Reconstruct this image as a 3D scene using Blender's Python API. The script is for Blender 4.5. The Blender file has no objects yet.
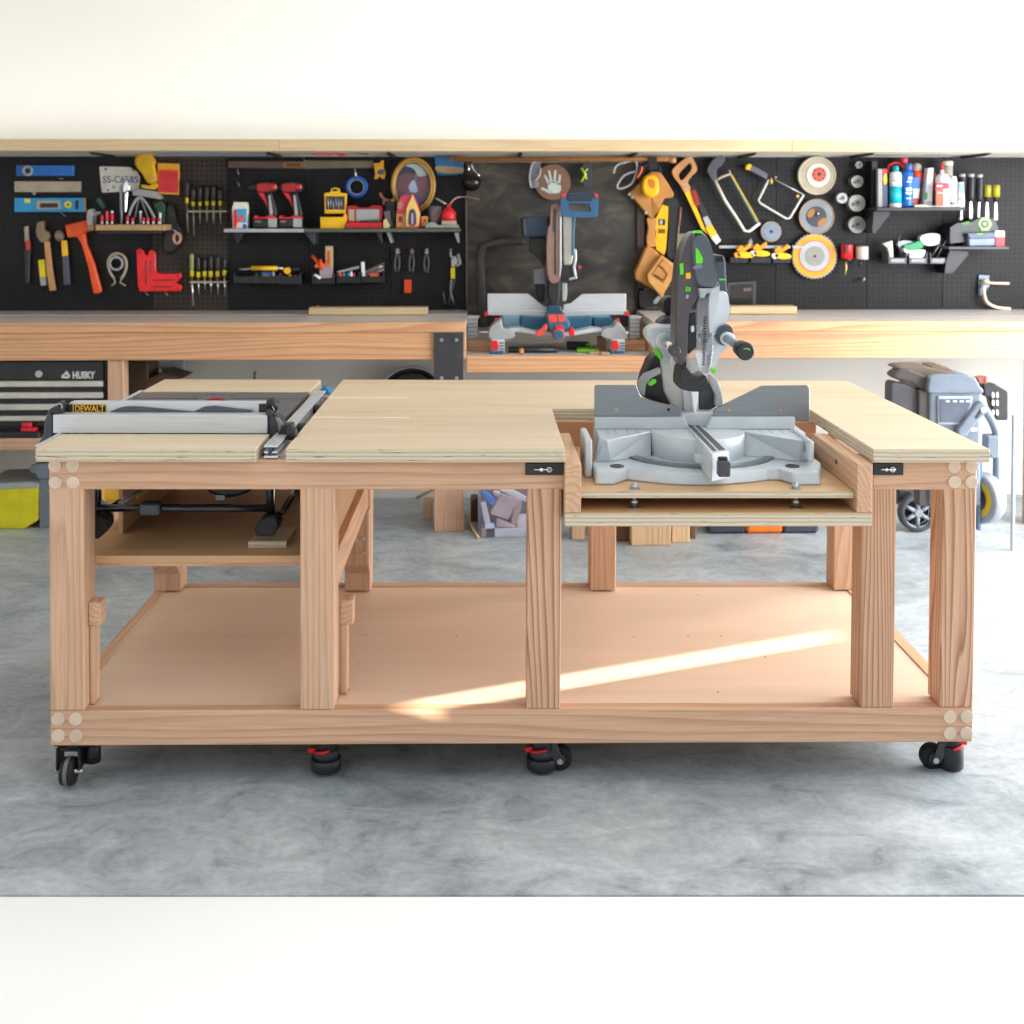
import bpy, bmesh, math, random
from mathutils import Vector, Matrix, Euler
from mathutils.geometry import tessellate_polygon
random.seed(7)
SC = bpy.context.scene
COL = SC.collection
# ---------------------------------------------------------------- camera model
F, PX, PY = 1177.0, 512.0, 238.3
CAM = Vector((0.0, -3.05, 1.52))
ROT = Matrix.Rotation(math.radians(-1.27), 3, 'Z') @ Matrix.Rotation(math.radians(90-1.5), 3, 'X')
def ray(px, py): return ROT @ Vector(((px-PX)/F, -(py-PY)/F, -1.0))
def at(px, py, Y):
    d = ray(px, py); t = (Y-CAM.y)/d.y
    return CAM + d*t
def atz(px, py, z):
    d = ray(px, py); t = (z-CAM.z)/d.z
    return CAM + d*t
def sc(Y): return (Y-CAM.y)/F          # metres per pixel at depth Y
# ---------------------------------------------------------------- materials
def lin(h):
    h = h.lstrip('#'); c = [int(h[i:i+2], 16)/255 for i in (0, 2, 4)]
    return tuple(((v/12.92) if v <= .04045 else ((v+.055)/1.055)**2.4) for v in c) + (1,)
MATS = {}
def base_mat(name):
    m = bpy.data.materials.new(name); m.use_nodes = True
    return m, m.node_tree, m.node_tree.nodes['Principled BSDF']
def N(nt, t, **kw):
    n = nt.nodes.new(t)
    for k, v in kw.items(): setattr(n, k, v)
    return n
def ramp(nt, fac, stops):
    r = N(nt, 'ShaderNodeValToRGB')
    while len(r.color_ramp.elements) < len(stops): r.color_ramp.elements.new(.5)
    for e, (p, c) in zip(r.color_ramp.elements, stops): e.position = p; e.color = c
    nt.links.new(fac, r.inputs['Fac']); return r.outputs['Color']
def bump(nt, b, h, strength, dist=.002):
    bp = N(nt, 'ShaderNodeBump'); bp.inputs['Strength'].default_value = strength; bp.inputs['Distance'].default_value = dist
    nt.links.new(h, bp.inputs['Height']); nt.links.new(bp.outputs['Normal'], b.inputs['Normal'])
def objco(nt, scale=(1, 1, 1), rnd=True):
    tc = N(nt, 'ShaderNodeTexCoord'); mp = N(nt, 'ShaderNodeMapping'); mp.inputs['Scale'].default_value = scale
    src = tc.outputs['Object']
    if rnd:
        oi = N(nt, 'ShaderNodeObjectInfo'); mu = N(nt, 'ShaderNodeMath', operation='MULTIPLY'); mu.inputs[1].default_value = 7.3
        ad = N(nt, 'ShaderNodeVectorMath', operation='ADD')
        nt.links.new(oi.outputs['Random'], mu.inputs[0]); nt.links.new(src, ad.inputs[0]); nt.links.new(mu.outputs[0], ad.inputs[1]); src = ad.outputs[0]
    nt.links.new(src, mp.inputs['Vector']); return mp.outputs['Vector']
def noise(nt, vec, scale, detail=3, rough=.5, dist=0):
    n = N(nt, 'ShaderNodeTexNoise'); n.inputs['Scale'].default_value = scale; n.inputs['Detail'].default_value = detail
    n.inputs['Roughness'].default_value = rough; n.inputs['Distortion'].default_value = dist
    nt.links.new(vec, n.inputs['Vector']); return n.outputs['Fac']
def plain(name, col, rough=.5, metal=0., var=.12, spec=.5, coat=0.):
    """solid colour with faint grime variation and micro bump"""
    if name in MATS: return MATS[name]
    m, nt, b = base_mat(name)
    c = lin(col) if isinstance(col, str) else tuple(col)+(1,)
    v = noise(nt, objco(nt), 14, 3)
    lo = tuple(x*(1-var) for x in c[:3])+(1,); hi = tuple(min(1, x*(1+var)) for x in c[:3])+(1,)
    nt.links.new(ramp(nt, v, [(.3, lo), (.7, hi)]), b.inputs['Base Color'])
    b.inputs['Roughness'].default_value = rough; b.inputs['Metallic'].default_value = metal
    b.inputs['Specular IOR Level'].default_value = spec; b.inputs['Coat Weight'].default_value = coat
    MATS[name] = m; return m
def brushed(name, col, axis='X', rough=.35, metal=1.):
    if name in MATS: return MATS[name]
    m, nt, b = base_mat(name); c = lin(col)
    s = {'X': (2, 90, 90), 'Y': (90, 2, 90), 'Z': (90, 90, 2)}[axis]
    v = noise(nt, objco(nt, s), 4, 3)
    nt.links.new(ramp(nt, v, [(.25, tuple(x*.8 for x in c[:3])+(1,)), (.75, c)]), b.inputs['Base Color'])
    b.inputs['Metallic'].default_value = metal; b.inputs['Roughness'].default_value = rough
    bump(nt, b, v, .1, .0005); MATS[name] = m; return m
def wood(name, light, dark, axis='X', period=.014, amt=.8, knots=False, rough=.55):
    if name in MATS: return MATS[name]
    m, nt, b = base_mat(name)
    ax = 'XYZ'.index(axis)
    s = [1., 1., 1.]; s[ax] = .07
    v = objco(nt, s)
    ds = noise(nt, v, 5.0, 2, .5)
    mul = N(nt, 'ShaderNodeMath', operation='MULTIPLY_ADD'); mul.inputs[1].default_value = .16; mul.inputs[2].default_value = -.08
    nt.links.new(ds, mul.inputs[0])
    cmb = N(nt, 'ShaderNodeCombineXYZ')
    for i in range(3):
        if i != ax: nt.links.new(mul.outputs[0], cmb.inputs[i])
    ad = N(nt, 'ShaderNodeVectorMath', operation='ADD'); nt.links.new(v, ad.inputs[0]); nt.links.new(cmb.outputs[0], ad.inputs[1])
    w = N(nt, 'ShaderNodeTexWave', wave_type='RINGS', rings_direction=axis, wave_profile='SAW')
    w.inputs['Scale'].default_value = .314/period; w.inputs['Distortion'].default_value = 1.2; w.inputs['Detail'].default_value = 2
    w.inputs['Detail Scale'].default_value = 1.5
    nt.links.new(ad.outputs[0], w.inputs['Vector'])
    L, D = lin(light), lin(dark)
    Mx = tuple(L[i]*(1-amt)+D[i]*amt for i in range(3))+(1,)
    c1 = ramp(nt, w.outputs['Fac'], [(0., L), (.5, tuple(L[i]*(1-.25*amt)+D[i]*.25*amt for i in range(3))+(1,)), (.88, Mx), (1., L)])
    s2 = [60., 60., 60.]; s2[ax] = 2.5
    fib = noise(nt, objco(nt, s2), 3.0, 3)
    mx = N(nt, 'ShaderNodeMix', data_type='RGBA', blend_type='MULTIPLY'); mx.inputs['Factor'].default_value = 1.
    nt.links.new(c1, mx.inputs[6])
    nt.links.new(ramp(nt, fib, [(.3, (.86, .84, .82, 1)), (.65, (1, 1, 1, 1))]), mx.inputs[7])
    big = noise(nt, objco(nt, [1.5 if i != ax else .6 for i in range(3)]), 2.2, 2)
    mx2 = N(nt, 'ShaderNodeMix', data_type='RGBA', blend_type='MULTIPLY'); mx2.inputs['Factor'].default_value = 1.
    nt.links.new(mx.outputs[2], mx2.inputs[6]); nt.links.new(ramp(nt, big, [(.3, (.86, .83, .8, 1)), (.7, (1, 1, 1, 1))]), mx2.inputs[7])
    nt.links.new(mx2.outputs[2], b.inputs['Base Color'])
    b.inputs['Roughness'].default_value = rough
    bump(nt, b, fib, .15, .001); MATS[name] = m; return m
def plyface(name, col, axis='X', rough=.42, con=1.):
    if name in MATS: return MATS[name]
    m, nt, b = base_mat(name); c = lin(col)
    s = [5., 5., 5.]; s['XYZ'.index(axis)] = .5
    v1 = noise(nt, objco(nt, s, False), 2.2, 4, .55, .6)
    s = [70., 70., 70.]; s['XYZ'.index(axis)] = 2.
    v2 = noise(nt, objco(nt, s, False), 2., 2)
    mx = N(nt, 'ShaderNodeMix', data_type='RGBA', blend_type='MULTIPLY'); mx.inputs['Factor'].default_value = 1.
    nt.links.new(ramp(nt, v1, [(.25, tuple(c[i]*k for i, k in enumerate((1-.16*con, 1-.2*con, 1-.26*con)))+(1,)), (.5, c), (.8, tuple(min(1, x*1.06) for x in c[:3])+(1,))]), mx.inputs[6])
    nt.links.new(ramp(nt, v2, [(.3, (1-.05*con, 1-.06*con, 1-.08*con, 1)), (.6, (1, 1, 1, 1))]), mx.inputs[7])
    nt.links.new(mx.outputs[2], b.inputs['Base Color']); b.inputs['Roughness'].default_value = rough
    MATS[name] = m; return m
def plyedge(name, layers=.0052, light='#cdc1aa', dark='#87765c'):
    if name in MATS: return MATS[name]
    m, nt, b = base_mat(name)
    v = objco(nt, (1, 1, 1), False)
    sp = N(nt, 'ShaderNodeSeparateXYZ'); nt.links.new(v, sp.inputs[0])
    n1 = noise(nt, objco(nt, (14, 14, 40), False), 1.0, 3)
    ma = N(nt, 'ShaderNodeMath', operation='MULTIPLY_ADD'); ma.inputs[1].default_value = .0035
    nt.links.new(n1, ma.inputs[0]); nt.links.new(sp.outputs['Z'], ma.inputs[2])
    dv = N(nt, 'ShaderNodeMath', operation='MULTIPLY'); dv.inputs[1].default_value = 2*math.pi/(layers*2); nt.links.new(ma.outputs[0], dv.inputs[0])
    sn = N(nt, 'ShaderNodeMath', operation='SINE'); nt.links.new(dv.outputs[0], sn.inputs[0])
    mr = N(nt, 'ShaderNodeMapRange'); mr.inputs['From Min'].default_value = -1; nt.links.new(sn.outputs[0], mr.inputs['Value'])
    L, D = lin(light), lin(dark)
    c1 = ramp(nt, mr.outputs[0], [(.0, tuple(.45*L[i]+.55*D[i] for i in range(3))+(1,)), (.3, tuple(.85*L[i]+.15*D[i] for i in range(3))+(1,)), (.8, L)])
    n2 = noise(nt, objco(nt, (10, 10, 160), False), 1.6, 3)
    mx = N(nt, 'ShaderNodeMix', data_type='RGBA'); nt.links.new(ramp(nt, n2, [(.64, (0, 0, 0, 1)), (.70, (.8, .8, .8, 1))]), mx.inputs[0])
    nt.links.new(c1, mx.inputs[6]); mx.inputs[7].default_value = lin('#6f5a3e')
    nt.links.new(mx.outputs[2], b.inputs['Base Color']); b.inputs['Roughness'].default_value = .6
    MATS[name] = m; return m
# ---------------------------------------------------------------- mesh builder
class MB:
    def __init__(s, T=None):
        s.bm = bmesh.new(); s.mats = []; s.T = T or Matrix.Identity(4)
    def mi(s, m):
        if m not in s.mats: s.mats.append(m)
        return s.mats.index(m)
    def put(s, t, m, smooth=False, side=None):
        i = s.mi(m); j = s.mi(side) if side else i
        t.normal_update()
        t.verts.index_update(); vs = [s.bm.verts.new(s.T @ v.co) for v in t.verts]
        for f in t.faces:
            try: nf = s.bm.faces.new([vs[v.index] for v in f.verts])
            except ValueError: continue
            nf.material_index = j if (side and abs(f.normal.z) < .5) else i
            nf.smooth = smooth
        t.free()
    def box(s, a, b, m, bev=0., side=None, seg=1):
        t = bmesh.new(); bmesh.ops.create_cube(t, size=1)
        a, b = Vector(a), Vector(b)
        for v in t.verts: v.co = Vector([(a[i]+b[i])/2+v.co[i]*abs(b[i]-a[i]) for i in range(3)])
        if bev:
            bev = min(bev, .45*min(abs(b[i]-a[i]) for i in range(3)))
            bmesh.ops.bevel(t, geom=t.edges[:], offset=bev, segments=seg, affect='EDGES', profile=.5)
        s.put(t, m, side=side, smooth=False); return s
    def poly(s, pts, axis, c0, c1, m, bev=0., side=None, seg=1, smooth=False):
        """extrude a 2-D polygon along an axis; pts are the two remaining coordinates in x,y,z order"""
        t = bmesh.new(); ax = 'XYZ'.index(axis)
        def mk(p, c):
            l = list(p); l.insert(ax, c); return t.verts.new(l)
        A = [mk(p, c0) for p in pts]; B = [mk(p, c1) for p in pts]; n = len(pts)
        t.faces.new(A); t.faces.new(B[::-1])
        for k in range(n): t.faces.new([A[k], B[k], B[(k+1) % n], A[(k+1) % n]][::-1])
        bmesh.ops.recalc_face_normals(t, faces=t.faces[:])
        if bev:
            es = [e for e in t.edges]
            bmesh.ops.bevel(t, geom=es, offset=bev, segments=seg, affect='EDGES', profile=.5, clamp_overlap=True)
        s.put(t, m, side=side, smooth=smooth); return s
    def ol(s, pp, Y, th, m, bev=0., seg=1):
        """traced outline standing at depth Y, given a real thickness th"""
        pts = [(at(x, y, Y).x, at(x, y, Y).z) for x, y in pp]
        return s.poly(pts, 'Y', Y, Y+th, m, bev, seg=seg)
    def olh(s, pp, holes, Y, th, m):
        outer = [at(x, y, Y) for x, y in pp]; hs = [[at(x, y, Y) for x, y in h] for h in holes]
        loops = [outer]+hs; allp = [p for l in loops for p in l]
        tris = tessellate_polygon(loops); t = bmesh.new()
        A = [t.verts.new(p) for p in allp]; B = [t.verts.new(p+Vector((0, th, 0))) for p in allp]
        for tr in tris:
            try: t.faces.new([A[i] for i in tr]); t.faces.new([B[i] for i in tr][::-1])
            except ValueError: pass
        o = 0
        for l in loops:
            n = len(l)
            for k in range(n): t.faces.new([A[o+k], B[o+k], B[o+(k+1) % n], A[o+(k+1) % n]])
            o += n
        bmesh.ops.recalc_face_normals(t, faces=t.faces[:]); s.put(t, m); return s
    def lathe(s, prof, p0, d, m, seg=24, smooth=True, cap=True):
        """profile of (radius, distance along d) from p0"""
        d = Vector(d).normalized(); q = Vector((0, 0, 1)).rotation_difference(d); p0 = Vector(p0)
        t = bmesh.new(); rings = []
        for r, h in prof:
            rings.append([t.verts.new(p0+q @ Vector((max(r, 1e-5)*math.cos(2*math.pi*k/seg), max(r, 1e-5)*math.sin(2*math.pi*k/seg), h))) for k in range(seg)])
        for A, B in zip(rings, rings[1:]):
            for k in range(seg): t.faces.new([A[k], A[(k+1) % seg], B[(k+1) % seg], B[k]])
        if cap: t.faces.new(rings[0][::-1]); t.faces.new(rings[-1])
        bmesh.ops.recalc_face_normals(t, faces=t.faces[:])
        n0 = len(s.bm.faces); s.put(t, m, smooth=smooth)
        if smooth:
            s.bm.faces.ensure_lookup_table()
            for f in s.bm.faces[n0:]:
                if len(f.verts) > 4: f.smooth = False
        return s
    def cyl(s, p0, p1, r, m, r2=None, seg=20, bev=0.):
        p0, p1 = Vector(p0), Vector(p1); L = (p1-p0).length; r2 = r if r2 is None else r2
        if bev:
            bev = min(bev, L*.4, r*.6)
            pr = [(r-bev, 0), (r, bev), (r2, L-bev), (r2-bev, L)]
        else: pr = [(r, 0), (r2, L)]
        # duplicate rings keep the shading crisp at the rims
        return s.lathe(pr, p0, p1-p0, m, seg, smooth=True)
    def tube(s, pts, r, m, seg=10, closed=False, sub=0):
        pts = [Vector(p) for p in pts]
        if sub: pts = smooth_path(pts, sub, closed)
        t = bmesh.new(); n = len(pts); rings = []
        rr = r if isinstance(r, (list, tuple)) else [r]*n
        if len(rr) != n: rr = [rr[0]+(rr[-1]-rr[0])*i/(n-1) for i in range(n)]
        up = None
        for i, p in enumerate(pts):
            a = pts[i-1] if (i or closed) else p; b = pts[(i+1) % n] if (i < n-1 or closed) else p
            d = (b-a).normalized()
            if up is None: up = d.orthogonal().normalized()
            up = (up-d*up.dot(d)); up = up.normalized() if up.length > 1e-6 else d.orthogonal().normalized()
            w = d.cross(up)
            rings.append([t.verts.new(p+(up*math.cos(2*math.pi*k/seg)+w*math.sin(2*math.pi*k/seg))*rr[i]) for k in range(seg)])
        prs = list(zip(rings, rings[1:]))+([(rings[-1], rings[0])] if closed else [])
        for A, B in prs:
            for k in range(seg): t.faces.new([A[k], A[(k+1) % seg], B[(k+1) % seg], B[k]])
        if not closed: t.faces.new(rings[0][::-1]); t.faces.new(rings[-1])
        bmesh.ops.recalc_face_normals(t, faces=t.faces[:]); s.put(t, m, smooth=True); return s
    def ball(s, c, r, m, seg=20):
        t = bmesh.new(); bmesh.ops.create_uvsphere(t, u_segments=seg, v_segments=seg//2+2, radius=1)
        r = (r, r, r) if not isinstance(r, (tuple, list)) else r
        for v in t.verts: v.co = Vector([c[i]+v.co[i]*r[i] for i in range(3)])
        s.put(t, m, smooth=True); return s
    def build(s, name, parent=None):
        me = bpy.data.meshes.new(name); org = Vector((0, 0, 0))
        if parent is not None: org = world_loc(parent)
        else:
            if len(s.bm.verts):
                xs = [v.co for v in s.bm.verts]
                org = Vector(((min(v.x for v in xs)+max(v.x for v in xs))/2, (min(v.y for v in xs)+max(v.y for v in xs))/2, min(v.z for v in xs)))
        for v in s.bm.verts: v.co -= org
        s.bm.to_mesh(me); s.bm.free()
        for m in s.mats: me.materials.append(m)
        o = bpy.data.objects.new(name, me); COL.objects.link(o)
        if parent is not None: o.parent = parent
        else: o.location = org
        return o
def world_loc(o):
    v = Vector(o.location)
    while o.parent is not None: o = o.parent; v += o.location
    return v
def smooth_path(pts, sub, closed=False):
    out = []; n = len(pts)
    rng = range(n) if closed else range(n-1)
    for i in rng:
        p0 = pts[i-1] if (i or closed) else pts[0]; p1 = pts[i]; p2 = pts[(i+1) % n]; p3 = pts[(i+2) % n] if (i+2 < n or closed) else pts[-1]
        for k in range(sub):
            t = k/sub
            out.append(.5*((2*p1)+(-p0+p2)*t+(2*p0-5*p1+4*p2-p3)*t*t+(-p0+3*p1-3*p2+p3)*t**3))
    if not closed: out.append(pts[-1])
    return out
def tag(o, label=None, cat=None, group=None, kind=None):
    for k, v in (('label', label), ('category', cat), ('group', group), ('kind', kind)):
        if v: o[k] = v
    return o
def thing(name, loc, label, cat, group=None):
    o = bpy.data.objects.new(name, None); COL.objects.link(o); o.location = loc; o.empty_display_size = .05
    return tag(o, label, cat, group)
def copy_tree(o, loc, label, rot=None):
    c = o.copy(); COL.objects.link(c); c.location = loc; c['label'] = label
    if rot is not None: c.rotation_euler = rot
    def rec(src, dst):
        for ch in [x for x in KIDS.get(src.name, [])]:
            d = ch.copy(); COL.objects.link(d); d.parent = dst; rec(ch, d)
    rec(o, c); return c
KIDS = {}
def index_kids():
    KIDS.clear()
    for o in bpy.data.objects:
        if o.parent: KIDS.setdefault(o.parent.name, []).append(o)
def text(s, name, parent, loc, size, m, extrude=.0006, rot=(math.pi/2, 0, 0), align='LEFT', sx=1., bold=0.):
    cu = bpy.data.curves.new(name, 'FONT'); cu.body = s; cu.size = size; cu.extrude = extrude; cu.align_x = align; cu.offset = bold
    tmp = bpy.data.objects.new(name+'_src', cu); COL.objects.link(tmp); bpy.context.view_layer.update()
    me = bpy.data.meshes.new_from_object(tmp.evaluated_get(bpy.context.evaluated_depsgraph_get())); bpy.data.objects.remove(tmp)
    me.name = name; R = Euler(rot).to_matrix().to_4x4() @ Matrix.Diagonal((sx, 1, 1, 1)); me.transform(R); me.materials.clear(); me.materials.append(m)
    o = bpy.data.objects.new(name, me); COL.objects.link(o); o.parent = parent; o.location = Vector(loc)-world_loc(parent); return o
# palette
firX = wood('fir_rail', '#dbb394', '#a5704c', 'X', .022, .45)
firZ = wood('fir_post', '#dab394', '#a3714e', 'Z', .017, .38)
firZ2 = wood('fir_post_strong', '#dcb292', '#8a5435', 'Z', .012, .8)
firY = wood('fir_side', '#ddb694', '#a87450', 'Y', .015, .45)
pine = wood('pine_trim', '#ddc7a0', '#b99566', 'X', .03, .3)
pineZ = wood('pine_block', '#e7c49a', '#b9824f', 'Z', .02, .5)
orangeX = wood('fir_counter_beam', '#e8b68a', '#b8744a', 'X', .022, .6)
plyT = plyface('ply_top', '#dac5a8')
plyS = plyface('ply_shelf', '#e3c6ad', con=.35)
plyM = plyface('ply_platform', '#cfa87a', 'X', .4)
plyE = plyedge('ply_edge')
mdf = plyface('shelf_board', '#c39a70')
counterT = plyface('counter_grey_top', '#d3cdc9', 'X', .35)
ALU = brushed('brushed_aluminium', '#d3d7db', 'X', .34, .3)
STEEL = brushed('fence_steel', '#858c92', 'X', .34, .85)
CAST = plain('cast_light_grey', '#c3cacf', .4, .1, .05)
CHROME = plain('chrome', '#d9dde0', .18, 1., .05)
ZINC = plain('zinc', '#bcc3c8', .3, .9)
BLK = plain('black_plastic', '#1b1c1f', .42)
RUB = plain('black_rubber', '#121314', .7)
DK = plain('dark_grey_plastic', '#3a3b42', .38)
PUR = plain('dark_saw_body', '#4b464c', .36)
MID = plain('mid_grey_plastic', '#7d838b', .4)
GRN = plain('green_accent', '#5ed321', .4)
RED = plain('red_plastic', '#d3202a', .4)
RED2 = plain('deep_red_plastic', '#a51a22', .42)
YEL = plain('yellow_plastic', '#f2b90f', .4)
YEL2 = plain('lemon_yellow', '#e0cf22', .45)
ORA = plain('orange_plastic', '#f2571c', .45)
BLU = plain('blue_plastic', '#1668bd', .4)
LBL = plain('light_blue_plastic', '#1f93cc', .4)
TEAL = plain('teal_blue_casting', '#2a5f7c', .4)
TEALL = plain('light_teal_casting', '#7fa3b5', .4)
NAVY = plain('navy_plastic', '#26384e', .4)
WHT = plain('white_plastic', '#eceeee', .4)
GRY = plain('grey_plastic', '#a4a8aa', .45)
TOTE = plain('blue_grey_tote', '#76818f', .42)
TAN = plain('tan_leather', '#b98040', .65)
BRN = plain('brown_wood_dark', '#6e4a33', .6)
BEI = plain('beige_board', '#a9927c', .6)
PLUG = plain('wood_plug', '#d0bba4', .55)
GOLD = plain('gold_frame', '#b0843a', .4, .3)
CONB = plain('bracket_steel_dark', '#4a4c52', .4, .5)
def clear(name, col='#ffffff', rough=.08, mixf=.3):
    """thin clear plastic: mostly see-through with gloss"""
    m, nt, b = base_mat(name)
    b.inputs['Base Color'].default_value = lin(col); b.inputs['Roughness'].default_value = rough
    tr = N(nt, 'ShaderNodeBsdfTransparent'); tr.inputs['Color'].default_value = lin(col)
    mx = N(nt, 'ShaderNodeMixShader'); mx.inputs[0].default_value = mixf
    nt.links.new(tr.outputs[0], mx.inputs[1]); nt.links.new(b.outputs[0], mx.inputs[2])
    nt.links.new(mx.outputs[0], nt.nodes['Material Output'].inputs['Surface']); MATS[name] = m; return m
CLEAR = clear('clear_plastic', '#eef1f6', .1, .13)
# ================================================================ setting
YW = 3.09          # wall
YP = 3.07          # face of the pegboards
XA, XB = -3.3, 3.6
YF = -.444         # front edge of the garage slab
def concrete():
    m, nt, b = base_mat('troweled_concrete')
    v = objco(nt, (1, 1, 1), False)
    n1 = noise(nt, v, 1.6, 6, .62, .9); n2 = noise(nt, objco(nt, (1.3, 2.0, 1), False), 3.6, 9, .72, 1.3); n3 = noise(nt, v, 42, 4, .6)
    mx = N(nt, 'ShaderNodeMix', data_type='RGBA'); mx.inputs[0].default_value = .62
    nt.links.new(ramp(nt, n1, [(.32, lin('#606a70')), (.48, lin('#9da6ab')), (.66, lin('#c6cdd0'))]), mx.inputs[6])
    nt.links.new(ramp(nt, n2, [(.3, lin('#565e64')), (.42, lin('#939a9e')), (.55, lin('#aeb4b7')), (.75, lin('#d0d4d5'))]), mx.inputs[7])
    m2 = N(nt, 'ShaderNodeMix', data_type='RGBA', blend_type='MULTIPLY'); m2.inputs[0].default_value = 1.
    nt.links.new(mx.outputs[2], m2.inputs[6]); nt.links.new(ramp(nt, n3, [(.35, (.84, .85, .86, 1)), (.6, (1, 1, 1, 1))]), m2.inputs[7])
    nt.links.new(m2.outputs[2], b.inputs['Base Color'])
    rr = N(nt, 'ShaderNodeMapRange'); rr.inputs['To Min'].default_value = .28; rr.inputs['To Max'].default_value = .55
    nt.links.new(n1, rr.inputs['Value']); nt.links.new(rr.outputs[0], b.inputs['Roughness'])
    bump(nt, b, n2, .12, .003); return m
def paint(name, col):
    m, nt, b = base_mat(name); c = lin(col)
    v = noise(nt, objco(nt, (1, 1, 1), False), 1.3, 3)
    nt.links.new(ramp(nt, v, [(.3, tuple(x*.95 for x in c[:3])+(1,)), (.7, c)]), b.inputs['Base Color'])
    b.inputs['Roughness'].default_value = .75
    bump(nt, b, noise(nt, objco(nt, (1, 1, 1), False), 160, 2), .08, .001); return m
CONC = concrete(); WALLM = paint('white_wall_paint', '#eceae4'); WALLG = paint('lower_wall_paint', '#cfcbc3')
def struct(mb, name):
    o = mb.build(name); o['kind'] = 'structure'; return o
pL, pR = atz(0, 894.5, 0), atz(1024, 894.5, 0); sl = (pR.y-pL.y)/(pR.x-pL.x)
fy = lambda x: pL.y+sl*(x-pL.x)          # the garage slab ends on a slightly skewed threshold
m = MB(); m.poly([(XA, fy(XA)), (XB, fy(XB)), (XB, YW), (XA, YW)], 'Z', -.12, 0, CONC); struct(m, 'floor')
m = MB(); m.poly([(XA-2, -12), (XB+6, -12), (XB+6, fy(XB+6)-.002), (XA-2, fy(XA-2)-.002)], 'Z', -.2, -.004, paint('pale_driveway', '#f2f1ee')); struct(m, 'driveway')
m = MB(); m.box((XA, YW, 0), (XB, YW+.12, .95), WALLG); m.box((XA, YW, .95), (XB, YW+.12, 2.75), WALLM); struct(m, 'wall_back')
# left wall, stretched forward and up as unseen sun shield; one slim window
wy0, wy1, wz0, wz1 = WIN = (0.0, 0.1, .9, 1.2)
XRW = XB
SUN_AZ, SUN_EL = math.radians(22), math.radians(14)
wy0, wy1, wz0, wz1 = -1.33, -1.185, 1.035, 1.40
m = MB()
m.box((XA-.12, -8, 0), (XA, wy0, 5), WALLM); m.box((XA-.12, wy1, 0), (XA, YW, 5), WALLM)
m.box((XA-.12, wy0, 0), (XA, wy1, wz0), WALLM); m.box((XA-.12, wy0, wz1), (XA, wy1, 5), WALLM)
struct(m, 'wall_left')
m = MB(); m.box((XB, YF, 2.35), (XB+.12, YW, 2.75), WALLM); m.box((XB, 2.6, 0), (XB+.12, YW, 2.35), WALLM)
struct(m, 'wall_right')
m = MB(); m.box((XA, YF, 2.75), (XB+.12, YW+.12, 2.87), WALLM); struct(m, 'ceiling')
m = MB(); m.box((XA, YF-.1, 2.45), (XB+.12, YF, 2.87), WALLM); struct(m, 'trim_1')
# ================================================================ pegboards
def pegmat(nm='black_pegboard', c0='#19181a', c1='#242326'):
    m, nt, b = base_mat(nm)
    tc = N(nt, 'ShaderNodeTexCoord'); sp = N(nt, 'ShaderNodeSeparateXYZ'); nt.links.new(tc.outputs['Object'], sp.inputs[0])
    def cell(sock):
        a = N(nt, 'ShaderNodeMath', operation='DIVIDE'); a.inputs[1].default_value = .0254; nt.links.new(sock, a.inputs[0])
        f = N(nt, 'ShaderNodeMath', operation='FRACT'); nt.links.new(a.outputs[0], f.inputs[0])
        c = N(nt, 'ShaderNodeMath', operation='SUBTRACT'); c.inputs[1].default_value = .5; nt.links.new(f.outputs[0], c.inputs[0])
        p = N(nt, 'ShaderNodeMath', operation='POWER'); p.inputs[1].default_value = 2; nt.links.new(c.outputs[0], p.inputs[0]); return p.outputs[0]
    s_ = N(nt, 'ShaderNodeMath', operation='ADD'); nt.links.new(cell(sp.outputs['X']), s_.inputs[0]); nt.links.new(cell(sp.outputs['Z']), s_.inputs[1])
    g = N(nt, 'ShaderNodeMath', operation='GREATER_THAN'); g.inputs[1].default_value = .035; nt.links.new(s_.outputs[0], g.inputs[0])
    v = noise(nt, objco(nt, (1, 1, 1)), 2.5, 4)
    mx = N(nt, 'ShaderNodeMix', data_type='RGBA'); nt.links.new(g.outputs[0], mx.inputs[0]); mx.inputs[6].default_value = lin('#050506')
    nt.links.new(ramp(nt, v, [(.3, lin(c0)), (.7, lin(c1))]), mx.inputs[7]); nt.links.new(mx.outputs[2], b.inputs['Base Color'])
    b.inputs['Roughness'].default_value = .55; b.inputs['Specular IOR Level'].default_value = .25; bump(nt, b, g.outputs[0], .5, .002); return m
PEG = pegmat(); PEG2 = pegmat('brown_black_pegboard', '#2e2724', '#4a403a')  # second one: brown tint paints in the sheen reflected off a black panel
ztop = at(512, 157.0, YP).z; zcnt = .985
def pegboard(x0, x1, label, PEG=PEG):
    a, b = at(x0, 240, YP).x, at(x1, 240, YP).x
    m = MB(); m.box((a+.001, YP, zcnt), (b-.001, YW-.002, ztop), PEG, .001)
    return tag(m.build('pegboard'), label, 'pegboard', 'black pegboard panels on the back wall')
pegboard(-70, 152, 'black pegboard panel under the blue levels and hammers')
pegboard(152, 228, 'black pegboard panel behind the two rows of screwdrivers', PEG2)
pegboard(228, 309, 'black pegboard panel behind the two red cordless drills')
pegboard(309, 390, 'black pegboard panel behind the blue tape roll and red socket case')
pegboard(390, 466, 'black pegboard panel behind the oval picture and red oil can')
pegboard(645, 776, 'black pegboard panel behind the tool belt and the saws')
pegboard(776, 867, 'black pegboard panel behind the round saw blades and hole saws')
pegboard(867, 943, 'black pegboard panel behind the shelf of bottles and spray cans')
pegboard(943, 1110, 'black pegboard panel behind the chisels and the wall outlet')
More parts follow.
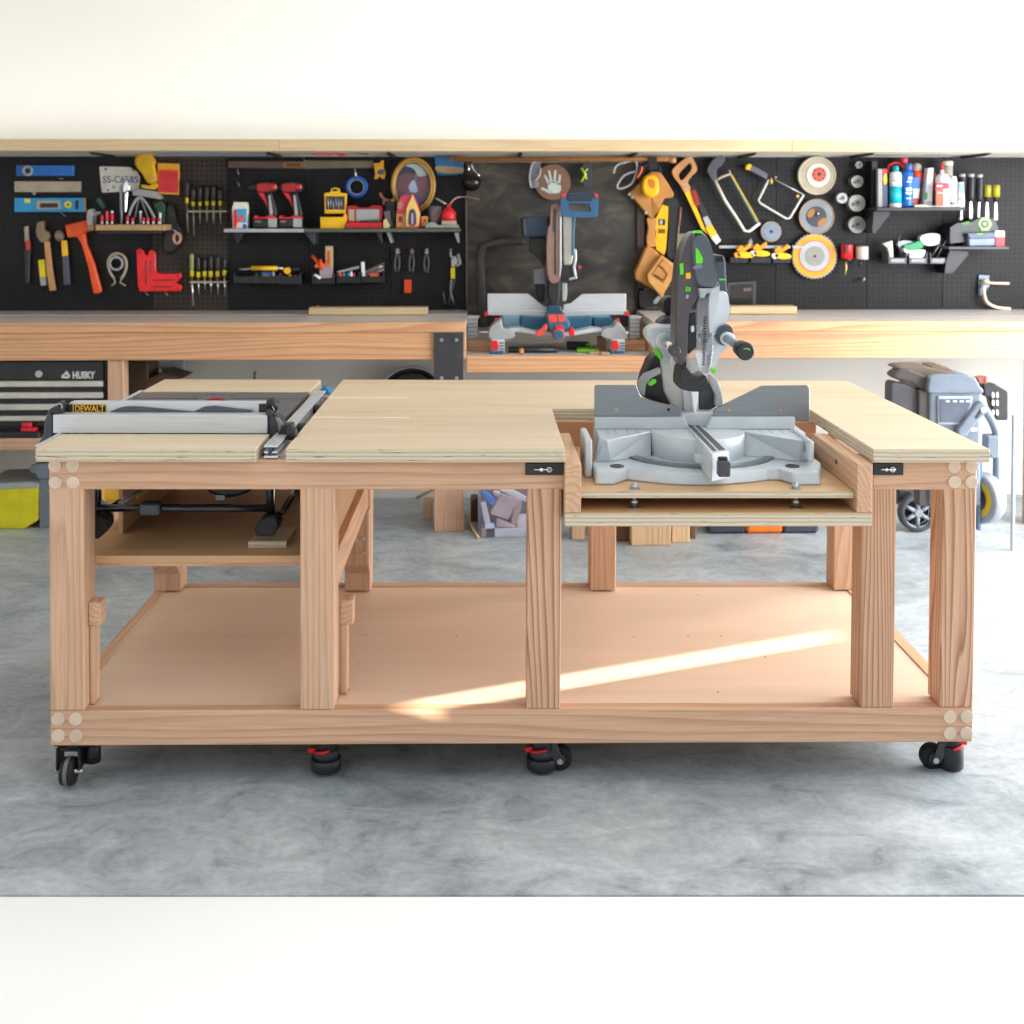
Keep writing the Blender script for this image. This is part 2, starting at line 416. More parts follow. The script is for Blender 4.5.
def darkply():
    m, nt, b = base_mat('smoky_black_plywood')
    v = noise(nt, objco(nt, (.8, 1, 2.2)), 3.2, 5, .55, 1.2)
    nt.links.new(ramp(nt, v, [(.3, lin('#1f1e1d')), (.5, lin('#37342f')), (.66, lin('#5a5044')), (.8, lin('#2b2a28'))]), b.inputs['Base Color'])
    b.inputs['Roughness'].default_value = .6; return m
a, b_ = at(466, 240, YP-.01).x, at(645, 240, YP-.01).x
m = MB(); m.box((a+.002, YP-.012, .90), (b_-.002, YW-.002, ztop-.03), darkply(), .002)
m.box((b_-.045, YP-.03, .985), (b_-.004, YP-.012, ztop-.03), plain('dark_brown_strip', '#3a2820', .6), .002)
tag(m.build('backing_panel'), 'smoky black plywood backing panel behind the far mitre saw', 'panel')
# upper shelf with pine front edge
YS = 2.55
zs = at(512, 151.2, YS).z; zf = at(512, 139.5, YS).z
t = thing('wall_shelf', (0, YW, zs), 'long overhead shelf with pale pine front edge above the pegboards', 'shelf')
m = MB(); m.box((XA+.01, YS+.02, zs+.004), (XB-.01, YW, zs+.022), paint('shelf_underside', '#cfc8ba')); m.build('board', t)
cuts = [-80, 279, 792, 1100]
for c0, c1 in zip(cuts, cuts[1:]):
    x0, x1 = at(c0, 145, YS).x, at(c1, 145, YS).x
    m = MB(); m.box((max(x0, XA+.01)+.0008, YS, zs), (min(x1, XB-.01)-.0008, YS+.02, zf), pine, .001); m.build('front_edge', t)
for px in (97, 272, 390, 520, 634, 751, 867, 982):
    x = at(px, 154, YW-.25).x
    m = MB(); m.poly([(YW-.35, zs+.004), (YW, zs+.004), (YW, zs-.012), (YW-.30, zs-.008)], 'X', x-.008, x+.008, BLK); m.build('bracket', t)
# stuff kept under the overhead shelf
def wallmesh(name, mb, label, cat, group=None): return tag(mb.build(name), label, cat, group)
m = MB(); Y = YP-.28; m.ol([(155, 151.5), (265, 151.5), (268, 156.5), (157, 156.5)], Y, .05, STEEL, .002)
wallmesh('straightedge', m, 'long grey metal straightedge tucked below the overhead shelf', 'straightedge')
m = MB(); Y = YP-.20; m.ol([(312, 150), (346, 150), (345, 155.5), (338, 155.5), (334, 152.5), (331, 155), (312, 154.5)], Y, .03, RED, .003)
m.tube([at(345, 151.5, Y+.015), at(368, 153.5, Y+.015)], .006, BLK)
wallmesh('caulking_gun', m, 'red tool with black rod tucked below the overhead shelf', 'caulking gun')
# ================================================================ the counters along the wall
YC = 2.45
zc = at(512, 321.7, YC).z; ze = at(512, 331.6, YC).z; zb = at(512, 359, YC).z
xl = at(466, 325, YC).x; xr = at(653, 325, YC).x
zcnt = zc
def counter(x0, x1, label):
    t = thing('counter_bench', ((x0+x1)/2, YW, 0), label, 'workbench')
    m = MB(); m.box((x0, YC, ze+.012), (x1, YW-.002, zc-.001), counterT); m.build('worktop', t)
    m = MB(); m.box((x0, YC-.018, ze), (x1, YC, zc), orangeX, .001); m.build('edge_board', t)
    m = MB(); m.box((x0, YC-.012, zb), (x1, YC+.026, ze), orangeX, .003); m.build('front_beam', t)
    return t
ct = counter(XA+.02, xl, 'left wall counter with fir beam, dark steel corner plate and grey top')
m = MB(); m.box((XA+.02, YW-.26, zc-.001), (xl, YW-.005, zc+.0015), plain('grey_strip', '#b3aca5', .5)); m.build('back_strip', ct)
cr = counter(xr, XB-.02, 'right wall counter with pale fir beam and grey top')
m = MB(); m.box((xr, YC+.03, zb), (xr+.038, YW-.005, ze), firY, .002); m.build('side_board', cr)
# left counter: corner plate, posts, lower ledge
x0, x1 = at(433.8, 350, YC-.02).x, at(463.5, 350, YC-.02).x
m = MB(); m.box((x0, YC-.026, at(450, 379, YC).z-.05), (x1, YC-.018, at(450, 331.8, YC).z), CONB, .001); pl = m.build('corner_plate', ct)
for bx in (441.5, 456.5):
    for by in (340, 378):
        p = at(bx, by, YC-.026); m = MB(); m.cyl(p, p+Vector((0, -.006, 0)), .009, ZINC, .007, 12); m.build('bolt', pl)
m = MB(); m.box((x0+.0, YC-.018, 0), (x1, YC+.08, zb+.002), firZ, .003); m.build('post', ct)
for pa, pb in ((107.5, 123.5),):
    m = MB(); m.box((at(pa, 380, YC).x, YC+.0, 0), (at(pb, 380, YC).x, YC+.08, zb), firZ, .003); m.build('post', ct)
zl = at(30, 438, YC-.02).z
m = MB(); m.box((XA+.02, YC-.03, zl-.055), (at(112, 440, YC).x, YC+.01, zl), firX, .003); m.box((XA+.02, YC+.01, zl-.02), (at(112, 440, YC).x, YW-.01, zl), mdf); m.build('lower_ledge', ct)
# right counter: legs
for pa, pb in ((1035, 1060),):
    m = MB(); m.box((at(pa, 380, YC).x, YC+.03, 0), (at(pb, 380, YC).x, YC+.12, zb), firZ, .003); m.build('post', cr)
m = MB(); m.box((xr+.04, YC+.03, 0), (xr+.13, YC+.12, zb), firZ, .003); m.build('post', cr)
# recessed saw station between the counters
YM = 2.45
zm = at(550, 356, YM).z; zmb = at(550, 372, YM).z
t = thing('saw_station', ((xl+xr)/2, YW, 0), 'lower fir saw station between the two wall counters', 'workbench')
m = MB(); m.box((xl+.002, YM+.02, zmb+.03), (xr-.002, YW-.025, zm-.001), counterT); m.build('worktop', t)
m = MB(); m.box((xl+.002, YM-.012, zmb), (xr-.002, YM+.02, zm), orangeX, .003); m.build('front_beam', t)
m = MB(); x0, x1 = at(466, 350, YM+.2).x, at(492, 350, YM+.2).x
m.box((xl+.004, YM+.2, zm), (x1, YM+.24, zm+.05), orangeX, .003); m.build('side_block', t)
m = MB(); m.box((at(625, 350, YM+.2).x, YM+.2, zm), (xr-.004, YM+.24, zm+.05), orangeX, .003); m.build('side_block', t)
x0, x1 = at(433, 510, YM+.0).x, at(466, 510, YM).x
# boards lying on the counters
def lying(p0, p1, py0, py1, Y, name, label):
    a = at(p0, py1, Y); b = at(p1, py1, Y)
    m = MB(); m.box((a.x, Y, zc+.002), (b.x, Y+.09, zc+.002+(py1-py0)*sc(Y)), pine, .002)
    return tag(m.build(name), label, 'board', None)
lying(308.6, 427.3, 310.3, 317.2, 2.80, 'wooden_board', 'pale pine board lying along the back of the left counter')
lying(730, 797, 309.3, 316.8, 2.80, 'wooden_board', 'pale pine board lying on the right counter beside the main saw')

# the bench stands on slightly unlevel casters: its own frame leans a third of a degree to the right
TILT = math.radians(.33); PIV = Vector((.07, 0, .45))
_at, _atz = at, atz
def at(px, py, Y):
    v = _at(px, py, Y); k = math.tan(TILT); return Vector((v.x-(v.z-PIV.z)*k, v.y, v.z+(v.x-PIV.x)*k))
def atz(px, py, z):
    v = _atz(px, py, z)
    for _ in range(4): v = _atz(px, py, z-(v.x-PIV.x)*math.tan(TILT))
    v.x -= (z-PIV.z)*math.tan(TILT); v.z = z; return v
N0 = len(bpy.data.objects); BEFORE = set(o.name for o in bpy.data.objects)
# ================================================================ main workbench
XL, XR = at(48.8, 470, 0).x, at(977.2, 470, 0).x
ZT = (at(36, 462.1, -.035).z+at(990, 462.4, -.035).z)/2            # underside of the top slabs
ZR = (at(100, 489.6, 0).z+at(930, 489.8, 0).z)/2         # underside of the upper rail
ZB = (at(55, 710.2, 0).z+at(970, 708.6, 0).z)/2; ZBB = (at(55, 745.2, 0).z+at(970, 742.8, 0).z)/2
Zt = (at(36, 447.7, -.035).z+at(990, 449.4, -.035).z)/2
D0, D1 = 0.0, 1.045
def X0(px, py=600, Y=0): return at(px, py, Y).x
wb = thing('workbench', ((XL+XR)/2, .5, ZBB), 'large fir workbench on casters with pale plywood top and lower shelf', 'workbench')
P4 = .089
def part(name, mb, parent=wb, label=None):
    o = mb.build(name, parent)
    if label: o['label'] = label
    return o
posts = [(XL, .0), (X0(300), 0), (X0(527, 600), 0), (X0(861.7), 0), (XR-P4, 0)]
for i, (x, y) in enumerate(posts):
    m = MB(); m.box((x, y+.001, ZB), (x+P4, y+P4, ZT if i in (0, 1, 4) else ZR+.078), firZ2 if i > 1 else firZ, .003)
    part('leg', m)
for px in (154, 344.5, 590, 833.5):
    x = at(px, 580, .955).x
    m = MB(); m.box((x, .955, ZB), (x+P4, D1, ZT), firZ, .003); part('leg', m)
# upper rails
xb0, xb1 = X0(565, 480), X0(872.5, 480)
m = MB(); m.box((XL, 0, ZR), (xb0-.002, .04, ZT), firX, .003); part('upper_rail', m)
m = MB(); m.box((xb1+.001, 0, ZR), (XR, .04, ZT), firX, .003); part('upper_rail', m)
m = MB(); m.box((XL, D1-.04, ZR), (XR, D1, ZT), firX, .003); part('upper_rail', m)
for x in (XL, XR-.04):
    m = MB(); m.box((x, .04, ZR), (x+.04, D1-.04, ZT), firY, .003); part('upper_side_rail', m)
# lower frame
m = MB(); m.box((XL, 0, ZBB), (XR, .04, ZB), firX, .003); part('lower_rail', m)
m = MB(); m.box((XL, D1-.04, ZBB), (XR, D1, ZB), firX, .003); part('lower_rail', m)
for x in (XL, XR-.04):
    m = MB(); m.box((x, .041, ZBB), (x+.04, D1-.041, ZB), firY, .003); part('lower_side_rail', m)
def shelfmat():
    return plyS
m = MB(); m.box((XL+.041, .041, ZB-.022), (XR-.041, D1-.041, ZB-.004), plyS); sh = part('lower_shelf', m)
for px, py in ((358, 664), (349, 690), (366, 635), (457, 636), (522, 691), (698, 595), (688, 636), (721, 636), (634, 637), (718, 692), (765, 657), (800, 600)):
    p = atz(px, py, ZB-.004); q = MB(); q.cyl(p, p+Vector((0, 0, .0006)), .0028, BRN, seg=8); q.build('screw_head', sh)
# round plugs on the corners
for px, py in ((55.2, 465.7), (73, 465.7), (55.7, 482.3), (73.3, 482.3), (58.3, 719), (75.8, 719), (58.3, 735.8), (76, 735.8),
               (949.4, 716.7), (966.4, 716.4), (949.4, 733), (966, 733), (953.8, 465.6), (971.2, 465.6), (954.2, 481.7), (971.2, 481.9)):
    p = at(px, py, 0); p.y = .0
    if p.z+.017 > ZT-.0005: p.z = ZT-.0175
    m = MB(); m.cyl(p+Vector((0, .004, 0)), p+Vector((0, -.004, 0)), .017, PLUG, seg=28, bev=.001); part('plug', m, label='pale round wooden plug')
# top slabs
def YD(py, px=486): return atz(px, py, Zt).y
yfr = -.035; ybk = YD(380.2, 590)
def xs(px, py): return atz(px, py, Zt).x
cL, cR, rL, rR = [at(px, py, yfr).x for px, py in ((285.7, 448), (565, 448.5), (873.5, 449.5), (990.3, 450))]
ybay = YD(408.5, 570)
m = MB()
m.poly([(cL, yfr), (cR, yfr), (cR, ybay), (rL, ybay), (rL, yfr), (rR, yfr), (rR, ybk), (cL, ybk)], 'Z', ZT, Zt, plyT, .0015, side=plyE)
top = part('tabletop', m)
for py in (398.2, 417.6):
    y = YD(py, 380)
    m = MB(); m.box((cL+.001, y, Zt-.001), (atz(409, py, Zt).x, y+.009, Zt+.0008), plain('pale_inlay', '#f6ecd4')); part('inlay_strip', m)
# left front slab and rear slab round the table saw
sL, sR = at(35.6, 448, yfr).x, at(256, 448, yfr).x; y1 = YD(434, 150)
m = MB(); m.poly([(sL, yfr), (sR, yfr), (sR, y1), (sL, y1)], 'Z', ZT, Zt, plyT, .0015, side=plyE); part('tabletop', m)
yb0 = YD(391.5, 250); sRb = xs(310, 391)
sRb = (sRb+xs(320.5, 380))/2
m = MB(); m.poly([(sL, yb0), (sRb, yb0), (sRb, ybk), (sL, ybk)], 'Z', ZT, Zt, plyT, .0015, side=plyE); part('tabletop', m)
# saw bay shelf on cleats
zs1 = at(200, 555.5, .095).z
bxr = X0(300)+.012
m = MB(); m.box((XL+.042, .093, zs1-.020), (bxr+.03, .953, zs1), mdf, .001); part('saw_shelf', m)
m = MB(); m.box((XL+.09, .11, zs1-.034), (bxr+.02, .15, zs1-.0205), firX, .002); part('shelf_cleat', m)
m = MB(); m.box((XL+.005, .093, zs1-.075), (XL+.04, .953, zs1-.0205), firY, .002); part('shelf_cleat', m)
m = MB(); m.box((bxr+.032, .093, zs1-.09), (bxr+.070, .953, zs1-.0), firY, .002); part('shelf_side_rail', m)
m = MB(); m.box((bxr+.032, .093, zs1+.001), (bxr+.048, .953, ZT-.001), mdf, .001); part('side_panel', m)
m = MB(); m.box((XL+.085, .30, zs1+.001), (XL+.098, .953, ZT-.001), mdf, .001); part('side_panel', m)
# small blocks screwed to the posts
for x, z0, z1 in ((XL+P4, at(100, 623, .05).z, at(100, 600, .05).z),):
    m = MB(); m.box((x+.0005, .03, z0), (x+.032, .075, z1), firY, .002); part('brace_block', m)
    m = MB(); m.box((x+.0005, .04, ZB), (x+.012, .088, z0), firZ, .002); part('brace_block', m)
x = X0(335)+.0005
m = MB(); m.box((x, .10, at(341, 625, .1).z), (x+.035, .15, at(341, 600, .1).z), firY, .002); m.box((x, .10, ZB), (x+.02, .14, at(341, 625, .1).z), firZ, .002); part('brace_block', m)
for px, pw, z0, z1 in ((153, 181, 568, 590),):
    a = at(px, z1, .93); b = at(pw, z0, .93)
# rear leg braces with bolts
for px, zt in ((344.5, 545), (154, 548)):
    x = at(px, 580, .955).x
    m = MB(); zz = at(px, zt, .93).z
    m.poly([(.915, ZB+.10), (.955, ZB+.06), (.955, zz+.12), (.915, zz+.12)], 'X', x+.001, x+P4-.001, firZ, .003); br = part('leg_brace', m)
    for dx, dz in ((.02, .145), (.07, .145), (.045, .19), (.07, .195)):
        p = Vector((x+dx, .915, ZB+dz)); q = MB(); q.cyl(p, p+Vector((0, -.008, 0)), .006, ZINC, seg=6); q.build('bolt', br)
# mitre saw bay
zp0 = at(700, 491.3, -.03).z; zq1 = at(700, 513, -.05).z; zq0 = at(700, 526.4, -.05).z
ypb = ybay-.03
w0, w1 = X0(564.8, 490, -.05), X0(581.2, 490, -.05); w2, w3 = X0(857, 490, -.05), X0(872.4, 490, -.05)
ypan = .41
for k, (a, b) in enumerate(((w0, w1), (w2, w3))):
    m = MB()
    r = .05; prof = [(-.05, zq1+.0005), (ypan, zq1+.0005), (ypan, ZT-.001-r)]
    prof += [(ypan-r+r*math.cos(t), ZT-.001-r+r*math.sin(t)) for t in [math.pi/2*i/6 for i in range(1, 7)]]
    prof += [(-.05, ZT-.001)]
    m.poly(prof, 'X', a, b, firY, .002); o = part('bay_side', m)
p = at(823, 461, .12); 
m = MB(); m.cyl((w2-.0015, .13, .83), (w2+.001, .13, .83), .007, BLK, seg=16); part('bolt_hole', m)
m = MB(); m.box((w0+.001, -.05, zq0), (w3-.001, ypb, zq1), plyM, .001, side=plyE); bs = part('bay_shelf', m)
for px in (602, 689, 759, 827, 858):
    p = atz(px, 508.5, zq1); q = MB(); q.cyl(p, p+Vector((0, 0, .0006)), .004, PLUG, seg=10); q.build('screw_head', bs)
m = MB(); m.box((w1+.001, -.03, zp0-.018), (w2-.001, ypb, zp0), plyM, .001, side=plyE); pf = part('saw_platform', m)
m = MB(); m.box((w1-.06, ypb+.001, zq0), (w2+.06, ypb+.02, ZT-.001), plain('bay_back_fir', '#b98560', .55), .001); part('bay_back', m)
for px in (631, 788.5):
    p = atz(px, 482, zp0); x, y = p.x, .0
    m = MB(); m.cyl((x, y, zq1), (x, y, zp0+.016), .0055, ZINC, seg=12)
    m.cyl((x, y, zp0), (x, y, zp0+.002), .016, ZINC, seg=20); m.cyl((x, y, zp0+.002), (x, y, zp0+.011), .0105, ZINC, seg=6)
    m.cyl((x, y, zq1), (x, y, zq1+.002), .017, ZINC, seg=20); m.cyl((x, y, zq1+.012), (x, y, zq1+.022), .0105, ZINC, seg=6)
    part('levelling_bolt', m)
# black sliding bolts under the top on either side of the bay
for a, b, nb, s_ in ((525.3, 563.8, 3, 1), (873.2, 903.3, 2, 1)):
    p, q = at(a, 475, -.004), at(b, 463.2, -.004)
    m = MB(); m.box((p.x, -.006, p.z), (q.x, -.0003, min(q.z, ZT-.001)), BLK, .001); lt = part('bolt_latch', m)
    mx, mz = (p.x+q.x)/2, (p.z+q.z)/2; w = (q.x-p.x)
    m = MB(); m.cyl((mx-w*.28, -.010, mz), (mx+w*.22, -.010, mz), .0022, CHROME, seg=10)
    ring = [(mx+w*.12+.006*math.cos(t), -.010, mz+.006*math.sin(t)) for t in [2*math.pi*i/14 for i in range(14)]]
    m.tube(ring, .0016, CHROME, closed=True, seg=8); m.box((mx-w*.12, -.012, mz-.004), (mx-w*.05, -.006, mz+.004), CHROME); m.build('pin', lt)
# ---------------------------------------------------------------- casters
def caster(x, y, style):
    z = ZBB
    t = bpy.data.objects.new('caster', None); COL.objects.link(t); t.parent = wb; t.location = Vector((x, y, 0))-world_loc(wb)
    def pb(name, m, lab=None):
        o = m.build(name, t)
        if lab: o['label'] = lab
    m = MB(); m.box((x-.045, y-.04, z-.004), (x+.045, y+.04, z-.0005), BLK, .001); pb('mounting_plate', m)
    if style == 'front':      # wheel seen edge-on, pad behind
        wx = x-.012
        m = MB(); m.cyl((x-.0, y+.01, z-.02), (x-.0, y+.01, z-.004), .034, BLK, seg=24); m.box((wx-.033, y-.03, z-.075), (wx-.026, y+.02, z-.014), BLK, .003); m.box((wx+.024, y-.03, z-.075), (wx+.031, y+.02, z-.014), BLK, .003); m.box((wx-.033, y-.02, z-.028), (wx+.031, y+.02, z-.014), BLK, .003); pb('fork', m)
        m = MB(); r = .036; m.lathe([(r*.55, -.016), (r*.93, -.016), (r, -.010), (r, .010), (r*.93, .016), (r*.55, .016)], (wx-.001, y-.02, r), (1, 0, 0), RUB, 28); pb('wheel', m)
        m = MB(); m.lathe([(r*1.001+.0006, -.005), (r*1.001+.0006, .005)], (wx-.001, y-.02, r), (1, 0, 0), plain('tread_grey', '#6f6a66', .6), 28, cap=False); pb('tread', m)
        m = MB(); m.cyl((wx-.038, y-.02, r), (wx+.036, y-.02, r), .006, ZINC, seg=12); pb('axle', m)
        m = MB(); m.cyl((x+.038, y+.015, .045), (x+.038, y+.015, z-.01), .020, BLK, seg=20); pb('levelling_pad', m)
        m = MB(); m.box((x+.052, y-.012, z-.018), (x+.064, y+.006, z-.005), RED, .002); pb('adjuster', m, 'red adjuster wheel')
    else:
        sx = {'right': -1, 'hidden': -1, 'both': 1}[style]
        px_ = x-sx*.012
        R_ = .034 if style == 'right' else .041; hz = .062 if style == 'right' else .030; m = MB(); m.lathe([(R_-.003, 0), (R_, .004), (R_, hz), (R_-.003, hz+.003)], (px_, y, .010), (0, 0, 1), BLK, 30); m.lathe([(R_*.82, 0), (R_*.86, .02), (R_*.8, .045)], (px_, y, .04), (0, 0, 1), DK, 26); m.cyl((px_, y, .06), (px_, y, z-.004), R_*.85, BLK, seg=24, bev=.002); pb('levelling_pad', m)
        m = MB()
        ring = [(px_+R_*.93*math.cos(a), y+R_*.93*math.sin(a), z-.042+.008*math.cos(a)) for a in ([math.pi*(1.15+.45*i/9) for i in range(10)] if style != 'right' else [math.pi*(1.45+.4*i/9) for i in range(10)])]
        m.tube(ring, .0042, RED, seg=8)
        e = ring[0 if style != 'right' else -1]
        m.box((e[0]-.012, e[1]-.006, e[2]-.002), (e[0]+.010, e[1]+.006, e[2]+.012), RED, .002); pb('adjuster', m, 'red adjuster wheel')
        if style != 'hidden':
            r = .034; cx = x+sx*.036
            m = MB(); m.lathe([(r*.5, -.014), (r*.94, -.014), (r, -.009), (r, .009), (r*.94, .014), (r*.5, .014)], (cx, y+.006, r+.003), (0, 1, 0), RUB, 30); pb('wheel', m)
            m = MB(); m.cyl((cx, y-.016, r+.003), (cx, y-.008, r+.003), r*.45, DK, seg=22, bev=.002); m.cyl((cx, y-.026, r+.003), (cx, y-.016, r+.003), .008, ZINC, seg=6); pb('hub', m)
            m = MB(); m.poly([(cx-.012, r-.006), (cx+.012, r-.006), (px_+.006, z-.006), (px_-.024 if sx > 0 else px_-.03, z-.006)] if sx < 0 else [(cx-.012, r-.006), (cx+.012, r-.006), (px_+.03, z-.006), (px_-.006, z-.006)], 'Y', y-.022, y-.017, DK, .001); pb('fork', m)
caster(X0(76, 760, .04), .045, 'front'); caster(X0(322, 760, .09), .085, 'hidden')
caster(X0(546, 760, .09), .085, 'both'); caster(X0(946, 757, .08), .08, 'right')
for px in (180, 620, 850): caster(at(px, 640, .97).x, .97, 'front')
def loft(s, A, za, B, zb_, m, bev=0.):
    t = bmesh.new()
    a = [t.verts.new((p[0], p[1], za)) for p in A]; b = [t.verts.new((p[0], p[1], zb_)) for p in B]; n = len(a)
    t.faces.new(a); t.faces.new(b[::-1])
    for k in range(n): t.faces.new([a[k], b[k], b[(k+1) % n], a[(k+1) % n]])
    bmesh.ops.recalc_face_normals(t, faces=t.faces[:])
    if bev: bmesh.ops.bevel(t, geom=t.edges[:], offset=bev, segments=2, affect='EDGES', clamp_overlap=True)
    s.put(t, m)
def rounded(s, pp, Y, th, m, r=.01, front=.85, c=None):
    """traced outline with a domed front and back: rings shrink towards the front"""
    P = [at(x, y, Y) for x, y in pp]; cx = sum(p.x for p in P)/len(P); cz = sum(p.z for p in P)/len(P)
    if c: q = at(c[0], c[1], Y); cx, cz = q.x, q.z
    t = bmesh.new(); rings = []
    steps = [(front, 0.0), ((1+front)/2+.03, .12), (1.0, .34), (1.0, .72), ((1+front)/2+.03, .92), (front, 1.0)]
    for k, h in steps:
        rings.append([t.verts.new((cx+(p.x-cx)*k, Y+th*h, cz+(p.z-cz)*k)) for p in P])
    n = len(P); t.faces.new(rings[0]); t.faces.new(rings[-1][::-1])
    for A, B in zip(rings, rings[1:]):
        for k in range(n): t.faces.new([A[k], B[k], B[(k+1) % n], A[(k+1) % n]])
    bmesh.ops.recalc_face_normals(t, faces=t.faces[:])
    n0 = len(s.bm.faces); s.put(t, m, smooth=True)
    s.bm.faces.ensure_lookup_table()
    for f in s.bm.faces[n0:]:
        if len(f.verts) > 4: f.smooth = False
def P3(pts, f): return [f(*p) for p in pts]
def curvepx(pts, sub=5):
    q = smooth_path([Vector((x, y, 0)) for x, y in pts], sub, True); return [(v.x, v.y) for v in q]
# ================================================================ main mitre saw
ZTB = at(700, 429, .33).z                 # table surface
pc = at(697, 440, .03)
ms = thing('mitre_saw', (pc.x, .2, zp0), 'grey mitre saw with green accents standing on the platform of the main workbench', 'mitre saw')
def mp(name, m, label=None, parent=ms):
    o = m.build(name, parent)
    if label: o['label'] = label
    return o
def zpl(pts, z): return [(atz(x, y, z).x, atz(x, y, z).y) for x, y in pts]
zk = zp0+.001
m = MB()
sk = zpl([(591, 473), (595.5, 484.6), (614, 484.6), (620, 482.5), (627, 480), (645, 482.2), (670, 484.6), (697, 485.5), (724, 484.8), (752, 482.5), (769, 480.2), (780, 480.2), (787, 482.5), (795, 485), (820.5, 485), (823, 473), (806, 461), (600, 461)], zk)
top_ = [(x*.985+pc.x*.015, .012+y*.97) for x, y in sk]
loft(m, sk, zk, top_, zp0+.030, CAST, .003)
# wings
loft(m, zpl([(596, 428.6), (651, 428.6), (651, 431.5), (606, 440.5), (600, 438)], ZTB), ZTB, zpl([(592, 448), (651, 448), (651, 456), (610, 461.5), (595, 462)], zp0+.03), zp0+.03, CAST, .002)
loft(m, zpl([(795, 428.6), (742.5, 428.6), (742.5, 431.5), (802, 441), (806, 438)], ZTB), ZTB, zpl([(812, 448), (742.5, 448), (742.5, 456), (800, 461.5), (814, 462)], zp0+.03), zp0+.03, CAST, .002)
m.box((at(597, 440, .3).x, .30, zp0+.001), (at(806, 440, .3).x, .42, ZTB-.004), CAST, .004)
base = mp('base', m)
for a, b in (((585.5, 440), (592, 478)), ((809, 441), (814, 462))):
    p, q = at(*a, .12), at(*b, .12)
    m = MB(); m.box((p.x, .12, min(p.z, q.z)), (q.x, .30, max(p.z, q.z)), CAST, .004)
    m.cyl((p.x-.001, .16, (p.z+q.z)/2), (q.x+.001, .16, (p.z+q.z)/2), .012, MID, seg=16); m.build('side_grip', base)
for x, y in ((617, 466.5), (792.5, 466.5)):
    p = atz(x, y, zp0+.030); m = MB(); m.lathe([(.012, 0), (.019, .001), (.019, .004), (.012, .0045), (.011, .002)], p+Vector((0, 0, -.001)), (0, 0, 1), DK, 20); m.build('bolt_hole', base)
# scale marks on wing tops
for x in (606, 614, 626, 636, 758, 768, 779, 788):
    p, q = atz(x, 429.4, ZTB), atz(x-1 if x < 700 else x+1, 433.5, ZTB); m = MB(); m.box((p.x-.0006, q.y, ZTB-.0002), (p.x+.0006, p.y, ZTB+.0004), DK); m.build('scale_mark', base)
cT = Vector((at(697, 430, .3).x, .30, 0)); R_ = .134
m = MB(); m.lathe([(R_-.004, zp0+.02), (R_, zp0+.024), (R_, ZTB-.002), (R_-.003, ZTB+.001)], (cT.x, cT.y, 0), (0, 0, 1), CAST, 64)
mp('turntable', m)
m = MB(); t = bmesh.new(); A = [math.radians(a) for a in range(200, 342, 3)]; ra, rb = .198, .224; z0, z1 = zp0+.03, zp0+.037
rg = [[t.verts.new((cT.x+r*math.cos(a), cT.y+.02+r*math.sin(a), z)) for (r, z) in ((ra, z0), (ra, z1), (rb, z1), (rb, z0))] for a in A]
t.faces.new(rg[0]); t.faces.new(rg[-1][::-1])
for a, b in zip(rg, rg[1:]):
    for k in range(4): t.faces.new([a[k], b[k], b[(k+1) % 4], a[(k+1) % 4]])
bmesh.ops.recalc_face_normals(t, faces=t.faces[:]); m.put(t, plain('scale_steel', '#83898e', .3, .7)); mp('angle_scale', m)
# detent arm
m = MB(); ap = zpl([(685.5, 427), (702, 427), (729.5, 453.5), (711.5, 457)], ZTB)
loft(m, [(x, y) for x, y in ap], ZTB+.006, ap, zp0+.030, CAST, .002); arm = mp('mitre_arm', m)
m = MB(); loft(m, zpl([(688.5, 427.8), (693, 427.8), (716.5, 453.2), (713.5, 453.8)], ZTB), ZTB+.0075, zpl([(688.5, 427.8), (693, 427.8), (716.5, 453.2), (713.5, 453.8)], ZTB), ZTB+.005, DK)
loft(m, zpl([(695, 427.8), (699.5, 427.8), (725, 452), (719.5, 452.8)], ZTB), ZTB+.0075, zpl([(695, 427.8), (699.5, 427.8), (725, 452), (719.5, 452.8)], ZTB), ZTB+.005, DK); m.build('kerf_insert', arm)
ya = min(y for _, y in ap); p, q = at(718.5, 477.5, ya-.03), at(731, 462, ya-.03)
m = MB(); m.box((p.x, ya-.03, p.z), (q.x, ya+.002, q.z), DK, .005, seg=2); p, q = at(718, 463, ya-.008), at(728, 457, ya-.008); m.box((p.x, ya-.010, p.z), (q.x, ya+.003, q.z), BLK, .003); m.build('lock_lever', arm)
p, q = at(696, 463, .07), at(705, 456, .07); m = MB(); m.box((p.x, .07, p.z), (q.x, .10, q.z), CAST, .002); m.build('pointer', arm)
# fences
Yf = .335
m = MB(); m.ol([(594.6, 417.8), (594.6, 387), (596, 385.3), (636, 385.3), (638, 390), (641, 397.5), (681, 408.5), (681, 417.8)], Yf, .010, STEEL, .001); f1 = mp('fence', m)
m = MB(); m.ol([(594.8, 429), (594.8, 417.4), (684, 417.4), (689, 429)], Yf-.012, .03, CAST, .001); m.build('fence_foot', f1)
m = MB(); m.ol([(713, 417.5), (714, 409.5), (762, 386), (807, 385.4), (809.5, 388), (809.5, 421.5), (794, 421.5), (794, 417.5)], Yf, .010, STEEL, .001); f2 = mp('fence', m)
m = MB(); m.ol([(706, 429), (712, 417.2), (795, 417.2), (795, 429)], Yf-.012, .03, CAST, .001); m.build('fence_foot', f2)
for fx, fy in ((616.5, 409.5), (668.5, 409.5), (729, 410), (780.5, 410)):
    p = at(fx, fy, Yf); m = MB(); m.cyl(p, p+Vector((0, -.0015, 0)), .0048, plain('hole_brass', '#b8936a') if fx != 668.5 else BLK, seg=12); m.build('fence_hole', f1 if fx < 700 else f2)
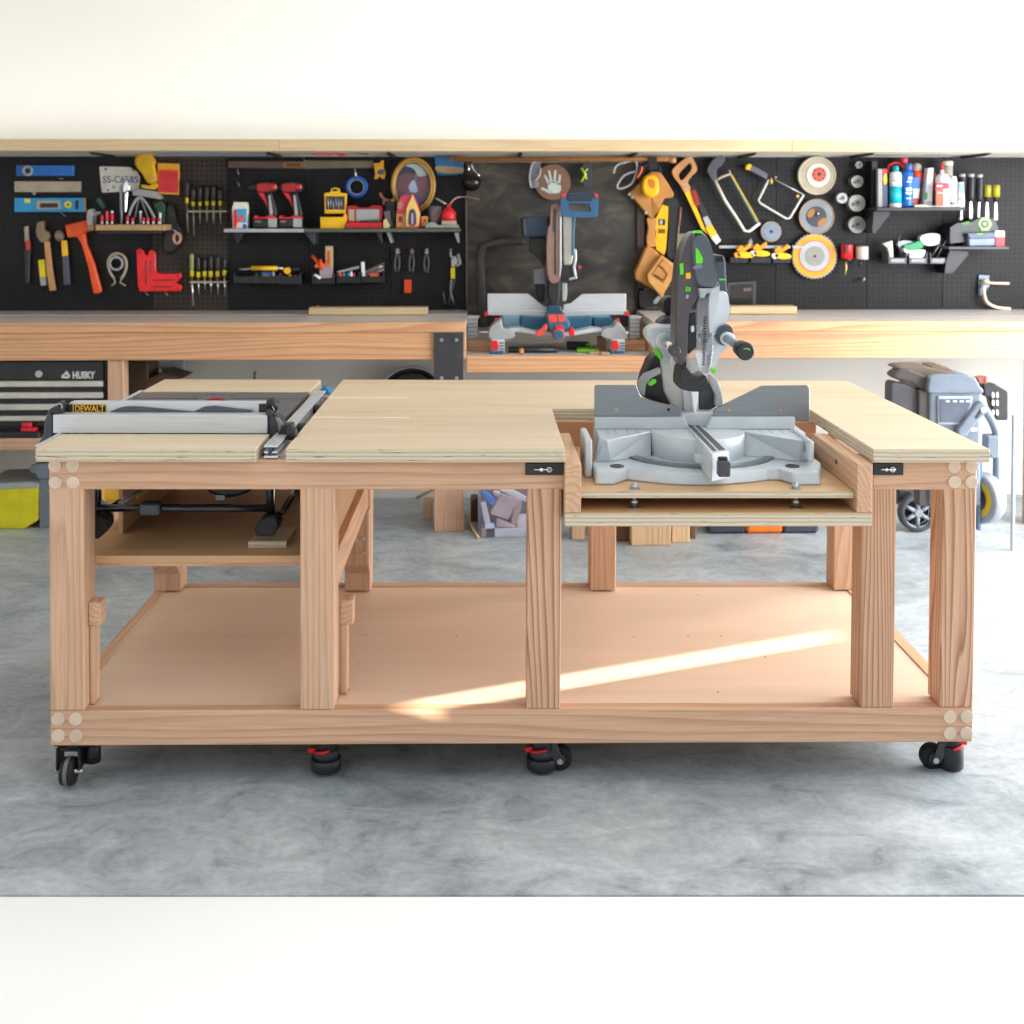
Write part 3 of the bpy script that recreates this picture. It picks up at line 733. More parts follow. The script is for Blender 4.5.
m = MB(); m.ol(curvepx([(668, 417), (684, 413.5), (712, 413.5), (727, 416.5), (716, 423), (706, 427), (688, 427), (678, 422)], 3), Yf+.012, .06, CAST, .002); mp('centre_support', m)
# head
def c(u, v): return (620+u/5.12, 220+v/5.12)
def cc(*p): return [c(*q) for q in p]
def ol(name, pts, Y, th, mat, bev=.003, label=None, parent=ms, seg=2, smooth=0):
    m = MB(); pp = cc(*pts)
    if smooth: pp = curvepx(pp, smooth)
    m.ol(pp, Y, th, mat, bev, seg); return mp(name, m, label, parent)
def rd(name, pts, Y, th, mat, front=.85, label=None, parent=ms, smooth=4, ctr=None):
    m = MB(); pp = cc(*pts)
    if smooth: pp = curvepx(pp, smooth)
    rounded(m, pp, Y, th, mat, front=front, c=c(*ctr) if ctr else None); return mp(name, m, label, parent)
ol('bevel_arm', [(205, 690), (300, 680), (350, 860), (405, 880), (405, 990), (300, 985), (262, 950), (225, 880), (212, 790)], .40, .09, plain('warm_grey_casting', '#bdbcb8', .4, .2), .006)
ol('bevel_arm', [(320, 860), (372, 870), (385, 985), (330, 985)], .385, .03, CAST, .003)
ol('bevel_arm', [(365, 878), (402, 878), (396, 950), (388, 985), (378, 985)], .36, .02, WHT, .002)
ba = ol('bevel_scale', [(92, 862), (98, 826), (125, 792), (205, 757), (210, 785), (160, 812), (132, 848), (126, 905), (104, 892)], .375, .03, GRY, .003)
ol('bevel_scale', [(455, 790), (470, 790), (500, 820), (522, 885), (530, 940), (505, 965), (490, 950), (492, 900), (462, 835)], .375, .03, GRY, .003)
ol('bevel_housing', [(100, 860), (115, 800), (150, 715), (180, 690), (230, 690), (265, 950), (190, 935), (110, 905)], .41, .08, BLK, .006)
ol('bevel_housing', [(395, 878), (440, 820), (480, 830), (500, 900), (500, 955), (470, 972), (400, 985)], .41, .07, DK, .006)
ol('green_clip', [(145, 835), (170, 815), (187, 818), (184, 835), (160, 850), (148, 848)], .366, .01, GRN, .002, 'green clip')
# left guide rail
rl = ol('rail_housing', [(135, 580), (160, 550), (215, 543), (295, 545), (300, 640), (270, 700), (262, 755), (225, 725), (190, 672), (142, 615)], .33, .10, CAST, .010, smooth=0)
m = MB(); m.tube([at(*c(226, 622), .335), at(*c(280, 668), .11)], .0135, CHROME, seg=20); m.build('rail', rl)
m = MB(); a, b = at(*c(272, 662), .14), at(*c(283, 672), .10); m.cyl(a, b, .0155, DK, seg=22, bev=.003); m.build('end_cap', rl)
ol('green_clip', [(172, 655), (195, 660), (222, 712), (205, 716), (182, 690)], .323, .01, GRN, .002, 'green lever', parent=rl)
m = MB(); a = at(*c(225, 620), .33); m.cyl(a+Vector((0, .01, 0)), a+Vector((0, -.012, 0)), .024, CAST, seg=24, bev=.004); m.build('rail_collar', rl)
ol('rear_cover', [(195, 530), (225, 503), (275, 483), (300, 488), (300, 548), (205, 545)], .40, .08, DK, .006)
ol('green_clip', [(276, 503), (292, 505), (292, 540), (277, 540)], .392, .01, GRN, .001, 'green stripe')
m = MB(); a = at(*c(262, 440), .42); m.cyl(a, a+Vector((-.004, .05, .0)), .028, BLK, seg=20, bev=.005); mp('dust_port', m)
# motor
mo = ol('motor_housing', [(470, 178), (530, 180), (541, 205), (545, 280), (553, 378), (500, 380), (485, 300)], .27, .13, plain('blue_grey_dark', '#434a56', .38), .006)
for v in range(190, 222, 6):
    m = MB(); 
for u in (492, 500, 508, 516, 524):
    p, q = at(*c(u, 186), .268), at(*c(u+3, 215), .268); m = MB(); m.box((p.x, .2665, q.z), (q.x, .272, p.z), BLK); m.build('vent_slot', mo)
ol('green_clip', [(508, 300), (541, 302), (541, 309), (508, 309)], .2655, .006, GRN, .0005, 'green stripe', parent=mo)
rd('gear_housing', [(500, 370), (553, 372), (562, 410), (569, 452), (560, 500), (530, 548), (495, 590), (455, 605), (452, 540), (480, 470)], .24, .17, CAST, .90, smooth=3)
rd('blade_shroud', [(462, 360), (505, 335), (512, 320), (507, 400), (492, 490), (484, 560), (460, 590), (452, 480)], .15, .10, CAST, .92, smooth=3)
rd('lower_bracket', [(452, 600), (520, 570), (560, 600), (555, 655), (515, 690), (500, 740), (478, 765), (455, 755), (445, 700)], .27, .10, CAST, .92, smooth=3)
ol('green_clip', [(466, 765), (482, 758), (495, 768), (492, 784), (475, 784)], .262, .01, GRN, .002, 'green button')
# body
bd = rd('body_shell', [(292, 700), (287, 560), (292, 400), (302, 240), (325, 150), (360, 80), (400, 60), (425, 110), (425, 230), (420, 340), (398, 400), (360, 470), (350, 560), (345, 700), (318, 755)], .13, .11, PUR, .93, smooth=3, ctr=(350, 400))
hd = rd('handle_shell', [(372, 90), (400, 62), (432, 66), (462, 105), (482, 165), (492, 250), (506, 300), (500, 345), (470, 356), (410, 350), (385, 300), (372, 200)], .115, .13, plain('blue_grey_shell', '#4d525e', .3, 0, .08, .6), .90, smooth=3)
ol('handle_opening', [(398, 205), (425, 240), (415, 250), (380, 252), (372, 245), (392, 225)], .112, .02, plain('shell_highlight', '#747783', .35), .001, parent=hd)  # lighter patch painted on the shell as its highlight
ol('green_label', [(388, 140), (400, 150), (424, 195), (423, 222), (388, 222)], .111, .008, GRN, .0008, 'green label', parent=hd)
ol('green_cap', [(375, 68), (384, 56), (418, 54), (427, 68)], .108, .03, GRN, .001, 'green cap', parent=hd)
ol('green_label', [(306, 225), (325, 219), (326, 278), (308, 282)], .127, .006, GRN, .001, 'green label', parent=bd)
ol('warning_label', [(337, 271), (362, 269), (364, 299), (339, 302)], .125, .006, YEL, .001, 'yellow label', parent=bd)
ol('green_label', [(338, 341), (346, 341), (346, 366), (338, 366)], .125, .006, GRN, .0005, 'green mark', parent=bd)
ol('green_label', [(349, 343), (363, 346), (360, 354), (364, 365), (349, 365), (352, 354)], .125, .006, GRN, .0005, 'green mark', parent=bd)
ol('print_mark', [(338, 384), (352, 382), (353, 392), (346, 402), (338, 402)], .125, .005, GRY, .0005, 'pale printed mark', parent=bd)
ol('metal_plate', [(405, 350), (478, 350), (475, 372), (440, 378), (430, 400), (412, 398)], .108, .03, GRY, .002)
# blade in its clear guard
bp = at(*c(400, 590), .25)
T = Matrix.Translation(Vector((at(*c(428, 590), .26).x, .26, at(*c(418, 590), .26).z))) @ Matrix.Rotation(math.radians(3), 4, 'Z') @ Matrix.Rotation(math.radians(90), 4, 'Y')
m = MB(T); pts = []
for k in range(60):
    a0 = 2*math.pi*k/60; pts += [(.108*math.cos(a0), .108*math.sin(a0)), (.114*math.cos(a0+.02), .114*math.sin(a0+.02)), (.107*math.cos(a0+.05), .107*math.sin(a0+.05))]
m.poly(pts, 'Z', -.0013, .0013, CHROME); bl = mp('blade', m)
T2 = T; m = MB(T2); m.cyl((0, 0, -.012), (0, 0, -.0014), .025, ZINC, seg=24, bev=.002); m.cyl((0, 0, -.019), (0, 0, -.012), .009, ZINC, seg=6); m.build('arbor', bl)
rd('clear_guard', [(402, 410), (450, 385), (462, 460), (462, 580), (456, 690), (440, 770), (412, 812), (375, 805), (350, 765), (346, 715), (362, 680), (390, 665), (394, 560)], .145, .12, CLEAR, .9, 'clear plastic blade guard', smooth=4)
tm = [(436, 500+i*14) for i in range(18)]
m = MB()
for u, v in tm:
    p = at(*c(u-(v-500)*.035, v), .142); m.box((p.x-.0035, .141, p.z-.0022), (p.x+.0035, .1435, p.z+.0022), DK)
mp('guard_slots', m)
ol('inner_guard', [(352, 480), (388, 470), (392, 650), (350, 690), (342, 640)], .16, .06, BLK, .004)
ol('hex_bolt', [(360, 545), (370, 538), (382, 545), (382, 570), (370, 577), (360, 570)], .15, .012, ZINC, .002)
rd('nose_block', [(312, 765), (345, 758), (372, 800), (410, 818), (442, 800), (456, 825), (450, 868), (428, 882), (375, 884), (335, 876), (303, 855)], .13, .12, BLK, .9, smooth=3)
m = MB(); a, b = at(*c(320, 640), .3), at(*c(322, 790), .16); m.tube([a, b], .010, DK, seg=12); mp('guard_link', m)
# right front handle
hh = rd('handle_mount', [(497, 580), (520, 545), (560, 538), (580, 560), (582, 605), (560, 640), (525, 645), (505, 620)], .22, .10, plain('blue_grey_dark', '#434a56', .38), .92, smooth=3)
a = at(*c(545, 605), .215); m = MB(); m.cyl(a+Vector((0, .01, 0)), a+Vector((.006, -.012, -.003)), .019, CAST, seg=24, bev=.003); m.build('collar', hh)
a, b = at(*c(545, 607), .20), at(*c(620, 655), .09); m = MB(); m.tube([a, b], .0115, MID, seg=20); m.build('handle_tube', hh)
a, b = at(*c(614, 653), .10), at(*c(646, 675), .045); m = MB(); d_ = (b-a).normalized(); m.cyl(a, b, .0215, BLK, r2=.0245, seg=28, bev=.004)
m.build('grip', hh)
m = MB(); e = b+d_*.0005; mm = [e+Vector((.012*math.cos(t), 0, .012*math.sin(t)-.003)) for t in [math.radians(x) for x in range(40, 145, 15)]]; m.tube(mm, .0016, GRN, seg=6); m.build('green_arc', hh)
# ================================================================ table saw
yfn = y1+.004
def r1(u, v): return (160+u/5.69, 350+v/5.69)     # zoom frame of the right end
def r2(u, v): return (20+u/10.24, 350+v/10.24)    # zoom frame of the left end
def r3(u, v): return (20+u/3.2, 370+v/3.2)
def r4(u, v): return (60+u/3.94, 475+v/3.94)
xR0, xR1 = xs(262, 448), xs(276, 448)
ts = thing('table_saw', ((sL+sR)/2, .5, zs1), 'jobsite table saw with grey table, aluminium rip fence and red blade in the workbench', 'table saw')
def tp(name, m, label=None, parent=ts):
    o = m.build(name, parent)
    if label: o['label'] = label
    return o
SAWT = plain('grey_saw_table', '#7c8085', .3, .4, .08)
m = MB(); m.box((sL+.004, .22, Zt-.012), (xs(311, 391)-.004, yb0-.003, Zt-.002), SAWT, .001); pt = tp('saw_table', m)
ys_ = YD(398, 250); m = MB(); m.box((sL+.01, ys_, Zt-.0022), (xs(311, 391)-.01, ys_+.004, Zt-.0012), DK); m.build('table_seam', pt)
# rails
for a, b in ((xR0, xR1), (sL-.013, sL-.0015)):
    m = MB(); w = b-a
    m.box((a, -.006, ZT+.004), (b, yb0+.02, ZT+.010), ALU, .0008); m.box((a, -.006, Zt-.004), (b, yb0+.02, Zt+.001), ALU, .0008)
    m.box((a+w*.3, -.006, ZT+.009), (a+w*.6, yb0+.02, Zt-.003), DK, .0008); m.box((a, -.006, ZT+.016), (b, yb0+.02, ZT+.021), ALU, .0008)
    tp('fence_rail', m)
for yy in (.30, .62):
    m = MB(); p = Vector((xR1+.001, yy, Zt-.014)); m.cyl(p, p+Vector((.028, 0, 0)), .017, BLK, seg=18, bev=.004); tp('lock_knob', m)
# rip fence
fa, fb = at(53, 425, yfn).x, at(266.8, 425, yfn).x
zf1 = at(160, 415, yfn).z; zf2 = at(160, 402.4, yfn+.05).z
rf = bpy.data.objects.new('rip_fence', None); COL.objects.link(rf); rf.parent = ts; rf.location = Vector((fa, yfn, Zt))-world_loc(ts)
FAL = brushed('fence_aluminium', '#d5d9dd', 'X', .38, .25)
m = MB(); m.box((fa, yfn, Zt+.001), (fb, yfn+.045, zf1), FAL, .0012); m.build('lower_bar', rf)
m = MB(); m.box((at(63.5, 408, yfn).x, yfn+.050, Zt+.001), (fb, yfn+.085, zf2), FAL, .0012); ub = m.build('upper_bar', rf)
Yb = yfn+.049
m = MB(); m.ol([r3(*p) for p in ((275, 139), (318, 121), (345, 117), (385, 118), (555, 134), (588, 118), (625, 115), (690, 124), (745, 129), (728, 141), (560, 143), (400, 142))], Yb-.008, .009, plain('guard_grey', '#4c5056', .4), .001)
m.build('stored_guard', rf)
for a, b in (((455, 558), (533, 655)),):
    p, q = at(*r2(*a), Yb-.004), at(*r2(*b), Yb-.004); m = MB(); m.box((p.x, Yb-.004, q.z), (q.x, Yb+.002, p.z), BLK, .001); m.build('end_block', rf)
p, q = at(*r1(562, 308), Yb-.004), at(*r1(608, 365), Yb-.004); m = MB(); m.box((p.x, Yb-.004, q.z), (q.x, Yb+.002, p.z), BLK, .001); m.build('end_block', rf)
p, q = at(73.2, 413.4, Yb-.001), at(106.6, 404, Yb-.001)
m = MB(); m.box((p.x, Yb-.0015, p.z), (q.x, Yb, q.z), YEL); m.box((p.x+.002, Yb-.002, p.z+.002), (q.x-.002, Yb-.0014, q.z-.002), plain('label_black', '#17140d', .5)); tg = m.build('name_label', rf)
text('DEWALT', 'lettering', tg, (p.x+.0045, Yb-.0022, p.z+.0055), .024, YEL, .0003, sx=(q.x-p.x-.009)/.099, bold=.0002)
m = MB(); m.ol([r2(*p) for p in ((190, 955), (235, 870), (252, 720), (290, 620), (335, 660), (335, 905), (240, 945))], yfn+.012, .05, DK, .003); m.build('end_bracket', rf)
m = MB(); m.ol([r2(*p) for p in ((280, 640), (300, 605), (350, 580), (380, 535), (420, 528), (445, 550), (442, 648), (330, 662))], yfn+.010, .03, BLK, .003)
pp = at(*r2(400, 580), yfn+.008); m.tube([pp+Vector((.008*math.cos(t), 0, .008*math.sin(t))) for t in [math.radians(x) for x in range(-40, 200, 24)]], .002, GRY, seg=6); m.build('release_latch', rf)
m = MB(); m.ol([r1(*p) for p in ((614, 375), (640, 365), (672, 372), (700, 415), (715, 490), (695, 545), (665, 540), (650, 510), (616, 512))], yfn+.012, .05, DK, .004); m.build('end_bracket', rf)
m = MB(); m.ol(curvepx([r1(*p) for p in ((655, 385), (680, 395), (700, 430), (706, 480), (690, 500), (676, 470), (668, 420))], 3), yfn+.006, .03, MID, .003); m.build('bracket_arm', rf)
m = MB(); pp = at(*r1(636, 322), yfn+.02); m.cyl(pp+Vector((0, .02, .01)), pp+Vector((0, -.010, -.004)), .018, BLK, seg=12, bev=.004)
m.cyl(pp+Vector((-.004, .0, -.012)), pp+Vector((-.004, -.02, -.016)), .010, DK, seg=12, bev=.002); m.tube([pp+Vector((.002, -.012, .008)), pp+Vector((.010, -.014, -.010))], .0018, GRY, seg=6); m.build('release_latch', rf)
pp = at(*r1(754, 475), .12); m = MB(); m.cyl(pp+Vector((-.014, 0, 0)), pp+Vector((.012, 0, 0)), .018, BLK, seg=16, bev=.004); tp('lock_knob', m)
m = MB(); m.ol([r1(*p) for p in ((690, 430), (748, 425), (752, 460), (690, 560), (650, 600), (640, 570))], .14, .05, BLK, .003); tp('rail_clamp', m)
# blade
bc = at(216, 394, .56); rB = .105
m = MB(); pts = []
for k in range(56):
    a0 = 2*math.pi*k/56; pts += [(bc.x+rB*math.cos(a0), bc.z-rB+rB*math.sin(a0)), (bc.x+(rB-.006)*math.cos(a0+.055), bc.z-rB+(rB-.006)*math.sin(a0+.055))]
pts = pts
m.poly(pts, 'Y', .56, .5624, ZINC); bl = tp('blade', m)
m = MB(); m.cyl((bc.x, .5595, bc.z-rB), (bc.x, .5585, bc.z-rB), rB-.012, RED, seg=48); m.build('blade_coating', bl)
# body and stand under the table
m = MB(); m.box((at(101, 495, .42).x, .42, at(110, 503, .42).z), (at(137, 495, .42).x, .80, Zt-.013), YEL, .01)
tp('side_housing', m, 'yellow side housing')
m = MB(); m.box((at(140, 490, .42).x, .36, Zt-.12), (at(268, 490, .42).x, .84, Zt-.013), BLK, .01); tp('body_housing', m)
pp = at(228, 470, .36); m = MB(); m.cyl((pp.x-.0, .36, pp.z+.03), (pp.x, .50, pp.z+.03), .112, plain('motor_black', '#202225', .45), seg=40, bev=.01); tp('motor', m)
p, q = at(216, 499.6, .36), at(225, 497, .36); m = MB(); m.box((p.x, .355, p.z), (q.x, .37, q.z+.006), GRY); tp('motor_tab', m)
Yt = .17; rt = 3.8*sc(Yt)
TB = plain('black_tube_gloss', '#1a1d22', .18, .2, .05, .7)
m = MB(); m.tube([at(97, 508, Yt), at(268, 508, Yt)], rt, TB, seg=16); st = tp('stand_tube', m)
p, q = at(140, 515, Yt-.012), at(160, 503, Yt-.012); m = MB(); m.box((p.x, Yt-.02, p.z), (q.x, Yt+.02, q.z), DK, .004); m.build('tube_clamp', st)
for px in (97.5, 270):
    a = at(px, 485, Yt); m = MB(); m.tube([Vector((a.x, Yt, Zt-.03)), at(px, 520, Yt)], 3.6*sc(Yt), TB, seg=16); tp('stand_leg', m)
a = at(274.5, 500, Yt-.01); m = MB(); m.tube([Vector((a.x, Yt-.01, Zt-.05)), at(274.5, 517, Yt-.01)], 1.1*sc(Yt), CHROME, seg=8); tp('stand_leg', m)  # thin chrome strand put in as the highlight along the right leg
m = MB(); m.ol([r4(*p) for p in ((770, 243), (766, 210), (790, 175), (812, 165), (852, 168), (862, 195), (858, 215), (840, 243))], Yt-.03, .07, RUB, .004)
ft = tp('stand_foot', m)
m = MB(); m.ol([r4(*p) for p in ((135, 255), (135, 160), (165, 165), (183, 190), (182, 215), (155, 250))], Yt-.03, .07, RUB, .004); tp('stand_foot', m)
m = MB(); m.tube([at(283, 512, Yt), at(300, 482, .85)], 3.2*sc(.3), TB, seg=12); tp('stand_tube', m)
m = MB(); m.tube([at(110, 508, Yt), at(140, 490, .6)], 3.0*sc(.3), TB, seg=12); tp('stand_tube', m)
m = MB(); m.ol([r4(*p) for p in ((164, 150), (198, 150), (202, 172), (190, 190), (170, 182))], .22, .03, YEL, .002); tp('stand_clip', m, 'yellow clip')
m = MB(); m.tube([at(141, 490, .30), at(118, 505, .24)], .007, plain('silver_strap', '#8e8f92', .4, .5), seg=8); tp('crank_rod', m)
for x, y in ((97.5, .85), (270, .85)):
    a = at(x, 485, Yt); m = MB(); m.tube([(a.x, y, Zt-.03), (a.x, y, zs1+.03)], .010, TB, seg=12); m.box((a.x-.03, y-.03, zs1+.0005), (a.x+.03, y+.03, zs1+.05), RUB, .006); tp('stand_leg', m)
# block under the foot
zB = zs1+.018
P = [atz(248, 541.5, zB), atz(286.5, 541.5, zB), atz(296.5, 527.3, zB), atz(262, 527.3, zB)]
m = MB(); m.poly([(p.x, p.y) for p in P], 'Z', zs1+.0005, zB, plyT, .001, side=plyE); bk = m.build('plywood_block')
tag(bk, 'small plywood block under the right foot of the table saw', 'wood block')
for px, py in ((259, 539.5), (277, 539.5), (283, 534)):
    p = atz(px, py, zB); q = MB(); q.cyl(p, p+Vector((0, 0, .0006)), .0035, PLUG, seg=10); q.build('screw_head', bk)
# black clamp standing behind the saw
p = at(255.5, 371, ybk+.05)
m = MB(); m.cyl((p.x, ybk+.05, Zt-.16), p, .008, DK, seg=16, bev=.003); m.box((p.x-.012, ybk+.0025, Zt-.17), (p.x+.012, ybk+.075, Zt-.15), DK, .003)
m.box((p.x-.01, ybk-.0, Zt-.17), (p.x+.01, ybk+.012, Zt-.04), DK, .003)
tag(m.build('clamp'), 'small black clamp on the rear rail behind the table saw', 'clamp')

at, atz = _at, _atz
RT = Matrix.Rotation(TILT, 4, 'Y')
for o in [o for o in bpy.data.objects if o.name not in BEFORE and o.parent is None]:
    o.location = PIV + (RT @ (Vector(o.location)-PIV)); o.rotation_euler = (0, TILT, 0)
bpy.context.view_layer.update()
# ================================================================ things on the wall
def W(name, label, cat, shapes, cv=(0, 0, 1), group=None, YB=None, back=None):
    """shapes: (part, kind, args...) ; traced positions are put at dy metres in front of the backing surface"""
    YB = YP if YB is None else YB
    ox, oy, k = cv
    f = lambda p: (ox+p[0]/k, oy+p[1]/k)
    parts = []
    for sh in shapes:
        if sh[0] not in parts: parts.append(sh[0])
    MBs = {p: MB() for p in parts}; root = None
    for sh in shapes:
        m = MBs[sh[0]]; kd = sh[1]
        if kd == 'o':
            pts, dy, th, mt = sh[2:6]; bv = sh[6] if len(sh) > 6 else .002
            m.ol([f(p) for p in pts], YB-dy, th, mt, bv, 1)
        elif kd == 'os':
            pts, dy, th, mt = sh[2:6]; m.ol(curvepx([f(p) for p in pts], 4), YB-dy, th, mt, sh[6] if len(sh) > 6 else .002)
        elif kd == 'd':     # domed traced outline
            pts, dy, th, mt = sh[2:6]; rounded(m, curvepx([f(p) for p in pts], 3), YB-dy, th, mt, front=sh[6] if len(sh) > 6 else .8)
        elif kd == 'b':
            (x0, y0, x1, y1), dy, th, mt = sh[2:6]; bv = sh[6] if len(sh) > 6 else .002
            m.ol([f((x0, y0)), f((x1, y0)), f((x1, y1)), f((x0, y1))], YB-dy, th, mt, bv)
        elif kd == 'c':
            ctr, r, dy, th, mt = sh[2:7]; p = at(*f(ctr), YB-dy); m.cyl(p+Vector((0, th, 0)), p, r/k*sc(YB-dy), mt, seg=32, bev=.0015)
        elif kd == 'l':     # lathe standing up: profile [(r_px, y_px)] around x
            x, prof, dy, mt = sh[2:6]; pr = [(r/k*sc(YB-dy), at(*f((x, y)), YB-dy).z) for r, y in prof]; px_ = at(*f((x, prof[0][1])), YB-dy).x
            z0 = min(z for _, z in pr); pr = sorted([(r, z-z0) for r, z in pr], key=lambda q: q[1]); m.lathe(pr, (px_, YB-dy, z0), (0, 0, 1), mt, 22)
        elif kd == 't':
            pts, r, dy, mt = sh[2:6]; dys = dy if isinstance(dy, (list, tuple)) else [dy]*len(pts)
            m.tube([at(*f(p), YB-d) for p, d in zip(pts, dys)], r/k*sc(YB-.03), mt, seg=10, sub=(sh[6] if len(sh) > 6 else 0))
        elif kd == 'g':     # ring
            ctr, R, r, dy, mt = sh[2:7]; cpt = at(*f(ctr), YB-dy); s_ = sc(YB-dy)/k; e = sh[7] if len(sh) > 7 else 1
            m.tube([cpt+Vector((R*s_*math.cos(t), 0, R*e*s_*math.sin(t))) for t in [2*math.pi*i/40 for i in range(40)]], r*s_, mt, seg=10, closed=True)
        elif kd == 's':
            ctr, r, dy, mt = sh[2:6]; cpt = at(*f(ctr), YB-dy); s_ = sc(YB-dy)/k; r = r if isinstance(r, tuple) else (r, r, r); m.ball(cpt, tuple(x*s_ for x in r), mt, 22)
    if len(parts) == 1: return tag(MBs[parts[0]].build(name), label, cat, group)
    vs = [v.co for p in parts for v in MBs[p].bm.verts]
    loc = ((min(v.x for v in vs)+max(v.x for v in vs))/2, YB, min(v.z for v in vs))
    root = thing(name, loc, label, cat, group); made = {}
    for p in parts:
        par, nm = root, p
        if '>' in p: a, nm = p.split('>'); par = made[a]
        nm = nm.rstrip('0123456789_'); made[p] = MBs[p].build(nm, par)
    return root
A1 = (20, 135, 5.12); A2 = (210, 135, 7.314); A3 = (330, 135, 6.827); A4 = (20, 150, 10.24); A5 = (95, 148, 11.378); A6 = (360, 145, 10.24)
A7 = (150, 200, 6.827); A8 = (290, 230, 5.389); B4 = (460, 150, 5.12); B1 = (600, 140, 5.12); B2 = (740, 140, 7.314); B3 = (860, 140, 7.111); B5 = (860, 230, 7.111)
OFFW = plain('off_white_paper', '#d9d6cc', .6); SIL = plain('silver_paint', '#b4b7ba', .3, .6); HKM = plain('dull_hook', '#8d8f92', .35, .8)
GBK = plain('tool_black', '#232326', .45); KHA = plain('beige_grey', '#b0a390', .6)
# left end: levels and rule
W('spirit_level', 'short blue level with round pale end ring, topmost of the blue tools', 'level', [('body', 'b', (-40, 155, 545, 265), .03, .028, BLU, .002), ('ring', 'g', (78, 212), 42, 14, .036, GRY), ('ring', 'c', (78, 212), 22, .034, .004, BLK), ('hook', 't', ((375, 255), (400, 290), (440, 295)), 6, (.0, .035, .04), HKM)], A4)
W('wooden_straightedge', 'beige board hung between the two blue levels', 'board', [('board', 'b', (-60, 320, 615, 430), .025, .024, KHA), ('hook', 'o', ((110, 432), (170, 432), (150, 465), (140, 465)), .03, .029, HKM)], A4)
W('spirit_level', 'light blue level with handle slot and yellow vials below the beige board', 'level', [('body', 'b', (-60, 490, 650, 635), .03, .028, LBL), ('handle_frame', 'o', ((165, 520), (405, 520), (420, 605), (165, 605)), .032, .003, KHA, .001), ('handle_frame>slot', 'o', ((205, 545), (385, 545), (390, 590), (205, 590)), .033, .002, BLK, .0005), ('vial', 'c', (490, 560), 36, .032, .004, YEL2), ('vial>vial_eye', 'c', (490, 560), 14, .034, .003, plain('vial_green', '#6b7a2a')), ('vial_', 'b', (565, 515, 598, 605), .032, .003, BLK, .0005), ('end_cap', 'b', (650, 490, 664, 635), .032, .03, BEI), ('label', 'b', (45, 500, 105, 540), .0315, .002, YEL2, .0003), ('hook', 't', ((385, 600), (430, 650), (465, 680)), 7, (.0, .03, .045), HKM)], A4)
# hammers
W('pry_tool', 'narrow tool with pale head and red grip at the left end of the pegboard', 'hand tool', [('head', 'o', ((20, 470), (42, 465), (44, 545), (24, 550)), .03, .015, KHA), ('handle', 'o', ((26, 540), (46, 535), (50, 585), (30, 590)), .032, .02, plain('faded_red', '#c23b2e')), ('shaft', 'o', ((22, 585), (50, 585), (45, 760), (25, 760)), .03, .02, GBK)], A1)
W('claw_hammer', 'claw hammer with pale wooden handle and rusty head', 'hammer', [('head', 'o', ((88, 445), (122, 440), (122, 485), (148, 500), (152, 520), (140, 545), (105, 550), (85, 520), (80, 485)), .045, .03, plain('rusty_steel', '#8f7a5e', .5, .3)), ('handle', 'o', ((122, 545), (146, 545), (164, 700), (180, 795), (150, 798), (135, 690)), .04, .022, plain('hickory', '#c48f5c', .5))], A1)
W('ball_hammer', 'ball peen hammer with yellow and grey handle', 'hammer', [('head', 's', (203, 515), (26, 20, 28), .035, plain('peen_steel', '#8e8575', .4, .4)), ('neck', 'o', ((210, 540), (236, 540), (243, 618), (215, 622)), .035, .02, YEL), ('handle', 'o', ((215, 622), (243, 618), (254, 765), (224, 768)), .037, .024, plain('slate_grip', '#4d5460', .5))], A1)
W('hand_tool', 'yellow and grey hand tool between the pry tool and the claw hammer', 'hand tool', [('handle', 'o', ((92, 640), (125, 638), (133, 728), (100, 730)), .035, .022, YEL2), ('tip', 'o', ((100, 730), (133, 728), (136, 770), (106, 772)), .032, .018, GRY)], A1)
W('mallet', 'bright orange dead blow mallet hung beside the small bit shelf', 'mallet', [('head', 'o', ((228, 462), (340, 435), (352, 495), (330, 498), (300, 520), (240, 525)), .07, .06, ORA, .006), ('handle', 'o', ((285, 515), (330, 500), (338, 560), (378, 660), (416, 800), (408, 812), (375, 815), (345, 670), (312, 555)), .055, .03, ORA, .006)], A1)
W('spring_clamp', 'round grey spring clamp under the small bit shelf', 'clamp', [('jaw', 't', ((482, 735), (460, 700), (450, 655), (465, 620), (497, 606), (530, 620), (545, 655), (538, 700), (518, 735)), 7, .03, KHA, 4), ('jaw', 't', ((482, 735), (488, 755), (468, 772)), 4, .03, KHA), ('jaw', 't', ((518, 735), (512, 755), (540, 772)), 4, .03, KHA), ('spring', 'g', (492, 658), 32, 6, .035, GRY), ('bolt', 'c', (488, 625), 9, .04, .03, BEI)], A1)
W('clamping_square', 'bright red L shaped clamping square on the left pegboard', 'square', [('plate', 'o', ((595, 590), (612, 578), (630, 590), (640, 612), (655, 615), (660, 592), (675, 585), (692, 598), (694, 690), (705, 708), (790, 710), (825, 706), (829, 728), (808, 748), (800, 758), (825, 768), (829, 785), (818, 800), (612, 802), (602, 770)), .028, .02, plain('signal_red', '#f0141c', .35), .003), ('slot', 'b', (640, 640, 652, 760), .029, .004, RED2, .001), ('slot', 'b', (665, 640, 677, 700), .029, .004, RED2, .001), ('slot', 'b', (680, 738, 790, 748), .029, .004, RED2, .001), ('slot', 'b', (680, 772, 780, 780), .029, .004, RED2, .001), ('hole', 'c', (612, 600), 7, .0295, .004, RED2), ('hole', 'c', (808, 728), 6, .0295, .004, RED2), ('hole', 'c', (808, 788), 6, .0295, .004, RED2), ('hook', 't', ((635, 795), (655, 820)), 5, (.0, .04), HKM), ('hook', 't', ((735, 790), (755, 820)), 5, (.0, .04), HKM)], A1)
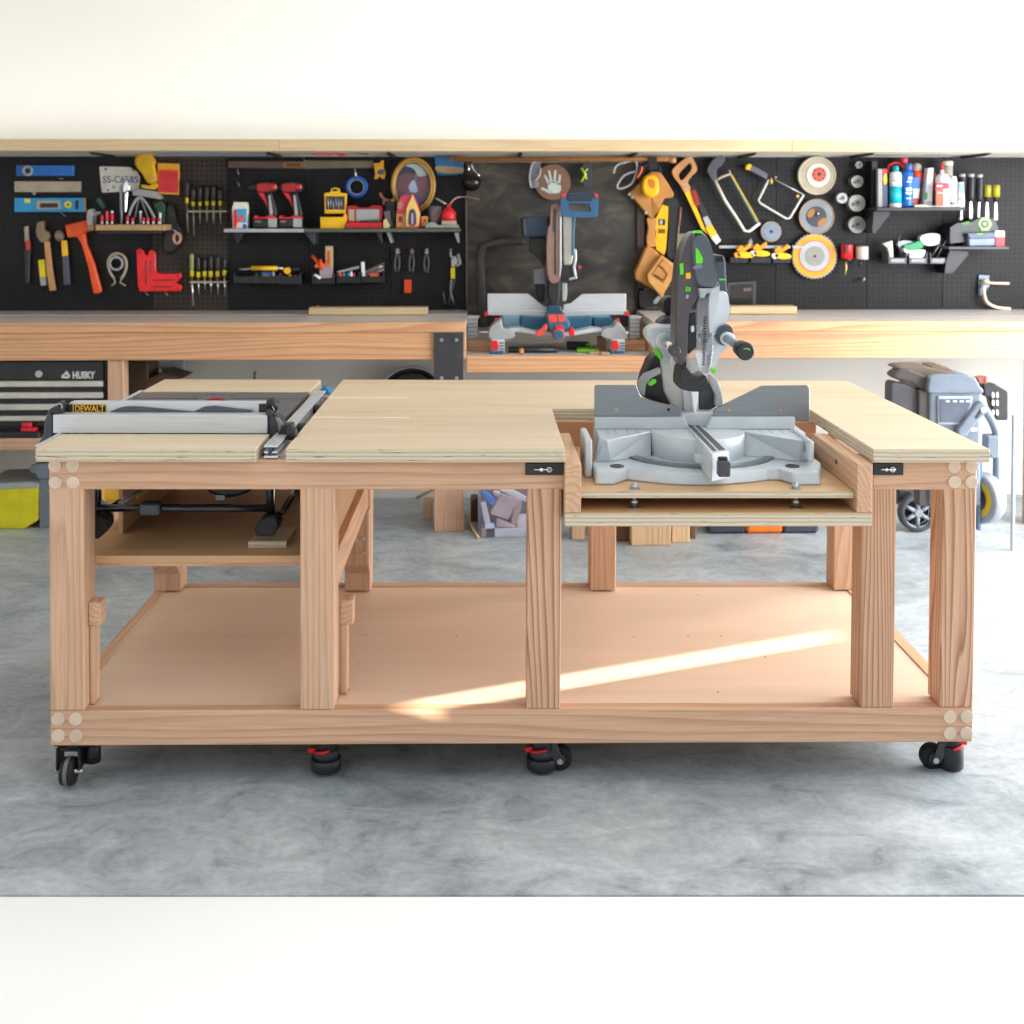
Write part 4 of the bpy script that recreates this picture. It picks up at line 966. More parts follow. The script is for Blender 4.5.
lp = W('licence_plate', 'pale licence plate with blue characters above the small bit shelf', 'licence plate', [('plate', 'o', ((48, 220), (60, 210), (395, 215), (480, 270), (515, 330), (500, 470), (440, 490), (90, 508), (75, 495)), .012, .003, OFFW, .0006), ('screw', 'c', (122, 240), 14, .014, .003, DK), ('screw', 'c', (435, 248), 14, .014, .003, DK), ('screw', 'c', (148, 480), 12, .014, .003, DK), ('emblem', 'c', (210, 445), 18, .0135, .002, plain('sage', '#8c9a7a'))], A5)
pp = at(95+88/11.378, 148+395/11.378, YP-.0128)
text('SS-C6585', 'lettering', lp, (pp.x, YP-.0125, pp.z), .050, plain('plate_navy', '#33446e', .5), .0005, sx=.93, bold=.0005)
W('work_glove', 'yellow work glove hung between the licence plate and the red packet', 'glove', [('hand', 'd', ((440, 150), (470, 80), (530, 38), (590, 50), (640, 90), (680, 150), (670, 200), (690, 300), (690, 380), (640, 410), (580, 390), (530, 300), (470, 230)), .05, .045, plain('glove_yellow', '#dcae12', .6), .75), ('cuff', 'd', ((515, 420), (540, 415), (620, 425), (690, 395), (715, 420), (690, 460), (640, 475), (520, 455)), .045, .04, plain('glove_yellow', '#dcae12', .6), .8), ('tag', 'o', ((655, 330), (690, 335), (690, 370), (655, 365)), .053, .004, plain('pale_pink_tag', '#e0b8a8'))], A5)
W('product_packet', 'red and yellow packet hung beside the yellow glove', 'packet', [('card', 'o', ((708, 170), (950, 178), (955, 532), (715, 525)), .03, .026, plain('packet_yellow', '#e8a81a', .4)), ('front', 'o', ((722, 250), (945, 262), (945, 512), (722, 500)), .032, .003, RED, .0005), ('front_', 'o', ((722, 240), (945, 250), (945, 268), (722, 262)), .0335, .002, ORA, .0003), ('picture', 's', (830, 415), (70, 4, 62), .030, plain('packet_picture', '#e8913a', .4))], A5)
# small bit shelf
ss = W('bit_shelf', 'small wooden bit shelf on black brackets on the left pegboard', 'shelf', [('board', 'b', (5, 872, 795, 940), .20, .19, plain('shelf_pine', '#b08e62', .55), .003), ('bracket', 'o', ((20, 945), (740, 945), (740, 975), (40, 975)), .18, .175, BLK)], A5)
for i, (x, y0, mt, l) in enumerate(((80, 760, RED, 'short red capped router bit at the left end of the small bit shelf'), (138, 715, plain('pinkish_red', '#d83a58'), 'tall pinkish red router bit on the small bit shelf'), (195, 740, RED, 'white tipped red router bit on the small bit shelf'), (370, 775, RED, 'broad red and white router bit below the chrome wrench'), (430, 790, RED, 'second red banded bit right of the chrome wrench'), (552, 790, RED, 'third red banded bit right of the chrome wrench'), (603, 790, RED, 'fourth red banded bit right of the chrome wrench'), (665, 792, RED, 'fifth red banded bit right of the chrome wrench'), (730, 795, RED, 'last red banded bit at the right end of the small bit shelf'))):
    W('router_bit', l, 'router bit', [('shank', 'l', x, ((12, 868), (12, 835)), .16, WHT), ('cap', 'l', x, ((14, 835), (17, 832), (17, y0+8), (10, y0)), .16, mt)]+([('tip', 'l', x, ((10, y0), (14, y0-5), (12, y0-22), (6, y0-28)), .16, WHT)] if i in (2,) else []), A5, 'router bits on the small bit shelf')
W('router_bit', 'tall bare white bit standing among the red banded bits', 'router bit', [('shank', 'l', 518, ((10, 868), (10, 740), (16, 735), (14, 715)), .13, WHT)], A5, 'router bits on the small bit shelf')
W('router_bit', 'tall white bit near the green card on the small bit shelf', 'router bit', [('shank', 'l', 742, ((10, 868), (10, 800), (16, 790), (14, 735)), .13, WHT)], A5, 'router bits on the small bit shelf')
W('adjustable_wrench', 'shiny chrome adjustable wrench standing on the small bit shelf', 'wrench', [('head', 'o', ((318, 455), (345, 375), (385, 385), (372, 410), (400, 430), (390, 480), (350, 495), (325, 520)), .10, .02, CHROME), ('handle', 'o', ((335, 515), (372, 500), (362, 620), (352, 730), (335, 730), (332, 600)), .10, .016, CHROME)], A5)
W('metal_rod', 'thin steel rod standing left of the chrome wrench', 'rod', [('', 'o', ((275, 450), (305, 400), (312, 680), (305, 868), (288, 868), (278, 600)), .09, .012, HKM)], A5)
W('cable_bundle', 'arched grey cables rising from the small bit shelf', 'cable', [('cable', 't', ((385, 770), (430, 650), (505, 560), (590, 640), (680, 800)), 14, .08, GRY, 4), ('cable_', 't', ((455, 790), (480, 660), (510, 570), (560, 680), (600, 790)), 8, .08, MID, 4)], A5)
W('scraper', 'wide grey metal scraper hung over the bit shelf', 'scraper', [('', 'o', ((425, 490), (500, 468), (690, 492), (760, 560), (740, 585), (600, 560), (425, 540)), .05, .045, GRY)], A5)
W('card', 'dark green card standing at the right end of the small bit shelf', 'card', [('', 'o', ((660, 640), (760, 600), (800, 650), (790, 866), (760, 866), (690, 690)), .07, .03, plain('dark_green', '#1f4a3a', .5))], A5)
W('screwdriver', 'screwdriver with dark green handle leaning on the bit shelf', 'screwdriver', [('handle', 'o', ((10, 590), (35, 565), (55, 570), (115, 665), (95, 690), (50, 660)), .06, .03, plain('bottle_green', '#2c5240', .45))], A5)
W('spray_gun', 'grey spray gun head standing left of the bit shelf', 'spray gun', [('body', 'o', ((345, 385), (365, 378), (375, 400), (395, 390), (398, 402), (375, 415), (372, 460), (345, 460), (340, 420)), .14, .05, GRY), ('foot', 'b', (345, 460, 378, 490), .14, .135, plain('shelf_pine', '#b08e62', .55))], A1)
W('tape_dispenser', 'black round tool with pinkish wooden ring right of the bit shelf', 'tape tool', [('body', 'd', ((760, 340), (790, 380), (800, 440), (826, 480), (832, 540), (800, 590), (760, 610), (730, 590), (735, 500), (745, 400)), .07, .06, BLK, .85), ('ring', 'g', (804, 528), 17, 7, .078, plain('pink_wood', '#c79a80', .5), 1.5), ('pin', 't', ((785, 485), (800, 498)), 5, .08, SIL)], A1)
# screwdrivers, upper row then lower row
ORD = ['first', 'second', 'third', 'fourth', 'fifth', 'sixth', 'seventh', 'eighth']
SDB = plain('screwdriver_black', '#242528', .4); SDS = plain('screwdriver_steel', '#a7a9ab', .28, .8)
for i, (x, y0, y1_, y2, y3) in enumerate(((855, 235, 320, 350, 500), (887, 270, 340, 362, 512), (921, 262, 340, 362, 452), (957, 258, 338, 360, 450), (990, 258, 338, 360, 455))):
    d_ = (x-855)*.0
    W('screwdriver', f'black and yellow screwdriver, {ORD[i]} from the left in the upper row', 'screwdriver', [('handle', 'l', x, ((9, y1_), (13, y1_-8), (12, (y0+y1_)/2), (15, y0+16), (11, y0)), .035, SDB), ('collar', 'l', x, ((8, y2+2), (9, y1_)), .035, YEL2), ('blade', 't', ((x, y2), (x+(4 if i < 2 else 1), y3)), 4.5, .035, SDS)], A1, 'screwdrivers in the upper rack')
for i, (x, y0, y1_, y2, y3) in enumerate(((24, 385, 480, 510, 640), (74, 390, 480, 515, 650))):
    W('screwdriver', f'black and yellow screwdriver, {ORD[i+5]} from the left in the upper row', 'screwdriver', [('handle', 'l', x, ((12, y1_), (18, y1_-10), (16, (y0+y1_)/2), (20, y0+20), (14, y0)), .035, SDB), ('collar', 'l', x, ((11, y2+2), (12, y1_)), .035, YEL2), ('blade', 't', ((x, y2), (x+6, y3)), 6, .035, SDS)], A2, 'screwdrivers in the upper rack')
W('screwdriver_rack', 'metal strip rack holding the upper row of screwdrivers', 'rack', [('', 'b', (262, 72, 520, 84), .05, .048, KHA, .001)], A7)
for i, (x, y0, y1_, y2, y3, hm) in enumerate(((286, 368, 478, 522, 725, plain('clear_green_handle', '#8f9a66', .4)), (330, 385, 490, 528, 650, SDB), (373, 400, 485, 522, 612, SDB), (414, 375, 485, 525, 635, SDB), (461, 380, 485, 525, 650, SDB), (508, 392, 480, 515, 650, SDB))):
    W('screwdriver', (f'black and yellow screwdriver, {ORD[i]} from the left in the lower row' if i else 'long screwdriver with greenish handle, first in the lower row'), 'screwdriver', [('handle', 'l', x, ((10, y1_), (15, y1_-10), (13, (y0+y1_)/2), (15, y0+18), (11, y0)), .035, hm), ('collar', 'l', x, ((13, y2), (13, y1_)), .035, YEL2), ('blade', 't', ((x, y2), (x+(10 if i == 0 else 5), y3)), 7 if i in (0, 3, 4, 5) else 6, .035, CHROME)], A7, 'screwdrivers in the lower rack')
W('screwdriver_rack', 'metal strip rack holding the lower row of screwdrivers', 'rack', [('', 'b', (270, 556, 520, 568), .05, .048, KHA, .001)], A7)
# long dark shelf
YSH = .24
dsh = W('metal_shelf', 'long dark grey metal shelf holding the drills and toy house', 'shelf', [('board', 'b', (100, 686, 685, 712), YSH, YSH-.001, GRY), ('board_', 'o', ((685, 686), (1830, 683), (1830, 708), (685, 712)), YSH, YSH-.001, plain('green_grey_shelf', '#4d564c', .5)), ('bracket', 'o', ((170, 714), (250, 714), (205, 800), (195, 800)), .14, .138, BLK), ('bracket_', 'o', ((690, 714), (770, 714), (768, 800), (755, 800)), .14, .138, DK), ('bracket_1', 'o', ((1215, 714), (1250, 714), (1265, 790), (1255, 790)), .14, .138, DK), ('bracket_2', 'o', ((1290, 714), (1310, 714), (1332, 790), (1320, 790)), .14, .138, GRY), ('bracket_3', 'o', ((1785, 714), (1815, 714), (1822, 790), (1812, 790)), .14, .138, GRY)], A2)
W('wooden_level', 'long brown wooden level with pale end hung above the drills', 'level', [('body', 'o', ((130, 190), (690, 190), (690, 248), (130, 240)), .03, .029, plain('brown_level', '#5d4a40', .5)), ('body', 'o', ((690, 185), (1190, 188), (1190, 240), (690, 248)), .03, .029, plain('olive_brown_level', '#6b6350', .5)), ('brass_label', 'b', (530, 200, 692, 238), .032, .003, plain('dull_brass', '#9a6d3a', .4, .3)), ('brass_label>panel', 'b', (560, 208, 662, 230), .0335, .003, plain('label_brown', '#5a3d22', .5), .0003), ('hook', 't', ((680, 165), (692, 190)), 7, (.0, .035), HKM)], A2)
W('pegboard_hook', 'silver hook on the pegboard above the small blue box', 'hook', [('', 't', ((185, 262), (200, 250), (210, 290)), 7, (.0, .03, .04), HKM)], A2, 'empty hooks')
W('pegboard_hook', 'lower silver hook above the small blue box', 'hook', [('', 't', ((190, 340), (204, 335), (214, 375)), 7, (.0, .03, .04), HKM)], A2, 'empty hooks')
W('box', 'small white box with blue and red print at the left end of the drill shelf', 'box', [('carton', 'o', ((160, 535), (175, 490), (262, 492), (270, 530), (270, 685), (165, 685)), .19, .06, OFFW), ('print', 'b', (195, 540, 268, 640), .1915, .003, plain('print_blue', '#3a9cc9', .5), .0003), ('print_red', 'os', ((172, 560), (190, 545), (200, 600), (190, 680), (172, 660)), .1925, .003, RED, .0003), ('print_red_', 'os', ((200, 620), (240, 585), (250, 600), (215, 640)), .1935, .003, ORA, .0003), ('print_low', 'b', (240, 650, 268, 684), .192, .003, BLU, .0003)], A2)
for dx, l in ((0, 'red and black cordless drill, left one of the pair on the shelf'), (183, 'red and black cordless drill, right one of the pair on the shelf')):
    s = lambda *p: tuple((x+dx, y) for x, y in p)
    W('cordless_drill', l, 'drill', [('motor_housing', 'os', s((340, 355), (410, 342), (480, 350), (492, 385), (480, 415), (420, 425), (350, 418), (336, 385)), .17, .08, BLK, .006), ('red_band', 'os', s((345, 360), (385, 352), (440, 356), (440, 405), (390, 415), (345, 410)), .175, .07, RED2, .004), ('red_cap', 'b', (440+dx, 358, 484+dx, 398), .178, .06, RED, .006), ('chuck', 'o', s((275, 378), (300, 365), (338, 365), (338, 405), (300, 402), (275, 392)), .155, .045, BLK, .004), ('trigger', 'o', s((345, 420), (390, 418), (415, 470), (422, 535), (395, 480), (370, 450)), .16, .04, RED, .003), ('handle', 'o', s((415, 420), (450, 420), (478, 520), (492, 600), (425, 600), (420, 520)), .165, .05, BLK, .006), ('grip_strip', 'o', s((425, 440), (440, 440), (458, 560), (455, 600), (438, 600)), .169, .006, GRY, .001), ('battery', 'b', (315+dx, 612, 490+dx, 680), .19, .10, BLK, .006), ('battery_trim', 'o', s((318, 600), (335, 585), (352, 600), (400, 600), (430, 585), (470, 590), (490, 612), (318, 614)), .188, .09, RED, .002), ('battery_label', 'b', (425+dx, 610, 488+dx, 676), .192, .004, GRY, .001), ('battery_label_', 'b', (330+dx, 625, 372+dx, 640), .192, .004, plain('faded_print', '#8a6f70', .5), .0005)], A2, 'cordless drills')
W('drill_bit_case', 'yellow open drill bit case standing on the shelf', 'case', [('base', 'o', ((805, 600), (970, 600), (985, 570), (998, 600), (985, 685), (808, 685)), .18, .07, YEL), ('lid', 'o', ((835, 425), (880, 418), (885, 392), (915, 382), (945, 392), (950, 420), (1000, 428), (990, 575), (838, 575)), .14, .03, YEL), ('lid>window', 'b', (850, 448, 985, 545), .143, .004, DK, .0005), ('lid>slot', 'o', ((895, 400), (915, 393), (935, 400), (935, 410), (895, 410)), .143, .004, BLK, .0005)]+[('lid>bit', 't', ((862+i*19, 455+(i % 3)*10), (868+i*19, 540-(i % 2)*12)), 4, .147, SIL) for i in range(6)], A2)
W('tape_roll', 'bright blue tape roll hung on the pegboard', 'tape', [('roll', 'g', (182, 355), 64, 13, .03, plain('tape_blue', '#0b62c4', .4)), ('core', 'g', (182, 355), 50, 5, .034, plain('core_grey', '#9a96a0', .5)), ('hook', 't', ((165, 205), (172, 240), (180, 300)), 8, (.0, .04, .04), CHROME)], A3)
W('socket_case', 'open red socket case with grey tray on the shelf', 'case', [('lid', 'o', ((110, 490), (145, 480), (175, 482), (195, 495), (265, 495), (290, 478), (340, 480), (358, 492), (352, 600), (118, 600)), .14, .03, RED2), ('lid>panel', 'b', (178, 508, 335, 588), .143, .004, GRY, .0005), ('lid>panel_', 'b', (128, 508, 165, 588), .143, .004, KHA, .0005), ('base', 'o', ((104, 608), (120, 598), (352, 598), (350, 636), (106, 636)), .19, .07, RED)]+[('socket', 'c', (210+i*22, 590), 9, .16, .02, DK) for i in range(6)], A3)
W('gadget', 'small grey and black gadget between the red case and the toy house', 'gadget', [('body', 'o', ((365, 520), (415, 515), (415, 570), (440, 640), (380, 600)), .12, .05, MID), ('black_body', 'o', ((370, 470), (400, 440), (440, 438), (450, 480), (448, 636), (400, 636), (372, 500)), .10, .06, BLK, .004), ('light', 's', (430, 447), 14, .11, SIL), ('bottle', 'o', ((365, 580), (385, 570), (395, 600), (410, 615), (405, 638), (362, 638)), .18, .03, plain('cream', '#d8c08c', .5))], A3)
W('figurine', 'small brown wooden figurine with raised arm on the shelf', 'figurine', [('', 'os', ((335, 398), (350, 395), (362, 420), (385, 435), (405, 438), (402, 450), (380, 452), (372, 476), (358, 472), (362, 445), (342, 420)), .11, .02, plain('figurine_brown', '#a5683f', .5))], A3)
W('soft_toy', 'small yellow toy hung above the red socket case', 'toy', [('body', 'os', ((135, 190), (165, 185), (205, 180), (210, 165), (240, 155), (242, 190), (240, 230), (260, 290), (245, 345), (220, 345), (195, 320), (180, 345), (148, 345), (155, 300), (148, 240)), .04, .03, plain('toy_yellow', '#d99a1e', .6)), ('vest', 'os', ((185, 260), (235, 250), (250, 285), (215, 305), (180, 290)), .043, .006, plain('toy_blue', '#3f5070', .6), .0005)], A6)
fr = W('framed_portrait', 'oval gold framed portrait of two people leaning on the pegboard', 'picture', [('frame', 'g', (545, 412), 210, 22, .06, GOLD, 1.28), ('frame>inner_rim', 'g', (545, 412), 188, 8, .066, plain('pale_gold', '#c9a050', .4, .3), 1.28)], A6)
m = MB(); cpt = at(360+545/10.24, 145+412/10.24, YP-.05); s_ = sc(YP-.05)/10.24
m.poly([(cpt.x+186*s_*math.cos(t), cpt.z+186*1.28*s_*math.sin(t)) for t in [2*math.pi*i/48 for i in range(48)]], 'Y', YP-.05, YP-.03, plain('photo_grey', '#6a6670', .4)); pn = m.build('picture', fr)
def fl(pts, dy, mt, cv=A6, nm='picture_patch', par=pn, smooth=1):
    m = MB(); q = [(cv[0]+x/cv[2], cv[1]+y/cv[2]) for x, y in pts]; m.ol(curvepx(q, 4) if smooth else q, YP-dy, .0006, mt, 0); return m.build(nm, par)
fl([(480, 205), (560, 195), (650, 215), (690, 280), (660, 320), (600, 320), (560, 270), (490, 240)], .0506, plain('photo_sky', '#a8bdb8', .4))
fl([(395, 290), (430, 230), (500, 230), (560, 270), (560, 330), (520, 420), (500, 470), (420, 500), (385, 470), (375, 380)], .0512, plain('photo_skin_left', '#6b4d52', .4))
fl([(400, 280), (450, 225), (520, 230), (570, 270), (560, 300), (480, 290), (410, 310)], .0518, plain('photo_cap', '#3b3a48', .4))
fl([(590, 340), (640, 320), (700, 330), (712, 420), (690, 500), (620, 510), (580, 440)], .0512, plain('photo_skin_right', '#74505a', .4))
fl([(500, 420), (545, 360), (575, 400), (590, 470), (560, 490), (510, 470)], .0518, plain('photo_shirt', '#9fb0c8', .4))
fl([(590, 540), (640, 510), (680, 560), (650, 610), (600, 630)], .0518, plain('photo_coat', '#5b5a82', .4))
W('toy_house', 'pink and yellow toy house with steep red roof on the shelf', 'toy house', [('side_wall', 'o', ((372, 700), (470, 700), (470, 848), (372, 848)), .17, .09, plain('house_cream', '#cda56a', .5)), ('front_wall', 'o', ((470, 660), (538, 505), (610, 690), (600, 852), (470, 852)), .19, .10, plain('house_yellow', '#e6c070', .5)), ('roof', 'o', ((368, 695), (390, 600), (420, 520), (530, 500), (540, 515), (472, 660), (465, 705)), .18, .10, plain('house_pink', '#c23a50', .5)), ('roof_edge', 'o', ((540, 505), (585, 590), (600, 650), (612, 690), (600, 690), (538, 530)), .185, .10, plain('house_pink', '#c23a50', .5)), ('roof>dormer', 'os', ((385, 600), (410, 570), (435, 600), (430, 650), (385, 650)), .184, .01, plain('house_dull', '#a87866', .5), .001), ('door', 'os', ((500, 700), (520, 660), (545, 655), (570, 690), (572, 815), (500, 815)), .192, .006, plain('house_plum', '#4a4258', .5), .001), ('door>door_panel', 'b', (527, 700, 545, 812), .1935, .004, plain('lilac', '#b7a6cc', .5), .0005), ('window', 'b', (392, 730, 435, 790), .173, .006, RED2, .001), ('base', 'b', (368, 830, 605, 853), .194, .11, plain('house_base', '#c9683f', .5))], A6)
W('toy_block', 'small dark red and yellow blocks beside the toy house', 'block', [('red_block', 'b', (578, 735, 632, 848), .18, .06, RED2), ('yellow_block', 'b', (632, 730, 692, 835), .175, .05, plain('block_yellow', '#d98f1e', .5)), ('yellow_block>panel', 'b', (650, 755, 678, 790), .177, .004, plain('block_blue', '#46607a', .5), .0005)], A6)
W('glass_jar', 'clear glass jar of red and white bits behind the oil can', 'jar', [('glass', 'l', 770, ((58, 790), (62, 760), (66, 640), (66, 625)), .12, CLEAR), ('contents', 'os', ((730, 780), (735, 700), (770, 640), (830, 640), (820, 700), (800, 780)), .13, .02, plain('jar_contents', '#8d6a66', .5))], A6)
W('oil_can', 'bright red oil can with pale spout on the shelf', 'oil can', [('body', 'l', 908, ((72, 772), (76, 740), (74, 690), (45, 655), (22, 640), (20, 600)), .17, RED), ('base', 'b', (835, 775, 985, 822), .20, .08, KHA), ('spout', 't', ((925, 600), (960, 560), (1000, 535), (1030, 535)), 7, (.17, .17, .17, .17), plain('spout_pink', '#c9a0a0', .4), 4), ('lever', 't', ((880, 605), (840, 580), (775, 545)), 9, .17, SIL)], A6)
W('tray', 'flat pale grey tray under the red oil can', 'tray', [('', 'o', ((668, 820), (700, 800), (735, 785), (775, 800), (800, 822), (1010, 815), (1010, 850), (668, 850)), .22, .05, plain('tray_grey', '#8f948f', .5))], A6)
W('picture', 'small blue and sand coloured landscape picture under the overhead shelf', 'picture', [('print', 'o', ((760, 112), (1060, 118), (1055, 300), (880, 300), (780, 290)), .012, .01, plain('sea_blue', '#2b6aa0', .5)), ('sand', 'os', ((770, 225), (850, 215), (1050, 235), (1040, 285), (900, 290), (790, 270)), .014, .003, plain('sand', '#a8926f', .6), .0003), ('cloud', 'o', ((915, 115), (1060, 118), (1055, 165), (915, 165)), .014, .003, plain('tan_card', '#8c7a60', .6), .0003), ('foot', 'b', (790, 288, 1000, 312), .013, .011, plain('teal_strip', '#1f5f7a', .5))], A6)
# second tier: bins and hanging pliers
def bin_(x0, x1, y0, y1, l, cv=A2):
    return W('storage_bin', l, 'storage bin', [('front', 'o', ((x0, y0), (x1, y0), (x1-4, y1), (x0+4, y1)), .10, .008, BLK), ('body', 'o', ((x0, y0-22), (x0+8, y0-22), (x0+8, y1), (x0, y1)), .10, .098, BLK), ('body', 'o', ((x1-8, y0-22), (x1, y0-22), (x1, y1), (x1-8, y1)), .10, .098, BLK), ('body', 'b', (x0, y1-8, x1, y1), .10, .098, BLK)], cv, 'black bins on the left pegboard')
bin_(572, 725, 520, 572, 'black bin under the left end of the yellow tube', A7)
bin_(728, 885, 520, 575, 'black bin holding the blue and yellow bits', A7)
bin_(890, 1030, 520, 580, 'black bin under the yellow tape end', A7)
bin_(118, 240, 260, 295, 'black bin holding the orange handled tools', A8)
bin_(250, 375, 250, 292, 'black bin holding coloured pens below a slanted bar', A8)
bin_(380, 505, 250, 290, 'black bin holding a white marker and yellow block', A8)
W('tube_tool', 'yellow tube tool with white tip lying across the black bins', 'tool', [('tube', 't', ((690, 466), (870, 466)), 15, .085, YEL), ('tip', 't', ((870, 466), (908, 466)), 7, .085, WHT), ('nose', 't', ((610, 472), (640, 474), (690, 468)), 5, .085, SIL)], A7)
W('tape_measure', 'yellow end of a small tape tool in the bins', 'tape measure', [('body', 'os', ((912, 468), (950, 462), (955, 495), (935, 508), (915, 495)), .09, .03, YEL), ('strap', 't', ((955, 478), (1020, 470)), 7, .08, NAVY)], A7)
W('packet', 'blue packet in the second black bin', 'packet', [('', 'b', (760, 490, 840, 515), .07, .03, BLU)], A7)
W('small_bits', 'small orange and yellow bits in the second black bin', 'bits', [('', 'os', ((765, 515), (800, 512), (830, 520), (862, 515), (865, 540), (780, 540)), .08, .02, plain('bits_orange', '#c98540', .5))], A7)
W('pen', 'silver capped pen standing in the second black bin', 'pen', [('', 'b', (836, 488, 850, 540), .085, .012, SIL)], A7)
W('peg', 'yellow peg sticking out of the third black bin', 'peg', [('', 'o', ((945, 512), (965, 510), (960, 545), (948, 545)), .085, .012, YEL)], A7)
W('small_bit', 'small orange bit in the third black bin', 'bit', [('', 'b', (978, 515, 1010, 535), .07, .02, plain('rust', '#9c5a3c', .5))], A7)
W('marker', 'long orange marker leaning left in the orange tool bin', 'marker', [('', 't', ((120, 138), (168, 200)), 9, (.06, .08), ORA)], A8, 'pens in the bins')
W('marker', 'short orange marker upright in the orange tool bin', 'marker', [('', 't', ((162, 158), (172, 215)), 10, .085, ORA)], A8, 'pens in the bins')
W('brush', 'orange and yellow brush lying in the orange tool bin', 'brush', [('', 'os', ((135, 185), (165, 180), (205, 180), (205, 198), (165, 202), (138, 205)), .085, .02, plain('brush_orange', '#e0662a', .5))], A8)
W('packet', 'tall pale packet with orange stripe standing in the bin', 'packet', [('card', 'b', (190, 86, 230, 225), .05, .02, plain('card_yellowish', '#c9bd8c', .5)), ('stripe', 'b', (200, 112, 216, 190), .052, .004, ORA, .0005)], A8)
W('parts_bag', 'grey and white bag of parts in the orange tool bin', 'bag', [('', 'os', ((160, 205), (200, 198), (225, 205), (225, 262), (170, 262)), .09, .03, plain('bag_grey', '#a59aa5', .6))], A8)
W('pen', 'white pen lying at the left of the orange tool bin', 'pen', [('', 't', ((132, 240), (165, 262)), 8, .095, WHT)], A8)
W('aluminium_bar', 'slanted aluminium bar over the coloured pens', 'bar', [('', 'o', ((252, 222), (370, 192), (373, 208), (256, 234)), .08, .012, SIL)], A8)
for i, (x, mt, nm) in enumerate(((270, ORA, 'orange'), (290, plain('green_pen', '#5a8a4a'), 'green'), (312, BLU, 'blue'), (330, WHT, 'white'), (345, RED, 'red'))):
    W('pen', f'{nm} pen end standing in the black bin of coloured pens', 'pen', [('', 'l', x, ((8, 262), (8, 238), (5, 230 if i != 3 else 222)), .085, mt)], A8, 'pens in the bins')
W('marker', 'tall white marker standing in the right black bin', 'marker', [('', 'o', ((382, 172), (400, 172), (404, 262), (386, 262)), .085, .018, WHT)], A8, 'pens in the bins')
W('file_set', 'bundle of thin slanted metal rods in the right black bin', 'rods', [('rod', 't', ((405, 222+i*8), (508, 178+i*12)), 2.5, .07, (SIL if i % 2 else plain('rod_brown', '#8c7468', .4))) for i in range(4)], A8)
W('block', 'yellow block with pink top in the right black bin', 'block', [('body', 'b', (428, 245, 480, 262), .085, .03, plain('block_amber', '#dd9a1f')), ('top', 'b', (428, 232, 482, 246), .085, .03, plain('block_pink', '#d9485a'))], A8)
W('orange_ball', 'small orange ball standing behind the pine board on the left counter', 'ball', [('', 's', (150, 418), 12, .06, plain('knob_orange', '#c2662e'))], A8)
PL = plain('plier_grey', '#55565a', .4, .4)
for x, l in ((578, 'black pliers, leftmost of the three hung right of the bins'), (656, 'black pliers with reddish joint, middle of the three right of the bins'), (736, 'black pliers, rightmost of the three hung right of the bins')):
    W('pliers', l, 'pliers', [('jaw', 'o', ((x-8, 100), (x+8, 100), (x+9, 130), (x-9, 130)), .03, .014, SIL if x != 656 else plain('rusty_joint', '#8c5f56', .5)), ('handle', 't', ((x-4, 128), (x-14, 180), (x-8, 225)), 5, .03, PL, 3), ('handle_', 't', ((x+4, 128), (x+12, 175), (x+4, 230)), 5, .03, PL, 3), ('hook', 't', ((x-14, 112), (x+14, 112)), 3, .036, HKM)], A8, 'black pliers')
W('gift_tag', 'bright orange tag hung below the middle pliers', 'tag', [('', 'b', (615, 268, 654, 340), .02, .012, plain('tag_orange', '#e24a1a', .5))], A8)
W('long_pliers', 'long grey pliers with yellow grip at the right of the left pegboard', 'pliers', [('jaw', 't', ((865, 100), (866, 140), (880, 150)), 6, .03, SIL), ('jaw_', 'o', ((868, 145), (895, 140), (905, 170), (890, 200), (870, 200)), .03, .014, GRY), ('jaw_1', 't', ((905, 130), (918, 180), (895, 195)), 8, .03, GRY), ('grip', 'b', (866, 203, 889, 264), .034, .02, YEL2), ('handle', 't', ((870, 264), (866, 330), (885, 400)), 5, .03, HKM, 3), ('handle_', 't', ((888, 264), (868, 340), (855, 400)), 5, .03, PL, 3), ('handle_1', 't', ((825, 335), (838, 400)), 6, .03, PL)], A8)
# ---- middle panel: rail and what hangs on it
YB2 = YP-.012
W('hanging_rail', 'long brown wooden rail below the overhead shelf in the middle', 'rail', [('', 't', ((-30, 46), (1060, 46), (1075, 46)), 14, .05, plain('rail_brown', '#a87442', .5))], B4, None, YB2)
W('hanging_rail', 'short end of the wooden rail above the tool belt', 'rail', [('', 't', ((355, 103), (388, 103)), 16, .05, plain('rail_brown2', '#c08552', .5))], B1, None, YB2)
W('kettle_ball', 'black glossy ball hung on chrome hooks left of the far mitre saw', 'ball', [('ball', 's', (60, 165), 48, .06, plain('gloss_black', '#161616', .15)), ('hook', 't', ((45, 70), (45, 120)), 6, .06, CHROME), ('hook_', 't', ((60, 70), (70, 100), (100, 135)), 6, .06, CHROME, 3), ('strap', 'b', (20, 40, 65, 72), .065, .01, BLK)], B4, None, YP)
W('cable', 'thin pinkish cable looped at the top left of the middle panel', 'cable', [('', 't', ((-10, 240), (30, 240), (60, 245), (98, 252)), 3.5, .02, plain('cable_pink', '#9a7c74', .5), 3)], B4, None, YB2)
W('cable', 'dark cable running up the left edge of the middle panel', 'cable', [('', 't', ((30, 240), (33, 500), (35, 820)), 4, .01, plain('cable_grey', '#6a6662', .5), 3)], B4, None, YB2)
SKN = plain('plaster_hand', '#b9c2bc', .6)
